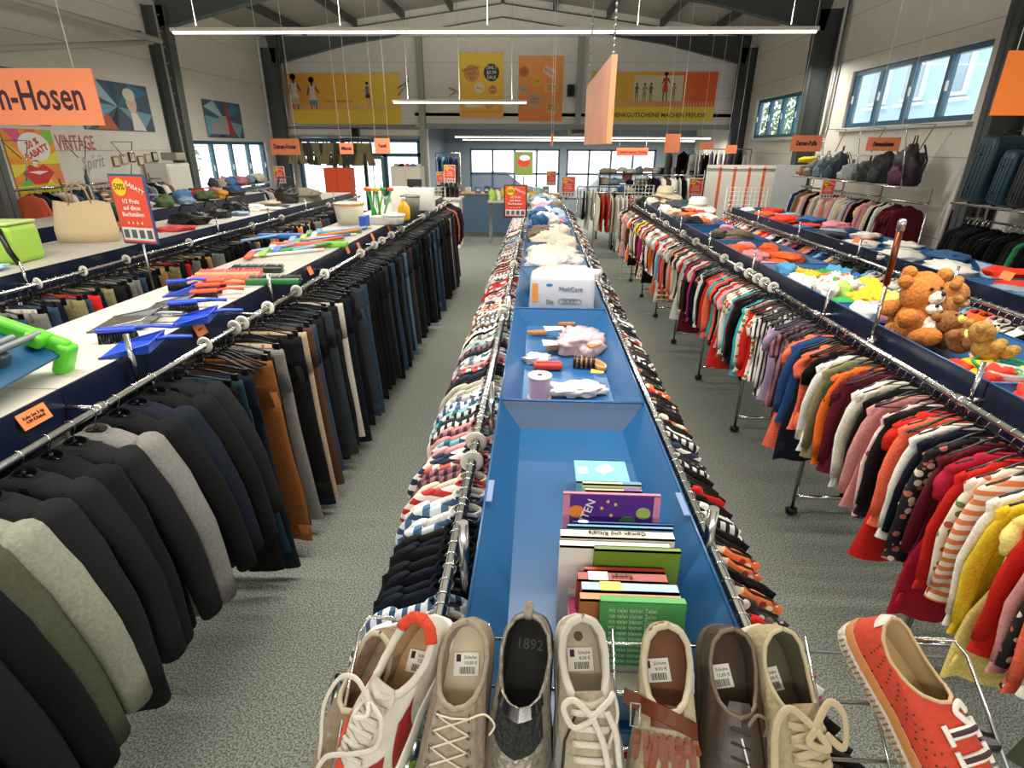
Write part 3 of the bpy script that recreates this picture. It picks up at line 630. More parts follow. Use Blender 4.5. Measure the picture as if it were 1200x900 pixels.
# ================================================================ SIGNS AND BANNERS
EX, EY, EZ = V(1, 0, 0), V(0, 1, 0), V(0, 0, 1)
def hang_board(label, c, w_, h, words, size, m=ORANGEL, rz=0, cables=True, back=True, sxx=.82, right=None):
    o = empty('hanging_sign', label, 'sign', c, rz, 'orange department boards')
    MB().box((0, 0, 0), (w_, .012, h)).build('board', m, o)
    if words: text('lettering', words, size, DARKTXT, o, ((0 if right is None else w_/2-right, -.0065, 0), (1, 0, 0), (0, 0, 1)), 'CENTER' if right is None else 'RIGHT', sx=sxx, bold=.004)
    if cables:
        for sx in (-1, 1):
            top = min(zc(c[0]), RIDGE)-c[2]; MB().tube([(sx*w_*.42, 0, h/2-.005), (sx*w_*.42, 0, top if c[1] < 16 else 2.95-c[2])], .003, 5).build('cable', WHITE, o)
    return o
def board_at(label, px, py, wpx, hpx, Y, words, size=.6, **k):
    c = aty(px, py, Y); a = aty(px-wpx/2, py, Y); b = aty(px+wpx/2, py, Y); u = aty(px, py-hpx/2, Y); d = aty(px, py+hpx/2, Y)
    h = u.z-d.z; return hang_board(label, c, (b-a).length, h, words, h*size, **k)
hang_board('big orange board lettered Herren-Hosen, cut off by the left edge', (-4.0, 4.4, 2.52), 1.58, .37, 'Herren-Hosen', .27, m=ORANGEL, sxx=.7, right=.1)
hang_board('bright orange board at the right edge, largest on the right', (atx(1200, 127, 3.25).x+.0, 4.2, 2.60), .58, .37, '', .2, m=mat('bright_orange_board', '#f07a20', .5))
board_at('orange board lettered Damen-Pullis beside the right column', 945, 168, 36, 19, 9.6, 'Damen-Pullis', .42, sxx=.62)
board_at('orange board lettered Damenblusen above the backpacks', 1035, 169, 39, 16, 7.6, 'Damenblusen', .42, sxx=.7)
board_at('small orange board lettered Damen-Hosen near the left window', 334, 172, 34, 19, 10.5, 'Damen-Hosen', .42, sxx=.62)
board_at('small orange board left of the two above the entrance, lettered Mäntel', 406, 174, 16, 13, 12.5, 'Mäntel', .45)
board_at('small orange board right of the two above the entrance, lettered Textil', 448, 171, 18, 18, 12.6, 'Textil', .3)
board_at('square salmon board hanging near the annex opening on the right', 788, 168, 18, 22, 12, '', .4)
board_at('pale orange board beyond the square one, over the far coats', 828, 171, 17, 8, 14, '', .4)
board_at('pale orange board beside the back right column', 857, 175, 13, 10, 13, '', .4)
o_ = board_at('long red-orange board lettered Unsere besten Stücke before the annex windows', 741, 178, 37, 9, 19, 'Unsere besten Stücke', .55, m=mat('red_orange_board', '#e5532a', .5))
board_at('thin orange board seen edge-on in the annex', 647, 164, 3, 14, 12, '', .4)
# large board hung by two chains along the aisle, seen from its edge
p0 = aty(703, 119, 4.3); L_ = 1.75
A = aty(717, 118, 3.45); B = aty(688, 136, 5.15); cc = (A+B)/2; ang = math.atan2(B.y-A.y, B.x-A.x)
o = empty('hanging_sign', 'wide orange wooden board on chains seen almost edge-on above the centre', 'sign', (cc.x, cc.y, cc.z), ang, 'orange department boards')
MB().box((0, 0, 0), ((B-A).length, .03, .44)).build('board', mat('orange_wood_board', '#d98a5e', .5, noisy=.08, scale=4), o)
for sx in (-1, 1):
    mb = MB(); zz = .22
    while cc.z+zz < zc(cc.x)-.02: mb.lathe([(.0, -.0), (.009, .012), (.009, .022), (.0, .034)], (sx*(B-A).length*.46, 0, zz), 6); zz += .032
    mb.build('chain', STEEL, o)
# discount signs on stands
def discount(label, c, w_, h, rz=0, pole=0, tilt=0, frame_m=None, poledir=(0, 0)):
    o = empty('discount_sign', label, 'sign', c, rot=(tilt, 0, rz), group='50% discount signs')
    fm = frame_m or mat('blue_sign_frame', '#2d4f7c', .4)
    MB().rbox((0, 0, 0), (w_+.03, .014, h+.03), .006).build('frame', fm, o)
    mb = MB().box((0, -.008, 0), (w_, .003, h), 0, 0).box((0, -.0092, -h*.37), (w_*.96, .003, h*.2), 0, 1)
    pn = mb.build('panel', [mat('sign_red', '#e04a2a', .5), mat('sign_white', '#d8d8d6', .5)], o)
    MB().prism(ellipse(-w_*.24, h*.34, w_*.2, w_*.2, 20), ((0, -.0125, 0), (1, 0, 0), (0, 0, 1)), .002).build('badge', YELP, o)
    fr = lambda x, z: ((x, -.0126, z), (1, 0, 0), (0, 0, 1))
    text('lettering', '50%', w_*.2, BLKP, o, fr(-w_*.24, h*.34)); text('lettering', 'RABATT', w_*.15, WHITEP, o, (fr(w_*.22, h*.33)[0], (1, 0, -.5), (.5, 0, 1)))
    text('lettering', '1/2 Preis\nauf diese\nBuchstaben', w_*.15, WHITEP, o, fr(0, h*.03)); text('lettering', '↓  ↓  ↓  ↓', w_*.1, WHITEP, o, fr(0, -h*.2))
    mb = MB()
    for k in range(4): mb.box((w_*(-.36+.24*k), -.0115, -h*.37), (w_*.15, .003, h*.13), 0, 0)
    mb.build('letter_box', mat('sign_grey', '#54565a', .5), o)
    if pole: MB().tube([(0, .004, -h/2), (poledir[0], poledir[1], -h/2-pole)], .008, 8).build('pole', STEEL, o)
    return o
c = atx(157, 246, -3.0); discount('blue-framed 50% RABATT sign standing by the beige tote bag', (c.x, c.y, c.z), .31, .47, rz=-.25, pole=.42, tilt=0)
c = aty(604, 236, 7.6); discount('50% RABATT sign at the far end of the centre rack', (c.x, c.y, c.z), .27, .38, pole=.5, frame_m=mat('black_frame', '#1a1a1a'))
for i, (px, py, w_, h, Y, lb) in enumerate(((666, 219, 13, 19, 11, '50% sign behind the centre rack, right of the aisle rack'), (328, 205, 10, 16, 13, '50% sign on the orange cabinet by the entrance'), (527, 204, 11, 17, 13.5, '50% sign on the cash desk, larger of two'), (516, 209, 7, 12, 14, '50% sign on the cash desk, smaller of two'),
     (970, 222, 12, 18, 8.8, '50% sign on the right wall rack below the caps'), (815, 221, 13, 19, 11.5, '50% sign on the coat rack beside the white partition'), (646, 209, 9, 13, 15, '50% sign on the annex counter left of the aisle'), (735, 207, 9, 11, 15.2, '50% sign among the hats at the back'))):
    c = aty(px, py, Y); k = Y/652*1.04; discount(lb, (c.x, c.y, c.z), w_*k, h*k, pole=c.z-h*k/2-.01, frame_m=mat('thin_white_frame', '#c9c7c2'))
# price tags on the table edges
def tag_card(label, c, w_, h, s, rz=PI/2, words='', tilt=.35):
    o = empty('price_card', label, 'price card', c, rot=(0, 0, 0), group='orange price cards on rack edges'); o.rotation_euler = (tilt*0, 0, rz)
    MB().box((0, 0, 0), (w_, .003, h), R=Matrix.Rotation(-tilt, 3, 'X')).build('card', mat('orange_price_card', '#ef8a4e', .6), o)
    if words: text('lettering', words, h*.26, DARKTXT, o, (Matrix.Rotation(-tilt, 3, 'X') @ V(0, -.002, 0), (1, 0, 0), Matrix.Rotation(-tilt, 3, 'X') @ V(0, 0, 1)))
    return o
for i, (px, py, w_, h, wd, lb) in enumerate(((39, 488, .11, .055, 'Kehr Set 2 tlg\n4.99 €/Stück', 'orange price card at the lower left with printed broom set price'), (234, 386, .085, .06, '2.99 €', 'orange price card on the left board edge beside the dustpans'), (363, 317, .07, .06, '', 'orange price card on the left board edge near the brooms'), (407, 293, .07, .06, '', 'small orange card on the left rack, before the buckets'),
       (420, 288, .07, .07, '', 'second small orange card on the left rack, before the buckets'), (436, 277, .07, .08, '', 'pale card on the left rack near the yellow bottle'), (455, 266, .07, .08, '', 'pale card on the left rack beyond the yellow bottle'))):
    p = atx(px, py, -1.635); tag_card(lb, (-1.632, p.y, p.z), w_, h, 1, words=wd)
for (px, py, x, lb) in ((1004, 281, 2.82, 'orange price card on the second right rack, farther'), (1180, 323, 2.82, 'orange price card on the second right rack, nearer')):
    p = atx(px, py, x); tag_card(lb, (x, p.y, p.z), .09, .05, 1, rz=-PI/2)
# banners on the gable wall
def banner(label, x0, x1, z0, z1, cells, y=YB-.012, grp=None):
    o = empty('wall_banner', label, 'banner', ((x0+x1)/2, y, z0), group=grp)
    W, Hh = x1-x0, z1-z0
    MB().box((0, 0, Hh/2), (W, .01, Hh)).build('cloth', cells[0], o)
    mb = MB()
    for k in range(6): mb.lathe([(.015, -.01), (.015, .01)], (-W/2+.05+(W-.1)*k/5, -.008, Hh+.0), 8, 0, Matrix.Rotation(PI/2, 3, 'X'))
    mb.build('eyelet', STEEL, o); return o, W, Hh
def bmat(name, c1, c2, c3, axis=0, a=0., b=1.):
    if name in MC: return MC[name]
    m = bpy.data.materials.new(name); m.use_nodes = True; nt = m.node_tree; L = nt.links; bs = nt.nodes['Principled BSDF']; bs.inputs['Roughness'].default_value = .6
    tc = nt.nodes.new('ShaderNodeTexCoord'); sp = nt.nodes.new('ShaderNodeSeparateXYZ'); L.new(tc.outputs['Generated'], sp.inputs[0])
    n = nt.nodes.new('ShaderNodeTexNoise'); n.inputs['Scale'].default_value = 9; n.inputs['Detail'].default_value = 5; n.inputs['Distortion'].default_value = 1.5; L.new(tc.outputs['Generated'], n.inputs['Vector'])
    ad = nt.nodes.new('ShaderNodeMath'); ad.operation = 'MULTIPLY_ADD'; ad.inputs[1].default_value = .28; L.new(n.outputs['Fac'], ad.inputs[0]); L.new(sp.outputs[axis], ad.inputs[2])
    r = nt.nodes.new('ShaderNodeValToRGB'); r.color_ramp.elements[0].color = lin(c1); r.color_ramp.elements[1].color = lin(c3); e_ = r.color_ramp.elements.new(.55); e_.color = lin(c2)
    r.color_ramp.elements[0].position = .1; r.color_ramp.elements[-1].position = 1.0; L.new(ad.outputs[0], r.inputs[0]); L.new(r.outputs[0], bs.inputs['Base Color']); MC[name] = m; return m
FRW = lambda x, z, y=-.008: ((x, y, z), (1, 0, 0), (0, 0, 1))
SK = mat('print_skin', '#8a5236'); SK2 = mat('print_skin_pale', '#d9a98a')
def figure(o, x, z, h, top, bottom, skin, hair, name='printed_figure'):
    mb = MB(); F_ = FRW(x, z); t = .002; s = h
    def P(poly, m): mb.prism([(a*s, b*s) for a, b in poly], F_, t, m)
    P(ellipse(0, .93, .055, .065, 14), 2); P(ellipse(0, .95, .075, .07, 14), 3)
    P([(-.03, .8), (.03, .8), (.03, .9), (-.03, .9)], 2)
    P([(-.09, .82), (.09, .82), (.06, .62), (.1, .48), (-.1, .48), (-.06, .62)], 0)
    P([(-.1, .48), (.1, .48), (.11, .34), (-.11, .34)], 1)
    P([(-.08, .34), (-.02, .34), (-.03, 0), (-.07, 0)], 2); P([(.02, .34), (.08, .34), (.1, 0), (.06, 0)], 2)
    P([(-.09, .82), (-.16, .6), (-.13, .58), (-.06, .75)], 2); P([(.09, .82), (.18, .66), (.16, .62), (.06, .75)], 2)
    mb.build(name, [top, bottom, skin, hair], o)
# left banner: women shopping over a yellow-orange ground
o, W, Hh = banner('wide yellow and orange banner with printed women at the upper left of the gable', -6.68, -3.66, 2.83, 3.95, [bmat('banner_orange_yellow', '#ec9a3c', '#f4b540', '#f7cf4c', 0)])
MB().box((0, -.0065, .1), (W, .004, .34)).build('lower_band', mat('banner_yellow', '#f6cc3c'), o)
mb = MB()
for k in range(42): mb.box((-W/2+.04+k*(W-.04)/42, -.0075, .33), (.03, .004, .12))
mb.build('stripe_row', mat('banner_pink_stripe', '#e9a98e'), o)
figure(o, -1.28, .04, 1.05, mat('print_offwhite', '#e6ded0'), mat('print_beige', '#d4b89a'), SK, BLKP); figure(o, -.8, .02, 1.0, mat('print_white2', '#dcd6cc'), mat('print_bluebag', '#6f8ea5'), SK, BLKP)
figure(o, .66, .36, .56, mat('print_blueblouse', '#6a6f93'), mat('print_navy', '#2b2f48'), SK2, mat('print_brownhair', '#5c3423'))
for k, x in enumerate((-.4, -.1, .12)): text('lettering', 'shopping', .07, mat('print_brown', '#b5651d'), o, FRW(x, .48+.0*k))
# middle two upright banners with price badges
def badge(o, x, z, r, m, words='', size=.1, tm=WHITEP, rot=0):
    mb = MB(); mb.prism(ellipse(x, z, r, r, 28), FRW(0, 0), .003); mb.build('badge', m, o)
    if words: text('lettering', words, size, tm, o, ((x, -.0115, z), (math.cos(rot), 0, math.sin(rot)), (-math.sin(rot), 0, math.cos(rot))))
o, W, Hh = banner('upright yellow banner with round price badges, left of two', -2.1, -.95, 2.92, 4.41, [bmat('banner_yellow_orange', '#f0a850', '#f6c244', '#f8d24a', 2)])
badge(o, -.24, 1.03, .2, mat('badge_tan', '#d99a5c'), 'BRINGING\nSALE\n97¢', .1, mat('badge_brown', '#8a3a24'), .2)
badge(o, .27, 1.05, .2, mat('badge_dark', '#3a3230'), 'ONLY\n$3.99\nSALE', .11, WHITEP)
badge(o, -.05, .7, .13, mat('badge_cream', '#ecd9b5'), 'special', .06, DARKTXT, -.3); badge(o, .3, .66, .1, mat('badge_rust', '#d07a3c'), 'SALE', .06)
MB().box((-.22, -.009, .32), (.4, .003, .14)).build('price_label', mat('badge_cream', '#ecd9b5'), o); badge(o, .2, .3, .1, mat('badge_tan', '#d99a5c'))
MB().rbox((0, -.009, .14), (1.0, .003, .05), .002).build('lower_band', mat('banner_yellow2', '#eaa24a'), o)
o, W, Hh = banner('upright orange banner with scattered coupons, right of two', -.56, .58, 2.85, 4.34, [bmat('banner_orange_red', '#f08440', '#f4984a', '#f6a250', 2)])
for (x, z, r, m_, wd) in ((-.43, 1.14, .12, ('badge_rust2', '#c9703a'), 'SALE'), (-.1, .92, .12, ('badge_yel', '#efb53a'), 'TOP'), (-.45, .73, .12, ('badge_grey', '#c7a98c'), '99¢'), (-.14, .48, .18, ('badge_grey', '#c7a98c'), 'ONLY\nTODAY'), (.3, .32, .17, ('badge_sand', '#e0a850'), 'BEST\nPRICE'), (-.48, .3, .1, ('badge_tan', '#d99a5c'), '')):
    badge(o, x, z, r, mat(*m_), wd, .08, mat('badge_text', '#94502c'))
for (x, z, a, m_, wd) in ((.22, 1.14, -.5, mat('coupon_pink', '#eec1ac'), 'MEGASALE'), (.28, .78, .0, mat('coupon_yellow', '#ecb95a'), 'SPECIAL\nOFFER')):
    R_ = Matrix.Rotation(-a, 3, 'Y'); MB().box((x, -.009, z), (.34, .003, .2), R=R_).build('coupon', m_, o); text('lettering', wd, .065, mat('badge_text', '#94502c'), o, ((x, -.0112, z), R_ @ EX, R_ @ EZ))
# right banner
o, W, Hh = banner('wide banner reading GESCHENKGUTSCHEINE MACHEN FREUDE with printed women', 1.3, 4.48, 2.86, 3.99, [bmat('banner_yellow_to_orange', '#e8c840', '#f0b040', '#f0642c', 0)])
MB().box((0, -.0065, .17), (W, .004, .34)).build('lower_band', mat('banner_yellow3', '#f2ce3c'), o)
mb = MB()
for k in range(42): mb.box((-W/2+.04+k*(W-.04)/42, -.0075, .4), (.03, .004, .12))
mb.build('stripe_row', mat('banner_pink_stripe', '#e9a98e'), o)
MB().box((.12, -.0058, .76), (1.25, .003, .58)).build('picture_field', mat('banner_cream', '#e2d3a8'), o)
figure(o, .3, .46, .66, mat('print_reddress', '#cf3a2a'), mat('print_reddress', '#cf3a2a'), SK, mat('print_darkhair', '#2b1a14'))
for k, x in enumerate((-.42, -.22, -.06, .52)): figure(o, x, .46, .42, mat('print_olive_%d' % (k % 2), ('#6b5a3a', '#a9a06a')[k % 2]), mat('print_olive_1', '#a9a06a'), mat('print_shadowskin', '#8c7850'), mat('print_shadowskin', '#8c7850'))
text('lettering', 'GESCHENKGUTSCHEINE MACHEN FREUDE', .145, mat('banner_brown_text', '#4a2c12'), o, FRW(.02, .14, -.009), bold=.003, sx=.98)
# posters on the left wall (plane x = XL, seen from +x)
def lposter(label, cat, y0, y1, z0, z1, m, nm='wall_poster'):
    o = empty(nm, label, cat, (XL+.012, (y0+y1)/2, (z0+z1)/2)); MB().box((0, 0, 0), (.014, y1-y0, z1-z0)).build('sheet', m, o)
    return o, y1-y0, z1-z0
FL = lambda y, z, d=.0075: ((d, y, z), (0, 1, 0), (0, 0, 1))
def lprism(o, nm, poly, m, d=.0085): 
    return MB().prism(poly, FL(0, 0, d), .002).build(nm, m, o)
def stage_poster(label, y0, y1, z0, z1, car=False):
    o, w_, h = lposter(label, 'poster', y0, y1, z0, z1, mat('poster_steel_blue', '#4d5f70'))
    cx, cz = 0, 0
    for k, (a, m_) in enumerate(((150, '#9fc4d2'), (190, '#77a7bd'), (30, '#3b7f9c'), (340, '#7ea4b3'), (100, '#2f5a78'), (240, '#2d3342'))):
        a0, a1 = math.radians(a-14), math.radians(a+14); pts = [(0, 0)]
        for q in (a0, a1):
            c_, s_ = math.cos(q), math.sin(q); t = min(w_/2/abs(c_) if abs(c_) > 1e-3 else 9, h/2/abs(s_) if abs(s_) > 1e-3 else 9); pts.append((c_*t, s_*t))
        lprism(o, 'light_ray', pts, mat('ray_'+m_[1:], m_), .0085+.0002*k)
    if car:
        lprism(o, 'printed_car', [(-.65, -.3), (-.6, -.12), (-.35, -.05), (-.2, .08), (.05, .08), (.15, -.08), (.2, -.3)], mat('print_silver', '#a6a6a3'), .010)
        lprism(o, 'printed_figure', [(.1, .3), (.2, .32), (.25, -.05), (.42, -.3), (.1, -.3), (.12, 0)], mat('print_redgown', '#b8382c'), .0104)
    else:
        lprism(o, 'printed_figure', ellipse(.36, .08, .13, .17, 20), mat('print_face', '#dcc3ab'), .0104); lprism(o, 'printed_hair', ellipse(.34, .2, .15, .1, 20), mat('print_blond', '#e3dcc9'), .0107)
        lprism(o, 'printed_dress', [(.3, -.08), (.45, -.08), (.62, -.36), (.28, -.36)], mat('print_gown', '#e5ddd2'), .0105)
        lprism(o, 'printed_lights', [(-.6, -.36), (-.3, -.1), (-.1, -.36)], mat('print_glow', '#c06a4a'), .0104)
    return o
stage_poster('poster of a blond woman in a flash of blue light on the left wall', 9.25, 10.98, 2.43, 3.17)
stage_poster('poster of a silver car and a red gown on the left wall nearer the back', 12.76, 14.35, 2.37, 3.11, True)
stage_poster('blue poster on the left wall mostly behind the Hosen board', 6.9, 8.6, 2.45, 3.15)
# 30 % RABATT poster
o, w_, h = lposter('colourful 30 % RABATT poster with red lips on the left wall', 'poster', 7.72, 8.55, 1.5, 2.4, mat('poster_orange', '#f09a3c'))
rays = ['#e9e04a', '#8cc34b', '#ef6c3a', '#e85c8a', '#f2b33b', '#e9e04a', '#6fbf5a', '#ef6c3a', '#e9e04a', '#f08a4a']
for k in range(10):
    a0, a1 = 2*PI*k/10, 2*PI*(k+.62)/10; pts = [(0, 0)]
    for q in (a0, (a0+a1)/2, a1):
        c_, s_ = math.cos(q), math.sin(q); t = min(w_/2/max(abs(c_), 1e-3), h/2/max(abs(s_), 1e-3)); pts.append((c_*t, s_*t))
    lprism(o, 'colour_ray', pts, mat('ray_'+rays[k][1:], rays[k]), .0085)
lprism(o, 'speech_bubble', ellipse(.05, .22, .27, .19, 24), mat('bubble_white', '#f2ede4'), .0095); lprism(o, 'bubble_tail', [(-.05, .05), (.05, .05), (-.06, -.1)], mat('bubble_white', '#f2ede4'), .0095)
text('lettering', '30 %\nRABATT', .12, mat('poster_red_text', '#cf3a2a'), o, ((.0105, .05, .21), (0, 1, .35), (0, -.35, 1)), bold=.004)
lprism(o, 'red_lips', [(-.27, -.12), (-.12, .0), (0, -.05), (.12, .0), (.27, -.12), (.1, -.26), (-.12, -.26)], mat('lips_red', '#d22b1f', .3), .0105); lprism(o, 'teeth', [(-.17, -.1), (0, -.09), (.17, -.1), (.0, -.14)], mat('bubble_white', '#f2ede4'), .0125)
lprism(o, 'text_band', [(-w_/2, -h/2), (w_/2, -h/2), (w_/2, -.28), (-w_/2, -.28)], mat('poster_yellow', '#ecd63a'), .0105)
text('lettering', 'auf Artikel mit\ndiesen Buchstaben', .075, mat('poster_dark', '#4b3b10'), o, ((.013, 0, -.36), (0, 1, 0), (0, 0, 1)))
# painted VINTAGE Spirit lettering on the wall
o = empty('wall_lettering', 'pink VINTAGE and grey Spirit lettering on the left wall', 'lettering', (XL+.003, 9.0, 2.12))
text('lettering', 'VINTAGE', .3, mat('wall_pink_paint', '#c65a72'), o, ((0, 0, .1), (0, 1, 0), (0, 0, 1)), sx=.62, bold=.004)
text('lettering', 'Spirit', .3, mat('wall_grey_paint', '#9aa4ac'), o, ((0, .25, -.18), (0, 1, .1), (0, .25, 1)), sx=.8)
for k in range(6):
    oo = empty('framed_picture', 'small framed picture, %s of six in the row on the left wall' % ['first', 'second', 'third', 'fourth', 'fifth', 'sixth'][k], 'picture', (XL+.015, 9.75+.21*k, 1.98+.03*(k % 3-1)), group='small framed pictures on the left wall')
    MB().box((0, 0, 0), (.02, .15, .16)).build('frame', mat('wood_frame_%d' % (k % 3), ('#8a6a45', '#b79a70', '#3a3029')[k % 3]), oo); MB().box((.011, 0, 0), (.004, .11, .12)).build('print', mat('print_pale', '#d9d2c0'), oo)
# wall speakers and plates
for (x, y, z, lb) in ((-4.85, YB-.25, 2.52, 'black wall speaker above the entrance doors'), (.78, YB-.16, 3.55, 'black wall speaker beside the orange coupon banner')):
    o = empty('wall_speaker', lb, 'speaker', (x, y, z)); MB().rbox((0, 0, 0), (.18, .16, .27), .015).build('cabinet', BLACKP, o); MB().box((0, -.082, 0), (.15, .006, .23)).build('grille', mat('speaker_grille', '#1d1d1f', .9), o); MB().tube([(0, .07, 0), (0, .15 if y > 16 else .16, .03)], .012, 6).build('bracket', STEEL, o)
for (x0, x1) in ((-3.7, -3.35), (-2.35, -2.12)):
    o = empty('flag_bracket', 'steel wall bracket %s the gable post' % ('left of' if x0 < -3 else 'right of'), 'bracket', (x0, YB-.02, 3.62)); MB().tube([(0, 0, 0), (x1-x0, -.25, .12 if x0 < -3 else -.1)], .018, 6).tube([(0, 0, -.18), (x1-x0, -.25, .12 if x0 < -3 else -.1)], .014, 6).build('arm', STEEL, o)
o = empty('air_vent_unit', 'boxy vent unit hanging at the annex opening', 'vent', (1.15, 16.6, 2.62)); MB().rbox((0, 0, 0), (.7, .4, .18), .02).build('casing', mat('vent_beige', '#a79f8f'), o); MB().box((0, -.205, 0), (.55, .01, .1)).build('grille', mat('vent_dark', '#4d4a44'), o)
# ================================================================ THINGS ON THE TABLES
def crumple(name, label, cat, c, size, m, seed=0, group=None, rz=0, sharp=1.0, parent=None, seg=(26, 14)):
    """a crumpled textile or bag: folded, flattened, resting on its base"""
    mb = MB(); rings = []; nu, nv = seg; off = Vector((seed*3.1, seed*1.7, seed*.9))
    for j in range(nv+1):
        t = PI*j/nv*.93+.035*PI; ring_ = []
        for k in range(nu):
            a = 2*PI*k/nu; d = V(math.sin(t)*math.cos(a), math.sin(t)*math.sin(a), math.cos(t))
            n = noise.noise(d*1.9+off)*.42*sharp-abs(noise.noise(d*3.3+off))*.5*sharp+abs(noise.noise(d*7.1+off))*.22*sharp+.12*sharp
            p = d*(.82+n); z = p.z*.5+.5*(.9 if p.z > -.2 else .4)
            ring_.append(V(p.x*size[0]/2, p.y*size[1]/2, max(0.0, z*size[2]*.82)))
        rings.append(ring_)
    mb.loft(rings, 0, True, True); o = mb.build(name, m, parent, c, (0, 0, rz))
    return tag(o, label, cat, group) if label else o
def put(x, y, z=1.42): return (x, y, z)
# ---- brooms, brushes and dustpans on the left front boards
ZB = 1.4205
def blade(c_): return mat('plastic_'+c_[1:], c_, .35)
def dustpan(label, px, py, rz, c_, metal=False, s=1.0):
    p = atz(px, py, ZB); o = empty('dustpan', label, 'dustpan', p, rz, 'dustpans on the left boards'); m = STEEL if metal else blade(c_)
    mb = MB(); w0, w1, L_ = .11*s, .10*s, .2*s; t = .003
    out = [(w0, 0, .002), (w1, L_, .012), (w1, L_, .05), (w0*.98, .06, .035), (w0, 0, .006)]
    A_ = [V(-w0, 0, .001), V(w0, 0, .001), V(w1, L_, .01), V(-w1, L_, .01)]; B_ = [V(-w0, 0, .004), V(w0, 0, .004), V(w1+.008, L_+.006, .05), V(-w1-.008, L_+.006, .05)]
    mb.add(A_+B_, [(0,1,2,3), (1,5,6,2), (2,6,7,3), (3,7,4,0)]); mb.add([q+V(0, 0, t) for q in A_]+[q+V(0, 0, -.0005) for q in B_], [(3,2,1,0), (2,6,5,1), (3,7,6,2), (0,4,7,3)])
    mb.tube([B_[0], B_[3], B_[2], B_[1]], .004, 6); mb.build('pan', m, o)
    MB().tube([(0, L_, .04), (0, L_+.05, .05), (0, L_+.14, .045)], [.012, .014, .011], 8, flat=.6).build('handle', m, o); return o
def hand_brush(label, px, py, rz, c_, bc='#1c1c20', s=1.0, dz=0):
    p = atz(px, py, ZB+dz); p.z = ZB+dz; o = empty('hand_brush', label, 'brush', p, rz, 'hand brushes on the left boards'); m = blade(c_)
    mb = MB().rbox((0, .07*s, .055), (.045*s, .15*s, .018), .008); mb.tube([(0, .14*s, .055), (0, .2*s, .062), (0, .29*s, .052)], [.012, .012, .015], 8, flat=.6); mb.build('handle', m, o)
    b = MB(); r = random.Random(px)
    for i in range(5):
        for j in range(14): b.tube([((i-2)*.008*s, (.005+j*.01)*s, .048), ((i-2)*.011*s+r.uniform(-.003, .003), (.003+j*.0104)*s+r.uniform(-.004, .004), .001)], .003, 4)
    b.build('bristles', blade(bc), o); return o
hand_brush('blue hand brush lying in the blue dustpan nearest the price card', 118, 402, -1.25, '#2446c8')
dustpan('blue dustpan at the front board edge beside the green pan', 128, 412, -1.3, '#2a4ec6', s=.9)
dustpan('steel dustpan nearest, on the left white board', 118, 381, -1.35, '', True, 1.15); dustpan('steel dustpan farther of two on the left board', 172, 363, -1.35, '', True, 1.0)
hand_brush('blue hand brush above the blue dustpan in the middle of the board', 200, 368, -1.2, '#2446c8', s=.9, dz=.012); dustpan('blue dustpan in the middle of the board near the price card', 205, 378, -1.3, '#2a4ec6', s=.85)
hand_brush('orange-red hand brush nearest of three', 226, 354, -1.15, '#e8482a', s=.9); hand_brush('orange-red hand brush, middle of three', 232, 346, -1.2, '#e8482a', '#5b1410', s=.85, dz=.01); hand_brush('orange-red hand brush beside the wooden broom head', 240, 340, -1.2, '#ee5a2c', s=.8)
dustpan('small blue dustpan behind the steel ones', 196, 345, -1.3, '#2a4ec6', s=.7); hand_brush('small blue brush beyond the steel dustpans', 198, 341, -1.2, '#2446c8', s=.7, dz=.01)
def broom(label, px, py, rz, wood, bris, L_=.4, handle=None, hc='#3aa648', z=ZB):
    p = atz(px, py, z); o = empty('broom', label, 'broom', p, rz, 'brooms on the left boards')
    MB().rbox((0, 0, .02), (L_, .035, .035), .008).build('head', wood, o)
    b = MB(); r = random.Random(px)
    for i in range(34):
        for j in range(4):
            x = -L_/2+.01+(L_-.02)*i/33; b.tube([(x, .017, .008+j*.009), (x+r.uniform(-.006, .006), .075, .004+j*.013+r.uniform(-.002, .004))], .0045, 4)
    b.build('bristles', bris, o)
    if handle: MB().tube([(0, -.01, .025), (handle[0], handle[1], handle[2])], .012, 8).build('stick', blade(hc), o)
    return o
WOODL = mat('pale_beech', '#c79a66', .5, noisy=.15, scale=30)
broom('wooden broom head with pink bristles on the left board, nearer of two', 262, 334, .12, WOODL, mat('pink_bristle', '#e86a72', .6), .42); broom('second wooden broom head with pink bristles behind the first', 268, 326, .12, WOODL, mat('pink_bristle', '#e86a72', .6), .4)
broom('black broom head with green edge lying by the brooms', 320, 334, .1, blade('#1f6a34'), blade('#17181a'), .32); broom('black broom head behind the wooden brooms', 300, 320, .1, blade('#17251c'), blade('#17181a'), .34)
sticks = [('#e8e6df', 'white'), ('#3aa648', 'green'), ('#5aa7dd', 'light blue'), ('#e9532c', 'orange-red'), ('#9ccf4a', 'lime green'), ('#2f62c9', 'blue'), ('#e8e6df', 'white'), ('#f08a2c', 'orange'), ('#42b05a', 'green'), ('#8fb9e4', 'pale blue'), ('#c7d93a', 'yellow-green')]
for i, (c_, n_) in enumerate(sticks):
    y0 = 4.15+.13*i; a = V(-2.17+.05*(i % 3), y0, ZB+.014); b = V(-1.72, y0+.35+.04*(i % 4), ZB+.014+.022*(i % 2))
    o = empty('mop_handle', '%s mop lying across the left boards, %s of the bundle from the camera' % (n_, ORD[i].replace('nearest', 'nearest')), 'mop', a, group='mops and squeegees on the left boards')
    d = b-a; MB().tube([(0, 0, 0), d], .012, 8).build('stick', blade(c_), o); MB().rbox(d*.02+V(0, 0, .01), (.05, .28, .02), .008, R=Matrix.Rotation(.3, 3, 'Z')).build('mop_head', blade(sticks[(i+3) % 11][0]), o)
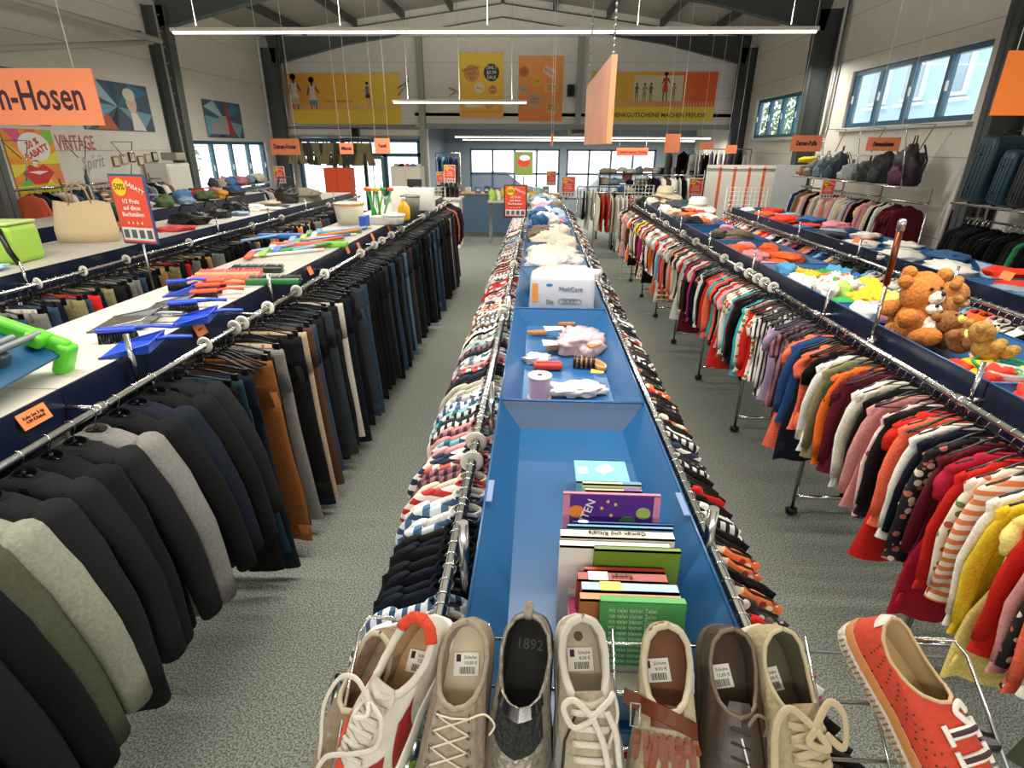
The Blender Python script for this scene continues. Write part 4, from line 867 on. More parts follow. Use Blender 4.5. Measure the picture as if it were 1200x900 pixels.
for (px, py, w_, c_, lb) in ((350, 290, .5, '#ec5426', 'flat orange-red broom head lying along the left boards'), (385, 289, .36, '#7cc83a', 'flat bright green broom head lying along the left boards'), (330, 279, .45, '#2f6fc0', 'flat blue squeegee on the left boards')):
    p = atz(px, py, ZB); o = empty('broom', lb, 'broom', p, .1, 'brooms on the left boards'); MB().rbox((0, 0, .02), (w_*.9, .09, .04), .012).build('head', blade(c_), o); MB().tube([(0, .0, .03), (-w_*.5, -.35, .03)], .011, 8).build('stick', blade('#8fb9e4'), o)
# big blue-and-green long handled dustpan in the near corner
o = empty('long_handled_dustpan', 'big blue dustpan with bright green rim and grey poles in the near left corner', 'dustpan', (-1.72, 1.86, ZB+.035), 0, rot=(0, .42, .12))
MB().add([V(-.32, -.52, .012), V(-.02, -.52, .012), V(-.02, -.0, .03), V(-.32, .0, .03), V(-.32, -.52, .02), V(-.02, -.52, .02), V(-.02, 0, .04), V(-.32, 0, .04)], [(3,2,1,0), (4,5,6,7), (0,1,5,4), (1,2,6,5), (2,3,7,6), (3,0,4,7)]).box((-.33, -.26, .05), (.012, .52, .09)).build('pan', blade('#0b4a70'), o)
mb = MB(); mb.rbox((-.17, .0, .05), (.32, .05, .07), .02); mb.rbox((-.02, .0, .01), (.05, .07, .12), .015); mb.rbox((-.1, -.03, .07), (.06, .08, .05), .015); mb.build('rim', blade('#5fd02f'), o)
for k in (0, 1): MB().tube([V(-.1-.03*k, -.03-.08*k, .09), V(-.11-.03*k, -.85, .09)], .012, 10).build('pole', mat('grey_tube', '#8f959c', .35, .6), o)
MB().rbox((-.16, -.2, .05), (.16, .05, .05), .01).build('brush_block', blade('#3c474e'), o)
crumple('folded_cloth', 'bright green cloth in the far left corner beside the big dustpan', 'textile', (-2.15, 1.9, ZB), (.2, .2, .08), fabric('#3cb04a'), 7)
# buckets, bottles and boxes at the far end of the left boards
def bucket(label, px, py, r, h, m, rim, group=None, z=ZB):
    p = atz(px, py, z); o = empty('bucket', label, 'bucket', p, group=group); MB().lathe([(r*.85, 0), (r, h), (r*.97, h), (r*.82, .006), (0, .006)], (0,0,0), 24, cap0=True, cap1=False).build('body', m, o)
    MB().lathe([(r*1.0, h-.02), (r*1.06, h-.018), (r*1.06, h), (r*.98, h), (r, h-.02)], (0,0,0), 24, cap0=False, cap1=False).build('rim', rim, o)
    MB().tube([(r*math.cos(a), 0, h-.01+.0*a+r*.9*math.sin(a)*.2) for a in [PI*k/12 for k in range(13)]], .003, 6).build('bail', STEEL, o); return o
bucket('white bucket with an orange lid rim on the far left boards', 411, 262, .16, .22, mat('milky_plastic', '#d9d5c2', .4), blade('#f0a03a'))
bucket('white basin beside the green brushes', 462, 262, .12, .1, WHITE, WHITE)
bucket('grey bin on the far end of the left boards', 482, 250, .12, .22, mat('grey_plastic_bin', '#77756e', .5), mat('grey_plastic_bin', '#77756e', .5))
for k in range(9):
    p = atz(437+3*(k % 5), 256-1*(k//5), ZB); o = empty('dish_brush', 'green and yellow dish brush standing in the bundle, %s of the clump' % ORD[k], 'brush', (p.x, p.y, ZB), group='bundle of dish brushes')
    t = V(rnd.uniform(-.12, .12), rnd.uniform(-.05, .05), .3); MB().tube([(0, 0, 0), t], .012, 6).build('handle', blade(['#2f9e4a', '#3fc06a', '#8fce3a'][k % 3]), o); MB().lathe([(.0, 0), (.035, .01), (.04, .04), (0, .05)], t, 10).build('bristles', blade(['#e8c23a', '#ec5426', '#2f9e4a'][k % 3]), o)
p = atz(474, 258, ZB); o = empty('plastic_bottle', 'yellow cleaner bottle on the far left boards', 'bottle', p); MB().lathe([(.0, 0), (.06, .0), (.07, .03), (.07, .14), (.04, .19), (.025, .2), (.025, .22), (0, .22)], n=18).build('body', blade('#f2b91e'), o); MB().lathe([(.028, .22), (.028, .25), (0, .25)], n=14).build('cap', blade('#ddd6c8'), o)
for (px, py, w_, h, c_, lb) in ((428, 268, .06, .13, '#2b58b8', 'small blue box in front of the dish brushes'), (452, 262, .3, .08, '#d5d2cb', 'white tray box under the dish brushes'), (492, 246, .4, .28, '#dad7d0', 'large white carton on the far left boards'), (470, 247, .2, .3, '#e4e1da', 'narrow white carton behind the yellow bottle')):
    p = atz(px, py, ZB); o = empty('carton', lb, 'box', p); MB().rbox((0, 0, h/2), (w_, .18, h), .006).build('carton_body', mat('carton_'+c_[1:], c_, .6), o); MB().box((0, 0, h+.001), (w_*.9, .03, .002)).build('tape', mat('parcel_tape', '#b8a888', .4), o)
# ---- second left table: bags and clothes
p = atz(15, 300, ZB)
o = empty('cooler_bag', 'lime green cooler bag with black strap on the second left table', 'bag', (-3.86, 3.9, ZB), .1)
MB().rbox((0, 0, .13), (.42, .3, .26), .04).build('body', mat('lime_nylon', '#a3cf4e', .6), o); MB().rbox((0, 0, .272), (.41, .29, .02), .02).build('lid', mat('pale_lime_nylon', '#c4dc8f', .6), o)
MB().tube([(.17, -.17, .25), (.2, -.2, .2), (.22, -.2, .1), (.25, -.19, .01)], .018, 8, flat=.35).build('strap', BLACKP, o)
crumple('folded_cloth', 'light blue folded cloth under the lime cooler bag', 'textile', (-3.72, 3.55, ZB), (.35, .3, .05), fabric('#a9cfe0'), 3)
p = atz(105, 283, ZB); o = empty('tote_bag', 'beige canvas tote bag leaning on the second left table', 'bag', (p.x, p.y, ZB), .25)
R0 = []
for z, a, b in ((0, .24, .09), (.1, .25, .1), (.22, .235, .07), (.33, .22, .03)): R0.append([V(x, y+z*.15, z+.012*math.sin(x*20)*(z > .2)) for x, y in ellipse(0, 0, a, b, 22)])
MB().loft(R0, 0, True, False).loft([R0[-1], [V(v.x*.94, v.y*.9, v.z-.05) for v in R0[-1]]], 0, False, True).build('body', mat('beige_canvas', '#d6bf98', .85, bump=.3), o)
for s in (-1, 1): MB().tube([(-.09, s*.03+.05, .3), (-.07, s*.05+.05, .45), (0, s*.06+.05, .49), (.07, s*.05+.05, .45), (.09, s*.03+.05, .3)], .011, 8, flat=.5).build('handle', mat('tan_canvas', '#b99c70', .85), o)
items = [((225, 262), (.5, .3, .16), '#1b1b1c', 'black leather bag on the second left table, nearest of three', 'handbag'), ((250, 255), (.45, .3, .15), '#202022', 'black leather bag, middle of three on the second table', 'handbag'), ((275, 249), (.4, .28, .17), '#161617', 'black leather bag, farthest of three beside the clothes', 'handbag'),
    ((206, 270), (.42, .26, .06), '#d8505a', 'pinkish red cloth at the table edge below the black bags', 'folded_cloth'), ((160, 270), (.3, .2, .08), '#c9b89a', 'sand-coloured purse behind the sign pole', 'purse'), ((150, 268), (.2, .2, .1), '#e0702a', 'orange purse beside the tote bag', 'purse'), ((315, 246), (.5, .35, .05), '#d9cfc2', 'pale heap of paper and linen on the second table', 'folded_cloth'),
    ((338, 238), (.36, .24, .3), '#23241f', 'black shiny handbag standing at the far end of the second table', 'handbag'), ((366, 236), (.6, .35, .26), '#8c8672', 'khaki jacket bundled at the far end of the second table', 'bundled_jacket'), ((300, 244), (.3, .25, .07), '#e8e2da', 'white blouse heap before the shiny handbag', 'folded_cloth'),
    ((386, 235), (.25, .25, .2), '#d9cfb8', 'cream bundle beside the khaki jacket', 'folded_cloth')]
for i, ((px, py), sz, c_, lb, nm) in enumerate(items):
    p = atz(px, py, ZB); o = crumple(nm, lb, nm.replace('_', ' '), (min(p.x, -3.6), p.y, ZB), sz, mat('leather_'+c_[1:], c_, .35) if nm == 'handbag' else fabric(c_), i+20, rz=rnd.uniform(-.5, .5))
    if nm == 'handbag': MB().tube([(-.12, 0, sz[2]*.75), (-.08, 0, sz[2]*1.2), (.08, 0, sz[2]*1.2), (.12, 0, sz[2]*.75)], .009, 8).build('handle', BLACKP, o)
# heaps on the third table: caps, bags, shoes
HC = ['#c9b89a', '#3a5f8c', '#e8e2da', '#c8452e', '#2c2c30', '#8fa5b8', '#b07a46', '#5c6f4a', '#d98a9a', '#efe6d0', '#47494d', '#7a2a30', '#5b87b5', '#d9a03a']
WORDC = {'#c9b89a': 'sand', '#3a5f8c': 'denim blue', '#e8e2da': 'white', '#c8452e': 'brick red', '#2c2c30': 'black', '#8fa5b8': 'pale blue', '#b07a46': 'tan', '#5c6f4a': 'moss green', '#d98a9a': 'pink', '#efe6d0': 'cream', '#47494d': 'dark grey', '#7a2a30': 'wine red', '#5b87b5': 'mid blue', '#d9a03a': 'mustard'}
used_l = set()
def heap(where, spots, z, names, seed=0, sz=(.26, .22, .1), grp=None, hc=HC):
    hr = random.Random(seed+5)
    for i, (x, y) in enumerate(spots):
        nm = names[i % len(names)]; c_ = hr.choice(hc); base = '%s %s %s' % (WORDC.get(c_, 'coloured'), nm.replace('_', ' '), where); lb = base; k = 1
        while lb in used_l: k += 1; lb = base+', %s of those' % NTH[k-1]
        used_l.add(lb); f = rnd.uniform(.75, 1.25)
        crumple(nm, lb, nm.replace('_', ' '), (x, y, z+(.03 if i % 3 == 2 else 0)), (sz[0]*f, sz[1]*f, sz[2]*rnd.uniform(.7, 1.3)), fabric(c_), seed*31+i+50, grp or nm.replace('_', ' ')+'s '+where, rnd.uniform(0, 3), seg=(20, 11))
NTH = ['first', 'second', 'third', 'fourth', 'fifth', 'sixth', 'seventh', 'eighth', 'ninth', 'tenth', 'eleventh', 'twelfth', 'thirteenth', 'fourteenth']
heap('on the third left table', [(-5.12-.13*(i % 4), 6.3+.125*i) for i in range(32)], ZB, ['cap', 'rolled_scarf', 'handbag', 'folded_textile'], 1, (.3, .26, .16))
heap('on the second left table near its middle', [(-3.62-.2*(i % 3), 6.9+.32*i) for i in range(5)], ZB, ['folded_textile', 'rolled_scarf'], 2, (.3, .26, .07))
# ---- centre trays
ZT = 1.338
def book(label, px0, px1, py, zt, h, th, cols, tilt=0, name='book', cover=None, spine_word=None, pages_side=0):
    a = atz(px0, py, zt); b = atz(px1, py, zt); y = (a.y+b.y)/2; w_ = b.x-a.x
    o = empty(name, label, 'book', ((a.x+b.x)/2, y, zt-h), group='second-hand books in the nearest blue tray'); R_ = Matrix.Rotation(tilt, 3, 'X'); m = mat('book_'+cols[0][1:], cols[0], .35)
    off = V(0, 0, 0)
    q = lambda x, yy, z: R_ @ V(x, yy, z)
    MB().box(q(0, 0, h-.002), (w_, th, .004), R=R_).box(q(0, -th/2+.001, h/2), (w_, .002, h), R=R_).box(q(0, th/2-.001, h/2), (w_, .002, h), R=R_).build('cover', m, o)
    MB().box(q(0, 0, h/2-.003), (w_-.008, th-.004, h-.008), R=R_).build('pages', mat('book_pages', '#d8cdb4', .8), o)
    if len(cols) > 1: MB().box(q(w_*cols[3] if len(cols) > 3 else 0, 0, h+.0007), (w_*(cols[2] if len(cols) > 2 else .3), th*.96, .0012), R=R_).build('spine_band', mat('book_'+cols[1][1:], cols[1], .35), o)
    if spine_word: text('spine_title', spine_word, th*.6, mat('book_ink', '#5a5040'), o, (q(0, 0, h+.0015), R_ @ V(-1, 0, 0), R_ @ V(0, -1, 0)))
    if cover: cover(o, q, w_, th, h, R_)
    return o
def cov_purple(o, q, w_, th, h, R_):
    f = -th/2-.0006
    MB().box(q(0, f, h/2), (w_*.86, .001, h*.98), R=R_).build('cover_picture', mat('book_violet', '#5b2d86', .4), o)
    P = lambda nm, poly, c_, d=.0012: MB().prism(poly, (q(0, f-d, 0), R_ @ EX, R_ @ EZ), .0008).build(nm, mat('print_'+c_[1:], c_), o)
    P('orange_badge', ellipse(-w_*.36, h*.74, .018, .015, 18), '#f08a2c'); P('green_badge', ellipse(w_*.33, h*.74, .016, .014, 18), '#a9b85a'); P('printed_fruit', ellipse(w_*.2, h*.38, .05, .028, 20), '#e85a2a'); P('printed_fruit', ellipse(w_*.34, h*.42, .022, .022, 18), '#ef7a2c', .0018)
    P('printed_hill', ellipse(w_*.02, h*.3, .04, .012, 16), '#d98a7a'); P('printed_leaf', ellipse(w_*.17, h*.62, .018, .012, 14), '#5f9a4a', .002)
    text('cover_title', 'GESCHICHTEN', .026, WHITEP, o, (q(-w_*.2, f-.0022, h*.93), R_ @ V(.35, 0, 1), R_ @ V(-1, 0, .35)), align='RIGHT')
    for x, z in ((-.05, .8), (.0, .7), (.02, .86), (-.02, .9)): P('star', ellipse(w_*x*2, h*z, .004, .004, 6), '#f0c03a')
def cov_green(o, q, w_, th, h, R_):
    f = -th/2-.001
    for k in range(11): text('cover_text', ['Lorem', 'Ein Buch über', 'die Kunst, das', 'Leben zu', 'geniessen und'][k % 5][0:0]+'mit vielen kleinen Zeilen', .0105, mat('print_palegreen', '#d9efcf'), o, (q(-w_*.12, f, h*(.9-.07*k)), R_ @ EX, R_ @ EZ), sx=.75)
book('light blue paperback lying at the far end of the book row', 674, 735, 552, 1.40, .035, .11, ('#7fbfce',), 0, cover=lambda o, q, w_, th, h, R_: (MB().box(q(.01, .01, h+.0006), (.045, .035, .001), R=Matrix.Rotation(.7, 3, 'Z')).build('cover_print', mat('print_white_label', '#e5efef'), o), MB().box(q(-.05, 0, h+.0006), (.03, .04, .001)).build('cover_print', mat('print_pale_teal', '#a8d5dc'), o)))
book('pale yellow-blue slim book behind the purple one, farthest', 683, 751, 566, 1.47, .13, .012, ('#c9d3b4', '#6f9bc4', .3, .33))
book('cream and violet slim book just beyond the green one', 686, 752, 574, 1.475, .13, .01, ('#dccfae', '#7a5aa8', .3, .33)); book('slim green book directly behind the purple one', 680, 755, 579, 1.475, .13, .008, ('#3f9a52', '#cfe0d8', .5, .1))
book('large purple picture book with orange fruit on its cover', 661, 776, 584, 1.505, .165, .010, ('#d98aa6',), -.12, cover=cov_purple)
book('thin dark blue book leaning before the purple one', 672, 788, 613, 1.49, .15, .008, ('#2b4f9a', '#dfe6ee', .1, -.4)); book('thin light blue book before the dark blue one', 665, 788, 617, 1.495, .155, .01, ('#6aa5d5',))
book('white book with faint grey lettering on its spine', 657, 789, 626, 1.50, .16, .024, ('#e6dfcf',), spine_word='Comen und Rituale'); book('cream-white tall book with bare white cover, left end showing', 656, 784, 638, 1.525, .185, .018, ('#e8e4da',), .0)
book('dark olive green book, wide and upright', 697, 797, 643, 1.53, .19, .012, ('#6b8a2c',)); book('thin red book behind the thick red one', 685, 778, 667, 1.50, .16, .012, ('#b53a2c',))
book('thick brick-red book with white print on its spine', 677, 781, 676, 1.505, .165, .022, ('#a8392f', '#e9ddcc', .22, -.27), spine_word='Roman'); book('light blue book with a yellow band on its spine', 682, 794, 688, 1.505, .165, .022, ('#a4c3de', '#f0c94a', .22, -.2))
book('orange hardback in front of the light blue book', 680, 798, 700, 1.505, .165, .018, ('#e08a4a',)); book('small red and white book left of the green cover', 692, 760, 708, 1.48, .14, .016, ('#d8402c', '#f0ece4', .15, -.4))
book('bright green book with white text on its cover, behind the fringed shoe', 706, 808, 716, 1.52, .15, .016, ('#5fb567',), -.18, cover=cov_green)
for i, (c_, lb) in enumerate((('#a97a3c', 'brown patterned book spine below the green cover'), ('#e9e6e0', 'white book spine below the brown one, between the shoes'), ('#d8508a', 'pink and white book spine seen between two shoes'), ('#6f9fc8', 'blue book spine seen between two shoes'), ('#e6e2da', 'white book low between the two middle shoes'), ('#c9c2b8', 'pale grey book nearest the camera between the middle shoes'))):
    yy = .885-.046*i; o = empty('book', lb, 'book', (.17, yy, ZT), group='second-hand books in the nearest blue tray'); MB().box((0, 0, .045-.004*i), (.19, .042, .1-.008*i)).build('cover', mat('book_'+c_[1:], c_, .35), o); MB().box((0, 0, .045-.004*i), (.191, .03, .08-.008*i)).build('pages', mat('book_pages', '#d8cdb4', .8), o)
# paper strips stuck on the tray rim
TAPE = mat('clear_tape', '#9fb3d8', .2, alpha=.6)
for (px, py, x, lb) in ((571, 590, -.108, 'clear tape strip on the left rim of the nearest tray'), (803, 595, .368, 'clear tape strip on the right rim of the nearest tray')):
    p = atx(px, py, x); tag(MB().box((0, 0, 0), (.014, .09, .003)).build('tape_strip', TAPE, None, (x+(.008 if x < 0 else -.008), p.y, 1.424)), lb, 'tape')
# second tray: spool, papers, orthopaedic bits in plastic
def disc_(c, r): return c
p = atz(632, 470, ZT); o = empty('thread_spool', 'white spool wound with pale pink thread in the second tray', 'spool', (p.x, p.y+.03, ZT))
MB().lathe([(.038, .006), (.038, .085)], n=24, cap0=False, cap1=False).lathe([(.037, .01+.0)]+[(.0385+.0012*(k % 2), .008+.0035*k) for k in range(22)], n=24, cap0=False, cap1=False).build('thread', mat('pink_thread', '#c7a3b5', .8), o)
MB().lathe([(.008, 0), (.045, 0), (.045, .006), (.008, .006)], n=28).lathe([(.009, .087), (.045, .087), (.045, .093), (.009, .093), (.009, .087)], n=28, cap0=False, cap1=False).build('flange', mat('spool_white', '#dcd6cc', .5), o); MB().lathe([(.009, .05), (.009, .0935)], n=12).build('bore', BLKP, o)
PLASTIC = mat('clear_crinkled_plastic', '#e8e4e6', .12, alpha=.45, bump=.4, scale=30)
def tput(px, py, z=ZT): q_ = atz(px, py, z); return (q_.x, q_.y, z)
crumple('plastic_bag', 'crumpled clear plastic bag with pink things, in the second tray', 'plastic bag', tput(678, 408), (.23, .3, .11), mat('pinkish_bag', '#dcbfc4', .25, alpha=.75, bump=.5, scale=25), 61, sharp=1.3)
crumple('plastic_bag', 'white plastic bag under the papers at the near end of the second tray', 'plastic bag', tput(676, 460), (.22, .13, .05), mat('white_bag', '#dedad8', .3, bump=.5, scale=25), 62, sharp=1.3)
crumple('plastic_bag', 'white plastic bag at the left of the second tray by the red pouch', 'plastic bag', tput(628, 424), (.12, .1, .05), mat('white_bag', '#dedad8', .3), 63, sharp=1.2)
def sandalish(label, px, py, rz, c_, l=.11):
    p = tput(px, py, ZT+.02); o = empty('sandal_insole', label, 'insole', p, rz); pts = []
    for k in range(24):
        a = 2*PI*k/24; pts.append((l/2*math.cos(a), l*.19*(1+.25*math.cos(a))*math.sin(a)))
    MB().prism(pts, ((0, 0, 0), EX, EY), .012).build('sole', mat('cork_'+c_[1:], c_, .7), o); MB().prism([(x*.8, y*.7) for x, y in pts], ((0, 0, .001), EX, EY), .003).build('footbed', mat('cork_dark', '#a06a3a', .7), o); return o
sandalish('brown child insole at the upper left of the second tray', 630, 388, .2, '#c08a52'); sandalish('brown insole at the top middle of the second tray', 664, 378, .1, '#b98450', .09); sandalish('patterned insole under the plastic bag', 652, 405, .5, '#b98a50'); sandalish('tan insole at the right of the second tray', 701, 425, -1.2, '#dba26a', .12)
for (px, py, w_, l_, rz, c_, lb) in ((650, 385, .1, .06, .25, '#dcd9cf', 'white folded paper over the brown insole'), (645, 402, .07, .07, .1, '#e2ddd2', 'small white card below the folded paper'), (697, 404, .08, .03, .7, '#f07a3c', 'orange strip at the right edge of the plastic bag'), (662, 455, .08, .07, .1, '#dfdad6', 'white slip of paper beside the spool'), (700, 436, .05, .03, -.2, '#e8b23a', 'small yellow label in the second tray')):
    p = tput(px, py, ZT+.05 if lb.startswith('orange') or lb.startswith('white folded') else ZT+.045); o = MB().add([V(-w_/2, -l_/2, 0), V(w_/2, -l_/2, .004), V(w_/2, l_/2, 0), V(-w_/2, l_/2, .006), V(-w_/2, -l_/2, -.002), V(w_/2, -l_/2, .002), V(w_/2, l_/2, -.002), V(-w_/2, l_/2, .004)], [(0,1,2,3), (7,6,5,4), (0,4,5,1), (1,5,6,2), (2,6,7,3), (3,7,4,0)]).build('paper_slip', mat('paper_'+c_[1:], c_, .6), None, p, (0, 0, rz)); tag(o, lb, 'paper')
p = tput(642, 432); o = empty('pouch', 'red rectangular pouch in the second tray', 'pouch', p, .02); MB().rbox((0, 0, .015), (.12, .05, .028), .01).build('body', mat('red_pouch', '#d8392f', .5), o); MB().box((0, -.005, .030), (.1, .004, .002)).build('zip', BLKP, o)
p = tput(684, 430); o = empty('knee_brace', 'black strapped brace beside the red pouch', 'brace', p, -.1)
mb = MB()
for k in range(5): mb.tube([V(-.04+.02*k, .022*math.cos(a), .022+.022*math.sin(a)) for a in [2*PI*j/10 for j in range(11)]], .006, 6)
mb.build('strap', BLACKP, o); MB().lathe([(.0, -.045), (.016, -.045), (.018, .045), (.0, .045)], (0, 0, .022), 10, 0, Matrix.Rotation(PI/2, 3, 'Y')).build('padding', mat('brace_tan', '#c98a4c'), o)
p = tput(712, 438); 
# third tray: pack of pads
a = atz(620, 362, 1.36); b = atz(692, 362, 1.36); wm = b.x-a.x
o = empty('incontinence_pad_pack', 'white plastic pack printed MoliCare Slip in the third blue tray', 'pack', ((a.x+b.x)/2+.005, 3.03, ZT+.004), -.02)
MB().rbox((0, 0, .12), (wm, .17, .235), .03).build('pack_body', mat('pack_white', '#b9bcc6', .3, bump=.2, scale=12), o)
crumple('pack_top', None, None, (wm*.15, .05, .2), (wm*.85, .16, .09), PLASTIC, 77, parent=o, sharp=.9)
fp = lambda x, z: ((x, -.0862, z), (1, 0, 0), (0, 0, 1))
text('brand_print', 'MoliCare', .034, mat('print_grey_blue', '#5c6677'), o, fp(.045, .165)); text('brand_print', 'Slip', .03, mat('print_grey_blue', '#5c6677'), o, fp(-.065, .095))
MB().box((-wm*.42, -.086, .165), (.03, .002, .055)).box((-wm*.42, -.0862, .115), (.035, .002, .04)).build('orange_print', mat('pack_orange', '#d98a3a', .5), o); MB().prism(ellipse(-.07, .185, .018, .008, 18), fp(0, 0), .001).build('logo_oval', mat('pack_blue', '#2f6fa8', .5), o)
mb = MB()
for k in range(5): mb.tube([V(.0+.03*k*.7+.02*math.cos(t), -.087, .1+.014*math.sin(t)) for t in [2*PI*j/12 for j in range(13)]], .0012, 4)
mb.build('line_drawing', mat('print_grey_blue', '#5c6677'), o)
# fourth and farther trays
p = tput(645, 318); o = empty('shoe_box', 'dark open cardboard box holding cream cloth in the fourth tray', 'box', (.09, 3.52, ZT), .05); mb = MB()
for s in (-1, 1): mb.box((s*.12, 0, .045), (.005, .17, .09)); mb.box((0, s*.085, .045), (.24, .005, .09))
mb.box((0, 0, .003), (.24, .17, .005)); mb.build('carton_body', mat('dark_print_box', '#3a3234', .6, noisy=.6, scale=30), o)
crumple('cream_blanket', 'cream knitted cloth piled on the dark box in the fourth tray', 'textile', (.11, 3.55, ZT+.06), (.3, .26, .14), fabric('#e3d6b6'), 81)
crumple('cream_blanket', 'beige towel beyond the cream cloth in the fourth tray', 'textile', (.1, 3.82, ZT), (.26, .22, .13), fabric('#cdbd9c'), 82)
HW = ['#e8e2da', '#d9c3c0', '#efe6d0', '#c9b89a', '#e8e2da', '#8fa5b8', '#47494d', '#3a5f8c', '#d98a9a', '#7a6a58']
WORDC.update({'#d9c3c0': 'dusty pink', '#7a6a58': 'taupe'})
heap('in the fifth centre tray', [(.05+.09*(i % 3), 4.2+.09*i) for i in range(9)], ZT+.01, ['folded_textile', 'tablecloth', 'towel'], 5, (.26, .24, .14), hc=['#e8e2da', '#efe6d0', '#d9c3c0', '#e8e2da'])
heap('in the sixth centre tray', [(.04+.09*(i % 3), 5.25+.1*i) for i in range(9)], ZT+.01, ['folded_textile', 'towel', 'cap'], 6, (.26, .25, .16), hc=['#c9b89a', '#7a6a58', '#e8e2da', '#efe6d0'])
heap('in the far centre trays', [(.03+.07*(i % 4), 6.35+.13*i) for i in range(24)], ZT+.01, ['folded_textile', 'sweater_roll', 'cap', 'scarf'], 7, (.28, .26, .2), hc=HW)
# ---- right front trays: toys, plush animals, textiles
WORDC.update({'#f06a3a': 'orange', '#f0a0a0': 'salmon pink', '#e8402c': 'red', '#3aa64e': 'green', '#f2c63a': 'yellow', '#5aa9d8': 'sky blue', '#3f62b8': 'royal blue', '#f4efe6': 'white', '#9ad0c8': 'mint', '#e7a4b8': 'rose pink', '#b5d86a': 'lime'})
TOY = ['#f06a3a', '#f4efe6', '#e8402c', '#3aa64e', '#f2c63a', '#5aa9d8', '#3f62b8', '#f4efe6', '#9ad0c8', '#e7a4b8', '#b5d86a']
heap('in the near right tray of toys', [(1.78+.1*(i % 4), 1.7+.045*i) for i in range(14)], ZT+.01, ['soft_toy', 'toy_cloth', 'plastic_toy'], 8, (.13, .12, .09), hc=TOY)
heap('in the second right tray among the toys', [(1.76+.11*(i % 4), 2.98+.052*i) for i in range(22)], ZT+.01, ['soft_toy', 'toy_cloth', 'baby_blanket', 'plastic_toy'], 9, (.17, .15, .13), hc=TOY)
heap('in the third right tray', [(1.78+.11*(i % 3), 4.35+.12*i) for i in range(8)], ZT+.01, ['cap', 'scarf', 'toy_cloth'], 10, (.26, .2, .1), hc=['#f06a3a', '#f0a0a0', '#e8402c', '#f06a3a'])
heap('in the fourth right tray', [(1.78+.12*(i % 3), 5.5+.14*i) for i in range(6)], ZT+.01, ['cap', 'scarf', 'handbag'], 11, (.24, .2, .1), hc=['#47494d', '#e7a4b8', '#2c2c30', '#7a6a58'])
heap('in the far right trays', [(1.78+.1*(i % 4), 6.7+.12*i) for i in range(26)], ZT+.02, ['cap', 'folded_textile', 'scarf'], 12, (.28, .24, .14), hc=['#e8402c', '#e8e2da', '#47494d', '#c9b89a', '#f06a3a', '#e8e2da', '#2c2c30', '#d9c3c0'])
heap('on the second right rack', [(3.0+.13*(i % 3), 3.0+.2*i) for i in range(28)], ZT+.03, ['folded_shirt', 'folded_trousers', 'folded_towel'], 13, (.34, .28, .09), hc=['#e7a4b8', '#47494d', '#3a5f8c', '#e8402c', '#e8e2da', '#8fa5b8', '#2c2c30', '#f4efe6', '#d98a9a', '#f06a3a'])
crumple('plastic_bag', 'clear plastic bag of orange and green toy bricks on the right trays', 'plastic bag', (1.9, 3.55, ZT+.01), (.3, .28, .2), pattern('floral', '#d9dcd4', '#ec6a3a', '#4aa65a', .9), 91, sharp=.9)
FUR = {}
def fur(c_): return mat('fur_'+c_[1:], c_, .95, noisy=.3, scale=70, bump=1.0)
def ball(mb, c, r, m=0, n=14, k=10, sc=(1, 1, 1), seed=0):
    rings = []
    for j in range(1, k):
        t = PI*j/k; rings.append([V(c[0]+r*sc[0]*(1+.09*noise.noise(V(math.cos(2*PI*i/n)*3, math.sin(2*PI*i/n)*3, t*3+seed)))*math.sin(t)*math.cos(2*PI*i/n), c[1]+r*sc[1]*math.sin(t)*math.sin(2*PI*i/n), c[2]+r*sc[2]*math.cos(t)) for i in range(n)])
    mb.loft(rings, m, True, True)
def plush(label, x, y, z, s, rz, c1, c2, rx=0):
    o = empty('plush_bear', label, 'plush toy', (x, y, z), rot=(rx, 0, rz), group='plush animals in the right tray')
    mb = MB(); ball(mb, (0, 0, .1*s), .1*s, 0, sc=(1, .9, 1.05)); ball(mb, (0, -.02*s, .24*s), .085*s, 0)
    for q in (-1, 1): ball(mb, (q*.07*s, 0, .31*s), .032*s, 0); ball(mb, (q*.11*s, -.04*s, .14*s), .045*s, 0, sc=(1.2, 1, .9)); ball(mb, (q*.08*s, -.1*s, .045*s), .05*s, 0, sc=(.9, 1.4, .9))
    mb.build('body', fur(c1), o); mb = MB(); ball(mb, (0, -.09*s, .22*s), .04*s, 0, sc=(1.1, .9, .8)); mb.build('muzzle', fur(c2), o)
    mb = MB(); ball(mb, (0, -.127*s, .235*s), .011*s)
    for q in (-1, 1): ball(mb, (q*.032*s, -.096*s, .262*s), .009*s)
    mb.build('eyes_and_nose', BLACKP, o); mb = MB(); ball(mb, (0, -.055*s, .09*s), .065*s, sc=(1, .7, 1)); mb.build('belly', fur(c2), o); return o
for i, (px, py, s, rz, c1, c2, lb, rx) in enumerate(((1042, 398, .95, .4, '#b9702c', '#e8ddcc', 'large ginger plush bear with white belly, leftmost in the right tray', -.3), (1062, 385, 1.0, -.3, '#c07a34', '#d9a86a', 'large ginger plush bear leaning at the tray rim', .2), (1085, 378, .8, .9, '#b0743a', '#caa070', 'light brown plush bear behind the two ginger ones', .3),
    (1078, 402, .75, -.2, '#a9642a', '#efe6d8', 'small ginger and white plush animal before the bears', -.4), (1103, 392, .7, -1.0, '#9c6a34', '#5a3a20', 'dark brown plush animal at the right of the bears', .3), (1132, 415, .6, .6, '#8a5a2c', '#e6c46a', 'brown plush lying on yellow cloths in the right tray', -.8), (1160, 424, .55, 1.4, '#a8803a', '#d9c088', 'small tan plush animal beyond the green basket', -.6))):
    p = atz(px, py, ZT+.05); plush(lb, min(max(p.x, 1.78), 2.08), p.y, ZT+(.03 if rx > -.5 else .06), s, rz, c1, c2, rx)
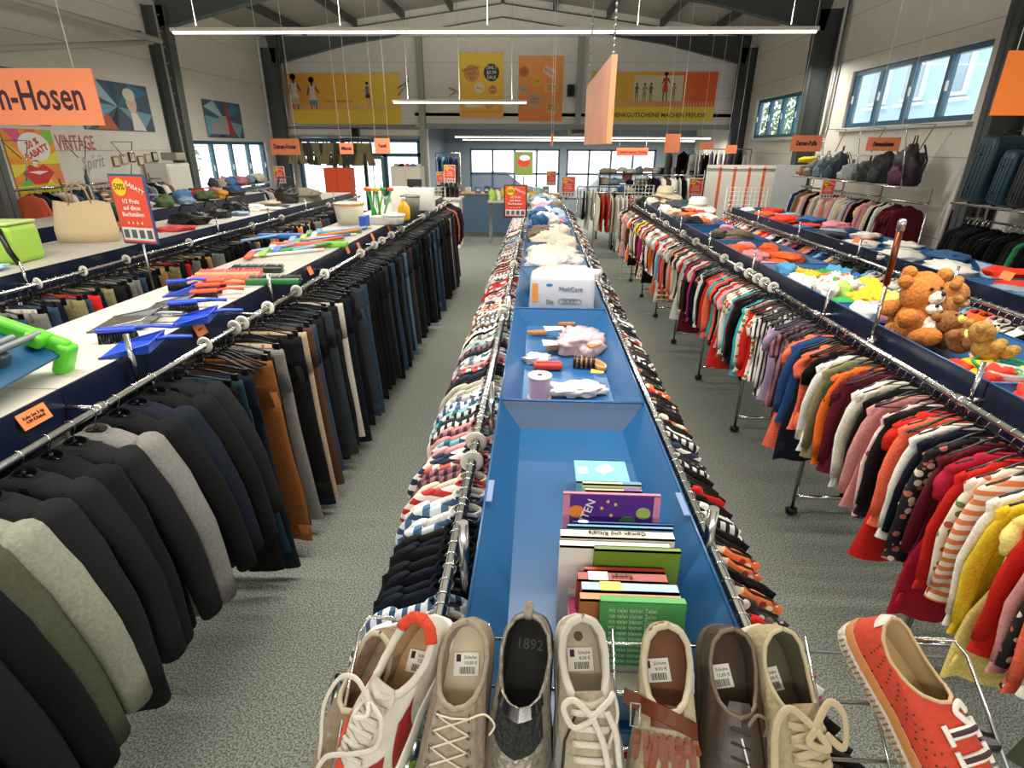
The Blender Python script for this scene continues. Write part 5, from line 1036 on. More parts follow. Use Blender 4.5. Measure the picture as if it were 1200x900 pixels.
crumple('toy_cloth', 'bright yellow cloth under the brown plush in the right tray', 'textile', (1.86, 2.2, ZT), (.22, .25, .1), fabric('#efb52e'), 95); crumple('toy_cloth', 'yellow and green cloth with fringe beside the plush toys', 'textile', (1.98, 2.05, ZT), (.2, .2, .08), pattern('floral', '#e8c63a', '#3f9a4a', '#d87a2a', 1.2), 96)
crumple('toy_cloth', 'red cloth beside the green basket', 'textile', (1.82, 2.0, ZT), (.14, .13, .09), fabric('#dc3a24'), 97); crumple('toy_cloth', 'small blue cloth wedged between red and yellow ones', 'textile', (1.76, 2.08, ZT), (.1, .08, .1), fabric('#2a58b4'), 98)
p = atz(1155, 433, ZT+.06); o = empty('plastic_basket', 'round green plastic basket at the near end of the right trays', 'basket', (1.88, p.y, ZT+.004)); GB = mat('green_basket', '#1f9a52', .4)
mb = MB(); n = 28
for k in range(7): mb.tube([V((.06+.008*k)*math.cos(2*PI*j/n), (.06+.008*k)*math.sin(2*PI*j/n), .003+.011*k) for j in range(n+1)], .003, 5)
for j in range(n): a = 2*PI*j/n; mb.tube([V(.06*math.cos(a), .06*math.sin(a), .003), V(.11*math.cos(a), .11*math.sin(a), .07)], .003, 5)
mb.lathe([(.0, .001), (.06, .001), (.06, .004), (0, .004)], n=20); mb.build('weave', GB, o); MB().tube([V(.111*math.cos(2*PI*j/n), .111*math.sin(2*PI*j/n), .072) for j in range(n+1)], .006, 6).build('rim', GB, o)
bucket('clear glass bowl beside the green basket in the right tray', 1170, 452, .07, .07, mat('clear_bowl', '#cfe0dc', .05, alpha=.4), mat('clear_bowl', '#cfe0dc', .05, alpha=.4), z=ZT+.02)
# ---- hats on stands between the right racks
def hat(label, c, r, m, band, pole=None):
    o = empty('sun_hat', label, 'hat', c, .3); rg = []
    for (rr, z, wv) in ((r, -.02, .03), (r*.8, 0, .02), (r*.55, .015, .0), (r*.5, .04, 0), (r*.46, .11, 0), (r*.36, .14, 0), (r*.12, .145, 0)):
        rg.append([V(rr*math.cos(t), rr*math.sin(t)*.9, z+wv*math.sin(2*t+.6)) for t in [2*PI*k/28 for k in range(28)]])
    MB().loft(rg, 0, False, True).loft([[p-V(0, 0, .004) for p in q] for q in rg[:4]][::-1], 0).build('straw', m, o); MB().lathe([(r*.51, .02), (r*.5, .05)], n=28, cap0=False, cap1=False).build('band', band, o)
    if pole:
        s_ = empty('hat_stand', 'slim chrome stand under the %s' % label.split(',')[0], 'stand', (c[0], c[1], 1.34)); MB().tube([(0, 0, .02), (0, 0, c[2]+.1-1.34)], .01, 8).build('pole', CHROME, s_); MB().lathe([(.12, 0), (.12, .015), (.02, .025), (0, .025)], n=20).build('base', CHROME, s_)
for (px, py, Y, r, c_, lb) in ((779, 229, 9.2, .27, '#d9cdaa', 'large cream straw hat on a stand, left of two'), (817, 243, 8.2, .26, '#d4d8da', 'white bucket hat on a stand beside the partition, right of two')):
    p = aty(px, py, Y); hat(lb, (p.x, p.y, p.z), r, mat('straw_'+c_[1:], c_, .8, bump=.6), mat('hat_band', '#a9a08a'), True)
# ---- white partition with orange stripes beside the far right column
p = aty(835, 192, 12.6)
o = empty('partition_panel', 'white partition screens with vertical orange stripes by the back right column', 'partition', (0, 12.2, 0)); 
px0 = [832, 850, 869, 884, 902]
for k in range(6):
    x0 = 3.4+.29*k; MB().box((x0+.14, 0, .955), (.28, .035, 1.91)).build('panel', mat('partition_white', '#e2dcd2', .6), o)
    if k < 5: MB().box((x0+.27, -.022, 1.0), (.05, .008, 1.74)).build('orange_stripe', mat('stripe_orange', '#e0622c', .5), o)
MB().tube([(3.4, -.03, 1.84), (5.12, -.03, 1.84)], .008, 6).build('top_rod', STEEL, o)
o = empty('partition_panel', 'plain pale grey board beside the striped partition', 'partition', (4.9, 11.75, 0), -.1); MB().box((0, 0, .98), (.6, .03, 1.9)).build('panel', mat('grey_board', '#bfc2c3', .6), o); MB().box((0, 0, .03), (.75, .3, .04)).build('foot', STEEL, o)
# wire mesh grids on rack ends
def grid(label, c, w_, h, rz=0):
    o = empty('wire_grid', label, 'wire grid', c, rz, 'white wire grids on rack ends'); mb = MB()
    for k in range(int(w_/.06)+1): mb.tube([(-w_/2+k*.06, 0, 0), (-w_/2+k*.06, 0, h)], .0035, 5)
    for k in range(int(h/.06)+1): mb.tube([(-w_/2, 0, k*.06), (w_/2, 0, k*.06)], .0035, 5)
    mb.build('wires', WHITE, o); MB().tube([(-w_/2, 0, 0), (w_/2, 0, 0), (w_/2, 0, h), (-w_/2, 0, h), (-w_/2, 0, 0)], .006, 6).build('frame', WHITE, o)
grid('white wire grid at the end of the second right rack', (3.1, 8.85, .0), .6, 1.68); grid('white wire grid beside the jeans rack at the back', (1.75, 10.25, .0), .5, 1.62); grid('white wire grid at the far end of the left rack', (-1.9, 10.25, .0), .55, 1.56)
# ================================================================ WALL RACKS
def wall_rack(name, label, x, y0, y1, zr, zs, side, shelf=True, n=3, hoops=True, hz=.75):
    """wall rack along y: uprights with tall wire hoops, a rail and a shelf on top; side=+1 stands at the right wall"""
    o = empty(name, label, 'wall rack', (x, y0, 0)); L_ = y1-y0
    MB().tube([(0, 0, zr), (0, L_, zr)], .0125, 10).build('rail', CHROME, o); MB().tube([(side*.2, 0, zr-.03), (side*.2, L_, zr-.03)], .01, 8).build('back_bar', CHROME, o)
    for k in range(n+1):
        y = L_*k/n; MB().tube([(side*.2, y, .03), (side*.2, y, zs)], .014, 8).build('upright', CHROME, o); MB().tube([(side*.2, y, .03), (-side*.15, y, .03)], .014, 8).build('foot_bar', CHROME, o); MB().tube([(side*.2, y, zr), (0, y, zr)], .009, 8).build('rail_bracket', CHROME, o)
        if hoops and k < n: 
            yy = y+L_/n*.35; MB().tube([(-side*.17, yy-.32, zs+.02), (-side*.17, yy-.12, zs+hz), (side*.18, yy-.12, zs+hz), (side*.18, yy+.1, zs+hz*.55)], .008, 8).build('wire_hoop', CHROME, o)
    if shelf:
        MB().box((0, L_/2, zs), (.44, L_, .02)).build('shelf', mat('pale_shelf', '#cfcabd', .5), o); MB().tube([(-side*.22, 0, zs), (-side*.22, L_, zs)], .01, 8).build('front_rod', CHROME, o)
    return o
# right: clothes with backpacks on top
wall_rack('wall_rack', 'wall rack of blouses under a shelf of backpacks on the right wall', 4.85, 7.75, 11.1, 1.58, 1.76, 1)
def sW(i, y): return (pick([('blouse', 2), ('shirt', 2), ('dress', .6)]), ('wine' if y < 8.15 else pick([('cream', 2), ('white', 2), ('pale_yellow', 1), ('pink', 1.2), ('black', 1.4), ('beige', 1), ('stone', 1), ('rose', 1), ('blue', .5), ('khaki', .6), ('coral', .5)])), 1)
fill(4.85, 7.8, 11.05, .085, sW, 'the rack under the backpacks', z=1.58)
# right: suitcases and sports clothes
wall_rack('wall_rack', 'wall rack of dark sportswear under the suitcases on the right wall', 4.85, 3.9, 6.75, 1.5, 1.66, 1, hoops=False)
def sS(i, y): return (pick([('sweater', 2), ('shirt', 1), ('dress', .5)]), pick([('black', 4), ('charcoal', 2), ('navy', 2), ('green', .6), ('orange', .5), ('slate', 1.2), ('blue', .7), ('stone', .6), ('lime', .2)]), 1)
fill(4.78, 3.95, 6.7, .08, sS, 'the rack under the suitcases', z=1.5, s=1.1)
def suitcase(label, y, w_, h, d, c_, ridge=True, lean=.1):
    o = empty('suitcase', label, 'suitcase', (4.85, y, 1.672), rot=(lean, 0, 0), group='suitcases on the right shelf'); m = mat('case_'+c_[1:], c_, .45, bump=.2)
    MB().rbox((0, 0, h/2+.02), (w_, d, h), .05, n=4).build('shell', m, o); mb = MB()
    if ridge:
        for k in range(4): mb.rbox((-w_/2-.002, -d*.3+d*.2*k, h*.5), (.01, .018, h*.8), .004)
        mb.build('ridges', m, o)
    mb = MB()
    for z in (h*.25, h*.75): mb.tube([(-w_/2-.004, .0, z), (-w_/2-.02, 0, z), (-w_/2-.02, .04, z), (-w_/2-.004, .04, z)], .006, 6)
    mb.build('rubber_foot', BLACKP, o); MB().tube([(-.08, 0, h+.02), (-.07, 0, h+.06), (.07, 0, h+.06), (.08, 0, h+.02)], .012, 8, flat=.6).build('carry_handle', BLACKP, o)
    mb = MB()
    for s in (-1, 1): mb.lathe([(.0, -.012), (.025, -.012), (.025, .012), (0, .012)], (s*w_*.38, 0, .022), 14, 0, Matrix.Rotation(PI/2, 3, 'X'))
    mb.build('wheel', BLACKP, o); MB().box((0, -d/2-.001, h*.5), (w_*.7, .004, .01)).build('zip', BLACKP, o)
for (y, w_, h, d, c_, lb) in ((6.55, .44, .66, .27, '#173542', 'tall teal suitcase, farthest left on the right shelf'), (6.22, .4, .52, .2, '#1a3c50', 'smaller teal suitcase next to the tall one'), (5.95, .4, .55, .2, '#272b2d', 'dark grey suitcase with a front pocket'), (5.66, .42, .7, .26, '#23282a', 'tall dark grey suitcase at the right edge'), (5.35, .42, .66, .24, '#22262b', 'black suitcase at the right edge of the shelf'), (5.05, .42, .6, .24, '#4a3038', 'maroon suitcase nearest on the right shelf')): suitcase(lb, y, w_, h, d, c_)
def backpack(label, y, w_, h, c_, c2, seed):
    o = empty('backpack', label, 'backpack', (4.83, y, 1.772), rot=(0, 0, PI/2+rnd.uniform(-.3, .3)), group='backpacks on the right wall shelf'); crumple('body', None, None, (0, 0, 0), (w_, .3, h*1.1), mat('nylon_'+c_[1:], c_, .6, bump=.3), seed, parent=o, sharp=.55)
    crumple('front_pocket', None, None, (0, .11, .02), (w_*.62, .16, h*.5), mat('nylon_'+c2[1:], c2, .6), seed+1, parent=o, sharp=.5); MB().tube([(-.04, -.02, h*.82), (-.03, -.02, h*.97), (.03, -.02, h*.97), (.04, -.02, h*.82)], .008, 6).build('top_loop', BLACKP, o)
    for s in (-1, 1): MB().tube([(s*.08, -.1, h*.8), (s*.1, -.17, h*.5), (s*.11, -.13, .08)], .014, 6, flat=.4).build('shoulder_strap', BLACKP, o)
for i, (y, w_, h, c_, c2, lb) in enumerate(((8.05, .6, .62, '#1d1a20', '#4a1c38', 'large black and plum backpack, biggest on the shelf'), (8.6, .4, .52, '#1b1b1e', '#2c2c30', 'black backpack left of the plum one'), (9.0, .42, .36, '#2b2b2e', '#3a3b3f', 'dark grey low backpack beside the black one'), (9.45, .34, .3, '#9aa0a2', '#b5b8b8', 'light grey bag on the shelf'), (9.85, .5, .5, '#1c2733', '#2e4358', 'dark blue backpack in the middle of the shelf'), (10.3, .36, .42, '#4f6d80', '#6b8798', 'greyish blue bag beside the dark blue backpack'), (10.65, .42, .34, '#6c6353', '#857b68', 'khaki bag at the left part of the shelf'), (10.95, .28, .2, '#8a5a3a', '#a06c46', 'small brown bag at the far left of the shelf'))): backpack(lb, y, w_, h, c_, c2, 100+3*i)
p = aty(960, 184, 10.9); crumple('cap', 'bright yellow cap perched above the bags by the column', 'cap', (4.85, 11.0, 1.99), (.36, .3, .13), fabric('#e9cf2a'), 130)
# mirror on the right wall
o = empty('wall_mirror', 'tall narrow mirror leaning on the right wall between the racks', 'mirror', (5.12, 7.25, .9), rot=(0, .06, 0)); MB().box((0, 0, .6), (.02, .42, 1.2)).build('glass', mat('mirror_glass', '#c9cfd0', .03, 1), o)
mb = MB()
for s in (-1, 1): mb.box((0, s*.22, .6), (.03, .03, 1.24)); mb.box((0, 0, .6+s*.61), (.03, .42, .03))
mb.build('frame', mat('mirror_frame', '#8f8b80', .4), o); MB().box((0, 0, -.45), (.03, .05, .9)).build('stand', STEEL, o)
# left: vintage rack along the wall
wall_rack('wall_rack', 'wall rack of vintage jackets under the pink lettering', -6.75, 7.3, 10.3, 1.66, 1.75, -1, shelf=False, hz=.5)
def sV(i, y): return (pick([('shirt', 2), ('blouse', 1), ('jacket', .6)]), pick([('coral', 1), ('red', 1), ('crimson', .8), ('cream', 1.5), ('denim', 1.2), ('lightdenim', 1.4), ('camel', 1.4), ('yellow', .6), ('stone', 1), ('orange', .8), ('black', 1.2), ('white', 1), ('brown checked', .8)]), 1)
fill(-6.62, 7.35, 10.25, .1, sV, 'the vintage wall rack', z=1.66)
g = hang(-5.95, atx(112, 245, -5.95).y, 'shirt', 'lightdenim', 'the hook beside the tote bag', z=1.92, rz=-.9, group='single displayed shirts')
o = empty('display_stand', 'chrome stand holding the single light denim shirt', 'stand', (-5.95, g.location.y, 0)); MB().tube([(0, .02, .02), (0, .02, 1.915), (0, 0, 1.915)], .012, 8).build('pole', CHROME, o); MB().lathe([(.2, 0), (.2, .015), (0, .02)], n=20).build('base', CHROME, o)
o = empty('white_cupboard', 'white cupboard against the left wall before the column', 'cupboard', (-6.85, 10.75, 0)); MB().box((0, 0, .95), (.4, .7, 1.9)).build('carcass', WHITE, o); MB().box((.205, 0, .95), (.015, .66, 1.8)).build('door', mat('cupboard_door', '#dcd8ce', .5), o)
o = empty('wall_lamp', 'boxy beige floodlight on the left column', 'lamp', (-6.7, 10.75, 2.02)); MB().rbox((0, 0, 0), (.3, .3, .13), .02).build('housing', mat('vent_beige', '#a79f8f'), o)
wall_rack('wall_rack', 'wall rack of pale shirts beside the left column', -6.7, 11.8, 14.2, 1.3, 1.4, -1, shelf=True, hoops=False)
fill(-6.5, 11.9, 14.1, .12, lambda i, y: ('shirt', pick([('white', 1), ('stone', 1), ('slate', 1), ('pink', .5), ('black', 1), ('denim', 1)]), 1), 'the pale shirt wall rack', z=1.3)
heap('on the shelf below the left window', [(-6.7+.1*(i % 3), 11.9+.15*i) for i in range(14)], 1.41, ['cap', 'handbag', 'shoe_bag'], 14, (.26, .24, .2))
# ================================================================ THE BACK OF THE HALL
# blue counter front under the annex
o = empty('counter', 'long blue-grey counter at the far end of the left aisle', 'counter', (-1.2, 16.35, 0)); MB().box((0, 0, .5), (3.5, .5, 1.0)).build('body', mat('counter_blue', '#5f7f9c', .6), o); MB().box((0, 0, 1.02), (3.6, .6, .04)).build('worktop', mat('counter_top', '#b48a5c', .5), o)
for k in range(12):
    c_ = HC[k*3 % 14]; oo = empty('small_box', '%s goods box on the far counter, %s from the left' % (WORDC[c_], NTH[k]), 'box', (-2.75+.27*k, 16.3, 1.04), rnd.uniform(-.3, .3), 'goods on the far counter'); MB().rbox((0, 0, .08), (.16, .12, .12+.05*(k % 3)), .01).build('carton_body', mat('carton_'+c_[1:], c_, .6), oo); MB().box((0, -.062, .08), (.1, .004, .06)).build('front_label', WHITEP, oo)
p = aty(614, 190, 18); o, W_, H_ = None, 0, 0
o = empty('window_poster', 'small 30 % poster with lips standing at the annex window', 'poster', (-.45, 18.2, 1.4)); MB().box((0, 0, .36), (.55, .02, .66)).build('sheet', mat('poster_olive', '#7a8a3a'), o); MB().prism(ellipse(0, .4, .2, .13, 20), ((0, -.014, 0), EX, EZ), .003).build('red_lips', REDP, o); MB().prism(ellipse(.03, .52, .16, .08, 20), ((0, -.018, 0), EX, EZ), .003).build('speech_bubble', WHITEP, o); MB().box((0, 0, -.7), (.04, .04, 1.4)).build('stand_pole', STEEL, o)
# orange cabinet, olive trousers hung above, cream cupboards by the entrance
o = empty('orange_cabinet', 'bright orange cabinet before the entrance glazing', 'cabinet', (-4.95, 14.6, 0)); OC = mat('cabinet_orange', '#e5532a', .5); MB().box((0, 0, .86), (.64, .4, 1.72)).build('carcass', OC, o)
for x in (-.16, .16): d = MB().box((x, -.21, .86), (.30, .02, 1.64)).build('door', OC, o); MB().tube([(x*.2+(.0), -.235, .9), (x*.2, -.235, 1.1)], .012, 6).build('door_handle', STEEL, d)
o = empty('storage_cupboard', 'low cream double cupboard left of the gable post', 'cupboard', (-3.27, 14.8, 0)); MB().box((0, 0, .88), (.74, .5, 1.76)).build('carcass', mat('cupboard_cream', '#cfc9b8', .6), o)
for s in (-1, 1): d = MB().box((s*.18, -.255, .88), (.35, .015, 1.68)).build('door', mat('cupboard_cream2', '#d6d0c0', .6), o); MB().tube([(s*.06, -.275, .9), (s*.06, -.275, 1.05)], .01, 6).build('door_handle', STEEL, d)
for k in range(5): crumple('bag', '%s bag on top of the cream cupboard, %s from the left' % (WORDC[HC[(k*4) % 14]], NTH[k]), 'bag', (-3.55+.14*k, 14.8, 1.76), (.15, .2, .08), fabric(HC[(k*4) % 14]), 140+k, 'bags on the cream cupboard')
o = empty('clothes_rail', 'chrome rail with olive trousers hung high before the entrance', 'clothes rail', (-5.3, 15.2, 0)); MB().tube([(-1.05, 0, 2.42), (1.05, 0, 2.42)], .014, 8).build('rail', CHROME, o)
for s in (-1, 1): MB().tube([(s*1.05, 0, .02), (s*1.05, 0, 2.42)], .014, 8).build('upright', CHROME, o); MB().box((s*1.05, 0, .015), (.08, .5, .03)).build('foot_bar', CHROME, o)
for k in range(9): hang(-6.2+.22*k, 15.2, 'shorts', 'olive' if k % 2 else 'khaki', 'the high rail at the entrance', z=2.42, rz=rnd.uniform(-.3, .3))
# cash desk zone: white table, dark bags, blue garments hung by the annex post
o = empty('cash_desk', 'white cash desk in front of the gable post', 'desk', (-2.65, 13.6, 0)); MB().box((0, 0, .55), (1.7, .6, 1.1)).build('body', WHITE, o); MB().box((0, 0, 1.12), (1.8, .7, .04)).build('desktop', mat('desk_top', '#d9d6cf', .4), o)
for k in range(4): crumple('black_shoe', 'black shoe on the cash desk, %s from the left' % NTH[k], 'shoe', (-3.3+.22*k, 13.55, 1.14), (.2, .28, .16), BLACKP, 150+k, 'black shoes on the cash desk', sharp=.5)
for k in range(4): crumple('boot', 'tall black boot standing at the right end of the cash desk, %s from the left' % NTH[k], 'boot', (-2.2+.11*k, 13.5, 1.14), (.12, .25, .45), BLACKP, 156+k, 'black boots on the cash desk', sharp=.4)
o = empty('cash_register', 'grey cash register on the cash desk', 'cash register', (-2.9, 13.7, 1.14)); MB().rbox((0, 0, .06), (.4, .35, .12), .02).build('drawer_box', mat('register_grey', '#8a8a86', .5), o); MB().box((0, .05, .25), (.34, .03, .24), R=Matrix.Rotation(-.2, 3, 'X')).build('screen', BLKP, o)
o = empty('clothes_rail', 'rail of blue garments beside the annex entrance', 'clothes rail', (-2.6, 17.1, 0)); MB().tube([(-.35, 0, 2.05), (.35, 0, 2.05)], .014, 8).tube([(-.35, 0, .02), (-.35, 0, 2.05)], .014, 8).tube([(.35, 0, .02), (.35, 0, 2.05)], .014, 8).build('frame', CHROME, o)
for k in range(6): hang(-2.85+.11*k, 17.1, 'dress', ['blue', 'sky', 'blue', 'navy', 'blue', 'brown'][k], 'the rail beside the annex entrance', z=2.05, rz=PI/2, s=1.1)
# rolling racks and shelves at the back right
def roller(label, c, rz, L_, zr, n, cols_, kinds, rail):
    o = empty('rolling_rack', label, 'clothes rack', c, rz); MB().tube([(-L_/2, 0, zr), (L_/2, 0, zr)], .014, 8).build('rail', CHROME, o)
    for s in (-1, 1):
        MB().tube([(s*L_/2, 0, .1), (s*L_/2, 0, zr)], .014, 8).build('upright', CHROME, o); MB().tube([(s*L_/2, -.25, .1), (s*L_/2, .25, .1)], .014, 8).build('foot_bar', CHROME, o)
        for q in (-.25, .25): MB().lathe([(0, -.02), (.04, -.02), (.045, 0), (.04, .02), (0, .02)], (s*L_/2, q, .045), 12, 0, Matrix.Rotation(PI/2, 3, 'Y')).build('castor', BLACKP, o)
    for k in range(n):
        t = -L_/2+.06+(L_-.12)*k/max(1, n-1); hang(c[0]+t*math.cos(rz), c[1]+t*math.sin(rz), pick(kinds), pick(cols_), rail, z=c[2]+zr, rz=rz+PI/2)
wh = [('white', 4), ('grey', 2), ('stone', 1), ('black', 1), ('red', .8), ('cream', 1)]
roller('rolling rack of white and grey shirts right of the centre rack', (1.95, 12.3, 0), .0, 1.5, 1.35, 15, wh, [('shirt', 1)], 'the rolling rack behind the centre')
roller('short rolling rack with cream garments at the aisle end', (1.35, 13.4, 0), .0, .9, 1.4, 9, [('cream', 2), ('stone', 1), ('camel', 1), ('charcoal', 1)], [('blouse', 1), ('dress', 1)], 'the short rolling rack')
hang(2.5, 10.9, 'dress', 'cream', 'the end of the right rack', z=1.5, rz=.1, group='single displayed garments'); hang(2.62, 10.9, 'jacket', 'lightdenim', 'the end of the right rack', z=1.42, rz=.2, group='single displayed garments')
o = empty('display_stand', 'chrome stand of the cream and denim pieces at the right rack end', 'stand', (2.55, 11.0, 0)); MB().tube([(0, 0, .02), (0, 0, 1.49), (-.06, -.1, 1.49), (.07, -.1, 1.41)], .012, 8).build('pole', CHROME, o); MB().lathe([(.2, 0), (.2, .015), (0, .02)], n=20).build('base', CHROME, o)
def shelf_unit(label, c, w_, levels, seed):
    o = empty('shelf_unit', label, 'shelf', c)
    for s in (-1, 1): MB().box((s*w_/2, 0, max(levels)/2+.01), (.03, .4, max(levels)+.02)).build('side', NAVY, o)
    for z in levels: MB().box((0, 0, z), (w_-.03, .42, .025)).build('shelf_board', NAVY, o)
    return o
shelf_unit('dark shelf unit of hats and bags under the annex windows', (2.75, 15.2, 0), 2.4, (.6, 1.0, 1.35, 1.62), 0)
shelf_unit('low dark shelf of bags beside the rolling rack', (2.6, 13.6, 0), 1.7, (.5, .9, 1.25), 1)
for lv, z in enumerate((1.01, 1.36, 1.63)): heap('on the %s of the hat shelf' % ['low board', 'middle board', 'top board'][lv], [(1.7+.21*i, 15.15) for i in range(11)], z+.004, ['hat', 'handbag', 'cap'], 15+lv, (.22, .3, .17), hc=['#e8e2da', '#c9b89a', '#2c2c30', '#8fa5b8', '#efe6d0'])
for lv, z in enumerate((.91, 1.26)): heap('on the %s of the low bag shelf' % ['lower board', 'upper board'][lv], [(1.9+.2*i, 13.55) for i in range(7)], z+.004, ['handbag', 'shoe'], 19+lv, (.2, .3, .17), hc=['#c9b89a', '#2c2c30', '#e8e2da', '#3a5f8c', '#c8452e'])
# coats rack at the back, right of the windows
roller('long rack of checked shirts at the back left of the partition', (2.9, 13.0+1.2, 0), .0, 1.2, 1.62, 13, [('brown checked', 1), ('red', 1), ('white', 1), ('black', 1), ('coral', .5), ('khaki', 1), ('grey checked', 1)], [('shirt', 1)], 'the checked shirt rack')
o = empty('wall_rail', 'high rail of pale and dark trousers on the annex side wall', 'clothes rail', (4.35, 15.0, 0)); MB().tube([(-1.2, 0, 2.2), (.85, 0, 2.2)], .014, 8).build('rail', CHROME, o)
for s in (-1.2, .85): MB().tube([(s, 0, .02), (s, 0, 2.2)], .014, 8).build('upright', CHROME, o)
for k in range(17): hang(3.22+.115*k, 15.0, 'shorts' if k % 3 else 'shirt', pick([('grey', 1), ('charcoal', 1), ('white', 1.3), ('lilac', .8), ('black', 1), ('stone', 1)]), 'the high rail by the partition', z=2.2, rz=rnd.uniform(.9, 1.3))
roller('rack of coats left of the partition beside a 50% sign', (3.0, 12.9, 0), .0, 1.3, 1.68, 14, [('black', 2), ('brown', 1), ('white', 1), ('red', .7), ('khaki', 1), ('charcoal', 1)], [('jacket', 1), ('shirt', 1)], 'the coat rack by the partition')
# trinkets table by the annex
o = empty('display_table', 'table of colourful toys and books before the annex window', 'table', (-.55, 14.3, 0)); MB().box((0, 0, 1.0), (1.3, .6, .04)).build('table_top', BOARD, o)
for sx in (-1, 1):
    for sy in (-1, 1): MB().box((sx*.6, sy*.25, .49), (.04, .04, .98)).build('leg', CHROME, o)
heap('on the toy table at the back', [(-1.1+.14*i, 14.2+.1*(i % 3)) for i in range(9)], 1.02, ['plastic_toy', 'soft_toy', 'small_bag'], 22, (.2, .18, .3), hc=TOY)
# ================================================================ SHOE DISPLAY IN THE FOREGROUND
def interp(tab, t):
    for (a, b), (c, d) in zip(tab, tab[1:]):
        if t <= c: k = (t-a)/(c-a) if c > a else 0; k = k*k*(3-2*k)*.5+k*.5; return b+(d-b)*k
    return tab[-1][1]
HWT = [(0, 0), (.015, .016), (.05, .026), (.12, .032), (.25, .034), (.42, .035), (.58, .042), (.7, .0465), (.82, .043), (.92, .032), (.975, .018), (1, 0)]
OPT = [(0, 0), (.06, .017), (.2, .027), (.42, .0305), (.65, .0285), (.84, .0235), (.95, .0145), (1, 0)]
NS = 48; NV = 10
class Shoe:
    def __init__(s, name, label, heel, phi, tau, roll, L=.27, up=None, lin_=None, solem=None, sole_h=.026, throat=.118, rim_h=.078, toe_h=.6, width=1.0, collar=None, collar_r=.004, ow=1.0, insole=None, sticker=None, soleband=None, group='shoes on the wire shoe rack'):
        f, t_, r_ = math.radians(phi), math.radians(tau), math.radians(roll)
        X = V(math.sin(f)*math.cos(t_), -math.cos(f)*math.cos(t_), -math.sin(t_)); Yv = V(math.cos(f), math.sin(f), 0); Z = X.cross(Yv).normalized()
        R1 = Matrix.Rotation(r_, 3, X); Yv = R1 @ Yv; Z = R1 @ Z
        o = bpy.data.objects.new(name, None); C.objects.link(o); o.empty_display_size = .05; tag(o, label, 'shoe', group)
        M_ = Matrix((X, Yv, Z)).transposed().to_4x4(); M_.translation = V(*heel)-X*.008-Z*rim_h; o.matrix_world = M_; s.o = o; s.M = M_
        s.L, s.sh, s.th, s.rh, s.w = L, sole_h, throat, rim_h, width
        s.G = []; ts = [(1-math.cos(PI*k/(NS/2)))/2 for k in range(NS//2+1)]
        s.t = [ts[i] if i <= NS//2 else ts[NS-i] for i in range(NS)]; s.sg = [1 if i <= NS//2 else -1 for i in range(NS)]
        for v in range(NV+1):
            ring_ = []
            for i in range(NS):
                t = s.t[i]; sg = s.sg[i]
                xs, ys, zs = L*t, sg*interp(HWT, t)*width, sole_h-.004
                xo = .010+(throat-.010)*t; yo = sg*interp(OPT, t)*ow; zo = rim_h*(1-.17*math.sin(PI*min(1, t*1.0))) + .0*t
                if t > .8: zo += .006*(t-.8)/.2
                q = v/NV*PI/2; front = min(1, max(0, (t-.5)/.4)); el = 1-.45*front*(1-toe_h)*1.6
                a_e, b_e = 1-math.cos(q), math.sin(q); a_l = b_l = v/NV
                a = a_e*el+a_l*(1-el); b = b_e*el+b_l*(1-el)
                yy = ys+(yo-ys)*(a if front > .3 else a**1.15); bul = 1+.05*math.sin(PI*v/NV)*(1-front)
                ring_.append(V(xs+(xo-xs)*a, yy*bul, zs+(zo-zs)*b))
            s.G.append(ring_)
        s.up = up
        ub = MB().loft(s.G, 0); s.upper = ub.build('upper', up, o)
        s.bvh = BVHTree.FromPolygons([tuple(v) for v in ub.v], ub.f)
        zi = sole_h+.004; ins = [V(L*.985*t_*.93+.010, s.sg[i]*interp(HWT, t_)*width*.84, zi+.010*t_*0) for i, t_ in enumerate(s.t)]
        L_ = [s.G[-1]]
        for k in (1, 2, 3, 4):
            q = k/4; L_.append([V(a.x+(b.x-a.x)*q, a.y+(b.y-a.y)*(q**.8), a.z+(b.z-a.z)*q) for a, b in zip(s.G[-1], ins)])
        MB().loft(L_, 0).build('lining', lin_, o)
        im = insole or lin_; MB().loft([[V(p.x, p.y*.98, zi+.0008) for p in ins], [V(p.x*.5+.06, p.y*.1, zi+.0015) for p in ins]], 0, False, True).build('insole', im, o)
        # sole
        so = lambda f_, z: [V(L/2+(L*t_-L/2)*(1+.02*f_)-.000, s.sg[i]*interp(HWT, t_)*width*(1+.05*f_)+s.sg[i]*.001, z+.012*max(0, (t_-.85)/.15)*(1 if z < sole_h*.5 else .4)) for i, t_ in enumerate(s.t)]
        MB().loft([so(-1, 0), so(.6, .002), so(1, sole_h*.4), so(1, sole_h-.003), so(.4, sole_h), so(-.5, sole_h)], 0, True, True).build('sole', solem, o)
        if soleband: MB().loft([so(1.15, sole_h*.62), so(1.2, sole_h*.66), so(1.2, sole_h-.001), so(.6, sole_h+.001)], 0).build('sole_band', soleband, o)
        if collar: MB().tube([s.G[-1][i % NS]+V(0, 0, -.001) for i in range(NS+1)], collar_r, 8, 0, False).build('collar', collar, o)
        if sticker: s.sticker(*sticker)
    def hz(s, x, y):
        h = s.bvh.ray_cast(V(x, y, .3), V(0, 0, -1)); return h[0].z if h[0] else s.sh
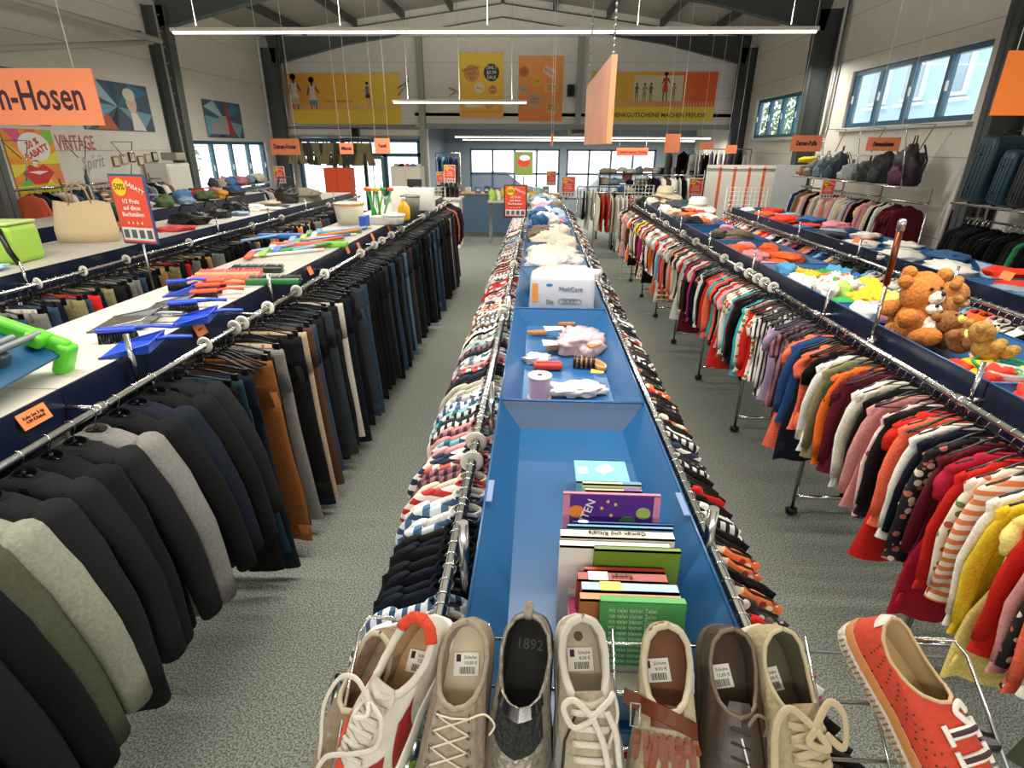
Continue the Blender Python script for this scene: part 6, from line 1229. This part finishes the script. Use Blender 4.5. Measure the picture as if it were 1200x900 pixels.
    def sticker(s, x, y, rot, price, w_=.036, h=.03, plain=False):
        z = s.sh+.0075; u = V(-math.sin(rot), math.cos(rot), 0); v = V(-math.cos(rot), -math.sin(rot), 0); o_ = V(x, y, z)
        st = MB().prism([(-w_/2, -h/2), (w_/2, -h/2), (w_/2, h/2), (-w_/2, h/2)], (o_, u, v), .0006).build('price_sticker', mat('sticker_white', '#e9e5dc', .5), s.o)
        mb = MB(); P = lambda a, b, c_, d: mb.prism([(a, b), (c_, b), (c_, d), (a, d)], (o_+V(0, 0, .0004), u, v), .0004)
        P(-w_*.4, h*.1, -w_*.22, h*.42)
        r = random.Random(int(x*1e4)); xx = -w_*.25
        while xx < w_*.35: d = r.uniform(.0006, .0016); P(xx, -h*.42, xx+d, -h*.12); xx += d+.0009
        mb.build('barcode', BLKP, st)
        t1 = text('sticker_print', 'Schuhe', .0062, BLKP, st, (o_+u*w_*.16+v*h*.28+V(0, 0, .0004), u, v), ext=.0001); text('sticker_print', price, .0062, BLKP, st, (o_+u*w_*.18+v*h*.04+V(0, 0, .0004), u, v), ext=.0001)
    def panel(s, name, i0, i1, v0, v1, m, off=.0012, shape=None):
        rows = []
        for v in [v0+(v1-v0)*k/8 for k in range(9)]:
            row = []
            for k in range(13):
                ii = i0+(i1-i0)*k/12
                if shape: ii = i0+(i1-i0)*(shape(v)[0]+(shape(v)[1]-shape(v)[0])*k/12)
                vi = v*NV; a, b = int(min(vi, NV-1)), 0; fv = vi-a; c = int(math.floor(ii)); fi = ii-c
                g = lambda q, w_: s.G[q][w_ % NS]
                p = (g(a, c)*(1-fi)+g(a, c+1)*fi)*(1-fv)+(g(a+1, c)*(1-fi)+g(a+1, c+1)*fi)*fv
                cen = V(min(max(p.x, .03), s.L-.06), 0, s.sh+.01); n = (p-cen).normalized(); row.append(p+n*off)
            rows.append(row)
        return MB().loft(rows, 0, False, False, True, False).build(name, m, s.o)
    def onv(s, pts, dz=.002): return [V(x, y, s.hz(x, y)+dz) for x, y in pts]
    def lace(s, pts, r, m, name='lace', dz=.003, flat=.55, n=8):
        out = []
        for a, b in zip(pts, pts[1:]):
            for k in range(n): q = k/n; out.append((a[0]+(b[0]-a[0])*q, a[1]+(b[1]-a[1])*q))
        out.append(pts[-1]); return MB().tube(s.onv(out, dz), r, 8, 0, True, flat).build(name, m, s.o)
    def free(s, pts, r, m, name='lace_loop', flat=.55):
        P = [V(*p) for p in pts]; out = []
        for k in range(len(P)-1):
            p0, p1, p2, p3 = P[max(k-1, 0)], P[k], P[k+1], P[min(k+2, len(P)-1)]
            for j in range(6):
                t = j/6; out.append(.5*((2*p1)+(p2-p0)*t+(2*p0-5*p1+4*p2-p3)*t*t+(3*p1-p0-3*p2+p3)*t**3))
        out.append(P[-1]); out = [V(p.x, p.y, max(p.z, s.hz(p.x, p.y)+.002) if p.x > s.th+.004 else p.z) for p in out]
        return MB().tube(out, r, 8, 0, True, flat).build(name, m, s.o)
    def tongue(s, m, x0=None, x1=None, w_=.02, rise=.012):
        x0 = x0 or s.th-.018; x1 = x1 or s.th+.07; rows = []
        for k in range(9):
            q = k/8; x = x0+(x1-x0)*q; row = []
            for j in range(9):
                y = (j/4-1)*w_*(1-.1*q)*(1 if k else .8); z = (s.hz(x, y)+.0018) if x > s.th+.004 else s.rh+rise*(1-(x-x0)/(s.th+.004-x0))*1.0+.003-.25*abs(y)
                row.append(V(x, y, z))
            rows.append(row)
        mb = MB().loft(rows, 0, False, False, True, False); mb.loft([[p-V(0, 0, .003) for p in r] for r in rows][::-1], 0, False, False, True, False); return mb.build('tongue', m, s.o)
suede = lambda n, c: mat(n, c, .95, noisy=.14, scale=120, bump=.35)
leath = lambda n, c, r=.4: mat(n, c, r, noisy=.06, scale=60, bump=.15)
WL = leath('white_leather', '#cbc3b7', .5); REDL = leath('red_leather', '#d2452a', .45); DRED = leath('dark_red_leather', '#8a1f1f', .45); LACEW = mat('white_lace', '#cfc8bb', .8, bump=.3, scale=300)
TANI = mat('tan_insole', '#b99871', .7, noisy=.05, scale=80)
# 1 red and white lace-up sneaker
s1 = Shoe('sneaker', 'red and white leather sneaker with loose white laces, leftmost big shoe', (-.147, .586, 1.590), -37, 40, -6, up=WL, lin_=TANI, solem=WHITE, collar=WL, collar_r=.006, sticker=(.066, .003, .35, '7,50 €'), rim_h=.082)
s1.panel('heel_pad', -7, 6, .7, 1.0, mat('red_terry', '#e04a2c', .95, bump=.8, scale=200), .0045); MB().tube([s1.G[-1][i % NS]+V(-.001, 0, .001) for i in range(-8, 8)], .0085, 8, 0, True).build('heel_roll', mat('red_terry', '#e04a2c'), s1.o)
for (a, b, v0, v1, m) in ((28, 31.5, .1, .62, REDL), (33, 38, .1, .8, REDL), (12, 15.5, .1, .7, DRED), (17, 20, .05, .5, DRED), (25, 27.2, .02, .5, REDL)): s1.panel('side_panel', a, b, v0, v1, m, .0014)
s1.tongue(WL, w_=.024, rise=.01)
for k in range(5): x = .124+.017*k; s1.lace([(x, -.02), (x+.009, .02)], .0035, LACEW); s1.lace([(x+.004, .02), (x+.012, -.02)], .0035, LACEW, dz=.005)
s1.free([(.128, 0, .098), (.115, -.03, .105), (.13, -.06, .095), (.17, -.066, .085), (.21, -.05, .07), (.24, -.055, .04)], .0036, LACEW)
s1.free([(.128, .0, .098), (.135, .03, .1), (.165, .036, .088), (.19, .01, .085), (.22, -.03, .07), (.26, -.045, .045)], .0036, LACEW)
s1.free([(.128, 0, .1), (.14, .012, .108), (.15, -.006, .105), (.132, -.008, .1)], .0034, LACEW)
MB().prism(ellipse(.032, 0, .0075, .0075, 18), ((0, 0, s1.sh+.0065), EX, EY), .0004).build('size_mark', mat('print_brown2', '#5c4632'), s1.o)
# 2 taupe suede lace-up
TS = suede('taupe_suede', '#8f8272')
s2 = Shoe('suede_shoe', 'taupe suede shoe with thin pale laces, second big shoe from the left', (-.085, .588, 1.588), -6, 38, 0, up=TS, lin_=suede('taupe_lining', '#a3937e'), insole=mat('pale_insole', '#cdbfa6', .8), solem=mat('taupe_sole', '#8b7d68', .7), collar=suede('taupe_suede_rim', '#9c8f7c'), sticker=(.062, .0, .12, '10,00 €'), ow=1.06, rim_h=.076)
s2.panel('toe_apron', 18, 30, .52, .98, suede('taupe_suede_light', '#968a79'), .0012)
for k in range(4):
    x = .126+.019*k
    for sg in (-1, 1): MB().tube([V(x+.004*math.cos(q), sg*(.021+.002*k)+.003*math.sin(q), s2.hz(x, sg*.022)+.003+.002*math.sin(q)) for q in [2*PI*j/10 for j in range(11)]], .0011, 6).build('eyelet', mat('pewter', '#8f8a80', .3, 1), s2.o)
TL = mat('cream_cord', '#d6cab4', .8)
for k in range(3): x = .126+.019*k; s2.lace([(x, -.022), (x+.019, .024)], .0013, TL, flat=1, dz=.004); s2.lace([(x, .022), (x+.019, -.024)], .0013, TL, flat=1, dz=.005)
s2.lace([(.126, -.022), (.128, .0), (.126, .022)], .0013, TL, flat=1, dz=.005)
s2.free([(.126, .022, .086), (.118, .042, .09), (.128, .056, .085), (.14, .05, .08)], .0013, TL, flat=1)
# 3 pewter slip-on
PW = mat('pewter_leather', '#8a8377', .32, .55, noisy=.25, scale=90, bump=.5)
s3 = Shoe('slip_on_shoe', 'pewter metallic slip-on shoe with black elastic and heel loop', (.001, .592, 1.602), -6, 38, 0, up=PW, lin_=mat('black_lining', '#141414', .8), solem=mat('dark_rubber', '#1c1b1a', .7), collar=PW, collar_r=.0035, ow=1.1, throat=.128, rim_h=.086)
s3.panel('elastic_gusset', 17.5, 30.5, .72, 1.0, mat('black_elastic', '#101011', .5, bump=.9, scale=140), .0018); s3.panel('gloss_band', 17, 31, .93, 1.01, mat('black_patent', '#0c0c0d', .15), .0035)
MB().tube([(.012, 0, .08), (-.004, 0, .1), (.0, 0, .112), (.012, 0, .104), (.016, 0, .086)], .006, 8, flat=.35).build('heel_loop', suede('pewter_loop', '#9a8f84'), s3.o)
text('insole_print', '1892', .02, mat('print_faint_grey', '#4a4846'), s3.o, ((.045, .002, s3.sh+.0065), (0, 1, 0), (-1, 0, 0)), ext=.0001)
# 4 beige and white sneaker
BS = suede('beige_suede', '#a89c86')
s4 = Shoe('sneaker', 'beige and white sneaker with thick cream laces, fourth big shoe from the left', (.075, .592, 1.600), 5, 38, 0, up=BS, lin_=mat('beige_knit', '#bfb5a2', .9, bump=.3, scale=200), solem=mat('cream_rubber', '#c9c0b0', .6), collar=mat('white_padding', '#c4bcb0', .8), collar_r=.0058, sticker=(.06, 0, 0, '8,00 €'), ow=.98, rim_h=.084)
for (a, b, v0, v1, m) in ((4, 9, .1, .8, WL), (39, 44, .1, .8, WL), (13, 17, .08, .55, mat('grey_mesh', '#9aa09c', .8, bump=.6, scale=250)), (31, 35, .08, .55, mat('grey_mesh', '#9aa09c', .8)), (20.5, 27.5, .12, .5, mat('pale_grey_mesh', '#c3c6c2', .8, bump=.6, scale=250))): s4.panel('side_panel', a, b, v0, v1, m)
s4.tongue(BS, w_=.022, rise=.008)
for k in range(5): x = .124+.017*k; s4.lace([(x, -.024), (x+.004, .024)], .0042, LACEW, dz=.004)
s4.free([(.13, .0, .1), (.112, .022, .105), (.105, .03, .1), (.13, .034, .088), (.16, .02, .084)], .004, LACEW); s4.free([(.13, 0, .1), (.11, -.022, .105), (.118, -.036, .1), (.14, -.024, .095), (.132, 0, .102)], .004, LACEW)
s4.free([(.13, .0, .102), (.16, .012, .094), (.2, .02, .075), (.235, .034, .05), (.262, .045, .036)], .004, LACEW); s4.free([(.125, .02, .095), (.15, .03, .088), (.19, .034, .07), (.24, .05, .04)], .004, LACEW)
s4.lace([(.124, -.018), (.155, -.034), (.20, -.04)], .0016, BLACKP, 'black_cord', .004, 1); MB().prism(ellipse(.03, 0, .0065, .0065, 18), ((0, 0, s4.sh+.0065), EX, EY), .0004).build('size_mark', mat('print_brown2', '#5c4632'), s4.o)
# 5 beige loafer with brown strap and fringe
s5 = Shoe('loafer', 'beige suede loafer with brown buckled strap and leather fringe', (.195, .592, 1.592), -8, 38, 4, up=suede('sand_suede', '#aba084'), lin_=leath('brown_lining', '#7a4a2e', .6), solem=mat('pale_wood_sole', '#9a8a6c', .7), collar=mat('sand_piping', '#b8ad94', .8), collar_r=.0045, sticker=(.066, -.012, .2, '8,00 €'), rim_h=.08)
BR = leath('cognac_leather', '#5e2a10', .35)
s5.panel('heel_tab', 43.5, 46.5, .7, 1.0, BR, .0025); s5.tongue(BR, w_=.022, x0=.108, x1=.135, rise=.004)
st = [V(.128+.012*(y/.04)-.008, y, (s5.hz(.132, y) if abs(y) < .034 else s5.hz(.132, .034*(1 if y > 0 else -1))-abs(abs(y)-.034)*(1.0 if y > 0 else .1))+.006) for y in [-.056+.0056*k for k in range(18)]]
rows = [[p+V(-.009, 0, 0), p+V(-.008, 0, .0018), p+V(.010, 0, .0018), p+V(.011, 0, 0)] for p in st]; MB().loft(rows, 0, True, True, False).build('strap', BR, s5.o)
MB().tube([V(.112, -.034, .096), V(.138, -.034, .09), V(.138, -.046, .088), V(.112, -.046, .094), V(.112, -.034, .096)], .0014, 8).build('buckle', mat('dull_nickel', '#9c968c', .3, 1), s5.o)
FRG = leath('cognac_fringe', '#7a3a14', .5)
for row, (x0, n, ln) in enumerate(((.142, 8, .03), (.146, 7, .052))):
    for k in range(n):
        y = -.036+.072*k/(n-1)*(.95 if row else 1); ln_ = ln*(1.1-.5*abs(y)/.036); c = []
        for q, wd in ((0, .0038), (.3, .0042), (.7, .0043), (.86, .0036), (1, .0002)):
            x = x0+ln_*q; yy = y*(1+.06*q)+.003*(q > .5)*math.sin(k*2.1); z = s5.hz(x, yy)+.0035+.002*(1-row)+.002*math.sin(3*q+k); c.append([V(x, yy-wd, z), V(x, yy-wd, z+.001), V(x, yy+wd, z+.0012), V(x, yy+wd, z)])
        MB().loft(c, 0, True, True, False).build('fringe_strip', FRG, s5.o)
# 6 dark brown leather lace-up
DB = leath('dark_brown_leather', '#3b2e26', .4)
s6 = Shoe('leather_shoe', 'dark brown leather lace-up shoe, third big shoe from the right', (.287, .594, 1.588), -7, 38, -4, up=DB, lin_=leath('brown_suede_lining', '#4a3a2f', .8), solem=mat('brown_sole', '#4d4036', .7), collar=leath('brown_edge', '#6b5b4c', .5), collar_r=.003, sticker=(.07, -.01, .25, '12,00 €'), rim_h=.08)
s6.panel('quarter', 3, 17, .35, .97, leath('dark_brown_leather2', '#43352b', .42), .0014); s6.tongue(DB, w_=.016, rise=.006)
for k in range(3): x = .13+.016*k; s6.lace([(x, -.012), (x+.006, .012)], .0017, mat('dark_lace', '#2c2622', .8), dz=.003, flat=1)
s6.free([(.126, .008, .09), (.112, .02, .09), (.118, .034, .086), (.135, .03, .08)], .0022, leath('brown_edge', '#6b5b4c')); s6.lace([(.14, .0), (.172, .01)], .0015, mat('aglet', '#d8d2c8', .4), 'aglet', .003, 1)
for k in range(6): MB().lathe([(.0013, 0), (.0015, .001), (0, .001)], (.02+.008*k, -.028-.001*k, s6.rh*.8), 6).build('punch_hole', INK, s6.o)
# 7 khaki canvas sneaker
KH = mat('khaki_canvas', '#a79a78', .95, noisy=.1, scale=150, bump=.4)
s7 = Shoe('canvas_sneaker', 'khaki canvas sneaker with wide beige laces, second big shoe from the right', (.352, .594, 1.592), 5, 38, -6, up=KH, lin_=mat('dark_khaki_lining', '#5d5644', .9), solem=mat('cream_rubber', '#c9c0b0', .6), collar=mat('khaki_edge', '#b8ab8b', .9), collar_r=.003, sticker=(.072, -.008, .15, '8,00 €'), rim_h=.084)
LK = mat('beige_lace', '#b5a585', .9, bump=.3, scale=300); s7.tongue(KH, w_=.022, rise=.012)
for k in range(5): x = .124+.019*k; s7.lace([(x, -.024), (x+.01, .024)], .005, LK, flat=.4, dz=.004); s7.lace([(x+.004, .024), (x+.016, -.024)], .005, LK, flat=.4, dz=.006)
s7.free([(.128, 0, .1), (.105, -.03, .105), (.125, -.05, .098), (.17, -.054, .08), (.21, -.052, .06)], .005, LK, flat=.4); s7.free([(.128, 0, .1), (.1, .025, .106), (.115, .045, .1), (.15, .04, .09), (.135, .015, .098)], .005, LK, flat=.4); s7.free([(.13, 0, .103), (.15, .012, .1), (.142, -.012, .1), (.128, 0, .103)], .005, LK, flat=.4)
# 8 red espadrille lying at the right
RC = mat('red_canvas', '#c2402a', .85, noisy=.08, scale=120, bump=.3)
s8 = Shoe('espadrille', 'red canvas slip-on with white sole and striped lace bars, rightmost shoe', (.50, .606, 1.607), 24, 32, -4, L=.27, up=RC, lin_=mat('tan_lining', '#b59a70', .8), solem=mat('white_rope_sole', '#d9cfbf', .8, bump=1, scale=120), soleband=mat('jute_band', '#b97a44', .8), collar=mat('tan_edge', '#c2a67e', .8), collar_r=.0025, rim_h=.082, sole_h=.032)
s8.panel('heel_tab', 44.5, 50.5, .55, 1.0, WL, .0018)
mb = MB()
for k in range(34):
    t = .03+.9*k/34; hw = interp(HWT, t)*1.055+.0015; mb.box((.27*t, -hw, .010), (.0022, .002, .009), 0)
mb.build('sole_stitching', mat('stitch_brown', '#8c6a4a'), s8.o)
mb = MB()
for ia in range(9):
    for vb in range(5):
        i_ = 31+ia*1.35; v_ = .18+.12*vb; p = s8.G[int(v_*NV)][int(i_) % NS]*(1-(i_ % 1))+s8.G[int(v_*NV)][(int(i_)+1) % NS]*(i_ % 1); n = (p-V(min(max(p.x, .03), .2), 0, .03)).normalized(); u = n.orthogonal().normalized(); w_ = n.cross(u)
        mb.add([p+n*.001+(u*math.cos(q)+w_*math.sin(q))*.0016 for q in [2*PI*j/6 for j in range(6)]], [tuple(range(6))], 0)
mb.build('perforations', mat('dark_red_hole', '#4a120c'), s8.o)
def ibar(x, slant, nm):
    pts = [(x, -.024), (x+slant, .024)]
    for (r, dz, m) in ((.0062, .0035, mat('lace_white_patch', '#e2ddd4', .6)), (.0030, .0068, mat('lace_dark_stripe', '#3a1d22', .6))): s8.lace(pts, r, m, nm, dz, .6)
    for sg, xx in ((-1, x), (1, x+slant)): s8.lace([(xx-.011, sg*.025), (xx+.011, sg*.025)], .0042, mat('lace_white_patch', '#e2ddd4', .6), 'lace_end', .0045, .6)
ibar(.148, .004, 'lace_bar'); ibar(.176, .004, 'lace_bar'); ibar(.204, .004, 'lace_bar')
s8.free([(.133, .022, .082), (.122, .012, .088), (.128, -.002, .088), (.14, .006, .086), (.150, .018, .082)], .005, mat('lace_white_patch', '#e2ddd4', .6), 'lace_bar')
# shoes of the row below and behind
s9 = Shoe('suede_shoe', 'brownish suede shoe half hidden behind the red and white sneaker', (-.215, .60, 1.545), -30, 44, 0, up=suede('brown_taupe_suede', '#8c7a63'), lin_=suede('taupe_lining', '#a3937e'), solem=mat('taupe_sole', '#8b7d68'), collar=mat('sand_piping', '#b8ad94'))
s10 = Shoe('plastic_clog', 'lime green clog low between the first two big shoes', (-.115, .50, 1.44), -8, 20, 0, up=mat('lime_rubber', '#9ed02f', .5), lin_=mat('lime_rubber', '#9ed02f', .5), solem=mat('lime_rubber', '#9ed02f', .5), collar=mat('lime_rubber', '#9ed02f', .5), group='shoes in the lower row')
s11 = Shoe('running_shoe', 'bright orange shoe low between the pewter and beige sneakers', (.032, .50, 1.44), 0, 20, 0, up=mat('neon_orange', '#f0592a', .6), lin_=mat('neon_orange_lining', '#d8502a', .8), solem=WHITE, collar=mat('neon_orange', '#f0592a', .6), group='shoes in the lower row')
# wire rack carrying them
o = empty('shoe_rack', 'chrome wire shoe rack with square posts holding the foreground shoes', 'shoe rack', (.15, .5, 0))
inv = V(-.15, -.5, 0); tl = math.radians(38); DX = V(0, -math.cos(tl), -math.sin(tl)); UPN = V(0, -math.sin(tl), math.cos(tl))
base0 = V(.0, .592, 1.59)-UPN*.088
for k, m in ((.02, 0), (.085, 0), (.155, 0), (.23, 0)):
    p = base0+DX*k-UPN*.004; MB().tube([V(-.235, p.y, p.z)+inv, V(.62, p.y, p.z)+inv], .0028, 8).build('cross_wire', CHROME, o)
for x in (-.2, -.06, .045, .13, .235, .32, .42, .5):
    a = V(x, 0, 0)+V(0, base0.y, base0.z); a.x = x; MB().tube([a+inv, a+DX*.26+inv], .002, 6).build('length_wire', CHROME, o)
for sx, x0, x1 in ((-1, -.24, -.2), (1, .62, .56)):
    a = base0+DX*.0+UPN*.03; b = base0+DX*.24+UPN*.03; q = lambda P, x: V(x, P.y, P.z)+inv
    MB().tube([q(a, x1), q(a, x0), q(a+DX*.02, x0+sx*.012), q(b, x0+sx*.02)], .0028, 8).build('side_hoop', CHROME, o)
for (px, py, lb) in ((394, 778, 0), (1166, 842, 1)):
    c = atw(px, py, .88 if px < 600 else .74); MB().rbox(V(c.x, c.y, (c.z-.05)/2+.0)+inv, (.02, .028, c.z-.05), .003).build('square_post', mat('dull_green_steel', '#7c867c', .4, .6), o); MB().rbox(V(c.x, c.y, c.z-.04)+inv, (.024, .032, .012), .004).build('post_cap', BLACKP, o)
    MB().tube([V(c.x, c.y, 1.42)+inv, V(c.x+(.03 if px < 600 else -.04), .51, 1.44)+inv], .006, 8).build('arm', CHROME, o)
# ================================================================ LABELS OF THE HUNG GARMENTS
for k_, l_ in PR.items():
    for o_ in l_: drop_tree(o_)
NUM = ['first', 'second', 'third', 'fourth', 'fifth', 'sixth', 'seventh', 'eighth', 'ninth', 'tenth', 'eleventh', 'twelfth']
def ordn(k): return NUM[k] if k < 12 else '%d%s' % (k+1, {1: 'st', 2: 'nd', 3: 'rd'}.get((k+1) % 10 if (k+1) % 100 not in (11, 12, 13) else 0, 'th'))
rails = {}
for it in ITEMS: rails.setdefault(it[3], []).append(it)
for rl, its in rails.items():
    its.sort(key=lambda t: (t[0].location-V(0, 0, H)).length); cnt = {}
    for i, (g, kd, cn, _) in enumerate(its):
        kd_ = kd.replace('_', ' ').replace('short sleeved', 'short-sleeved'); c_ = nice(cn); key = (c_, kd_); n = cnt.get(key, 0); cnt[key] = n+1
        nb = (' after a '+nice(its[i-1][2])+' one') if i and len(rl.split()) <= 6 else ''
        cand = '%s %s on %s, %s such from near end' % (c_, kd_, rl, ordn(n))
        g['label'] = cand
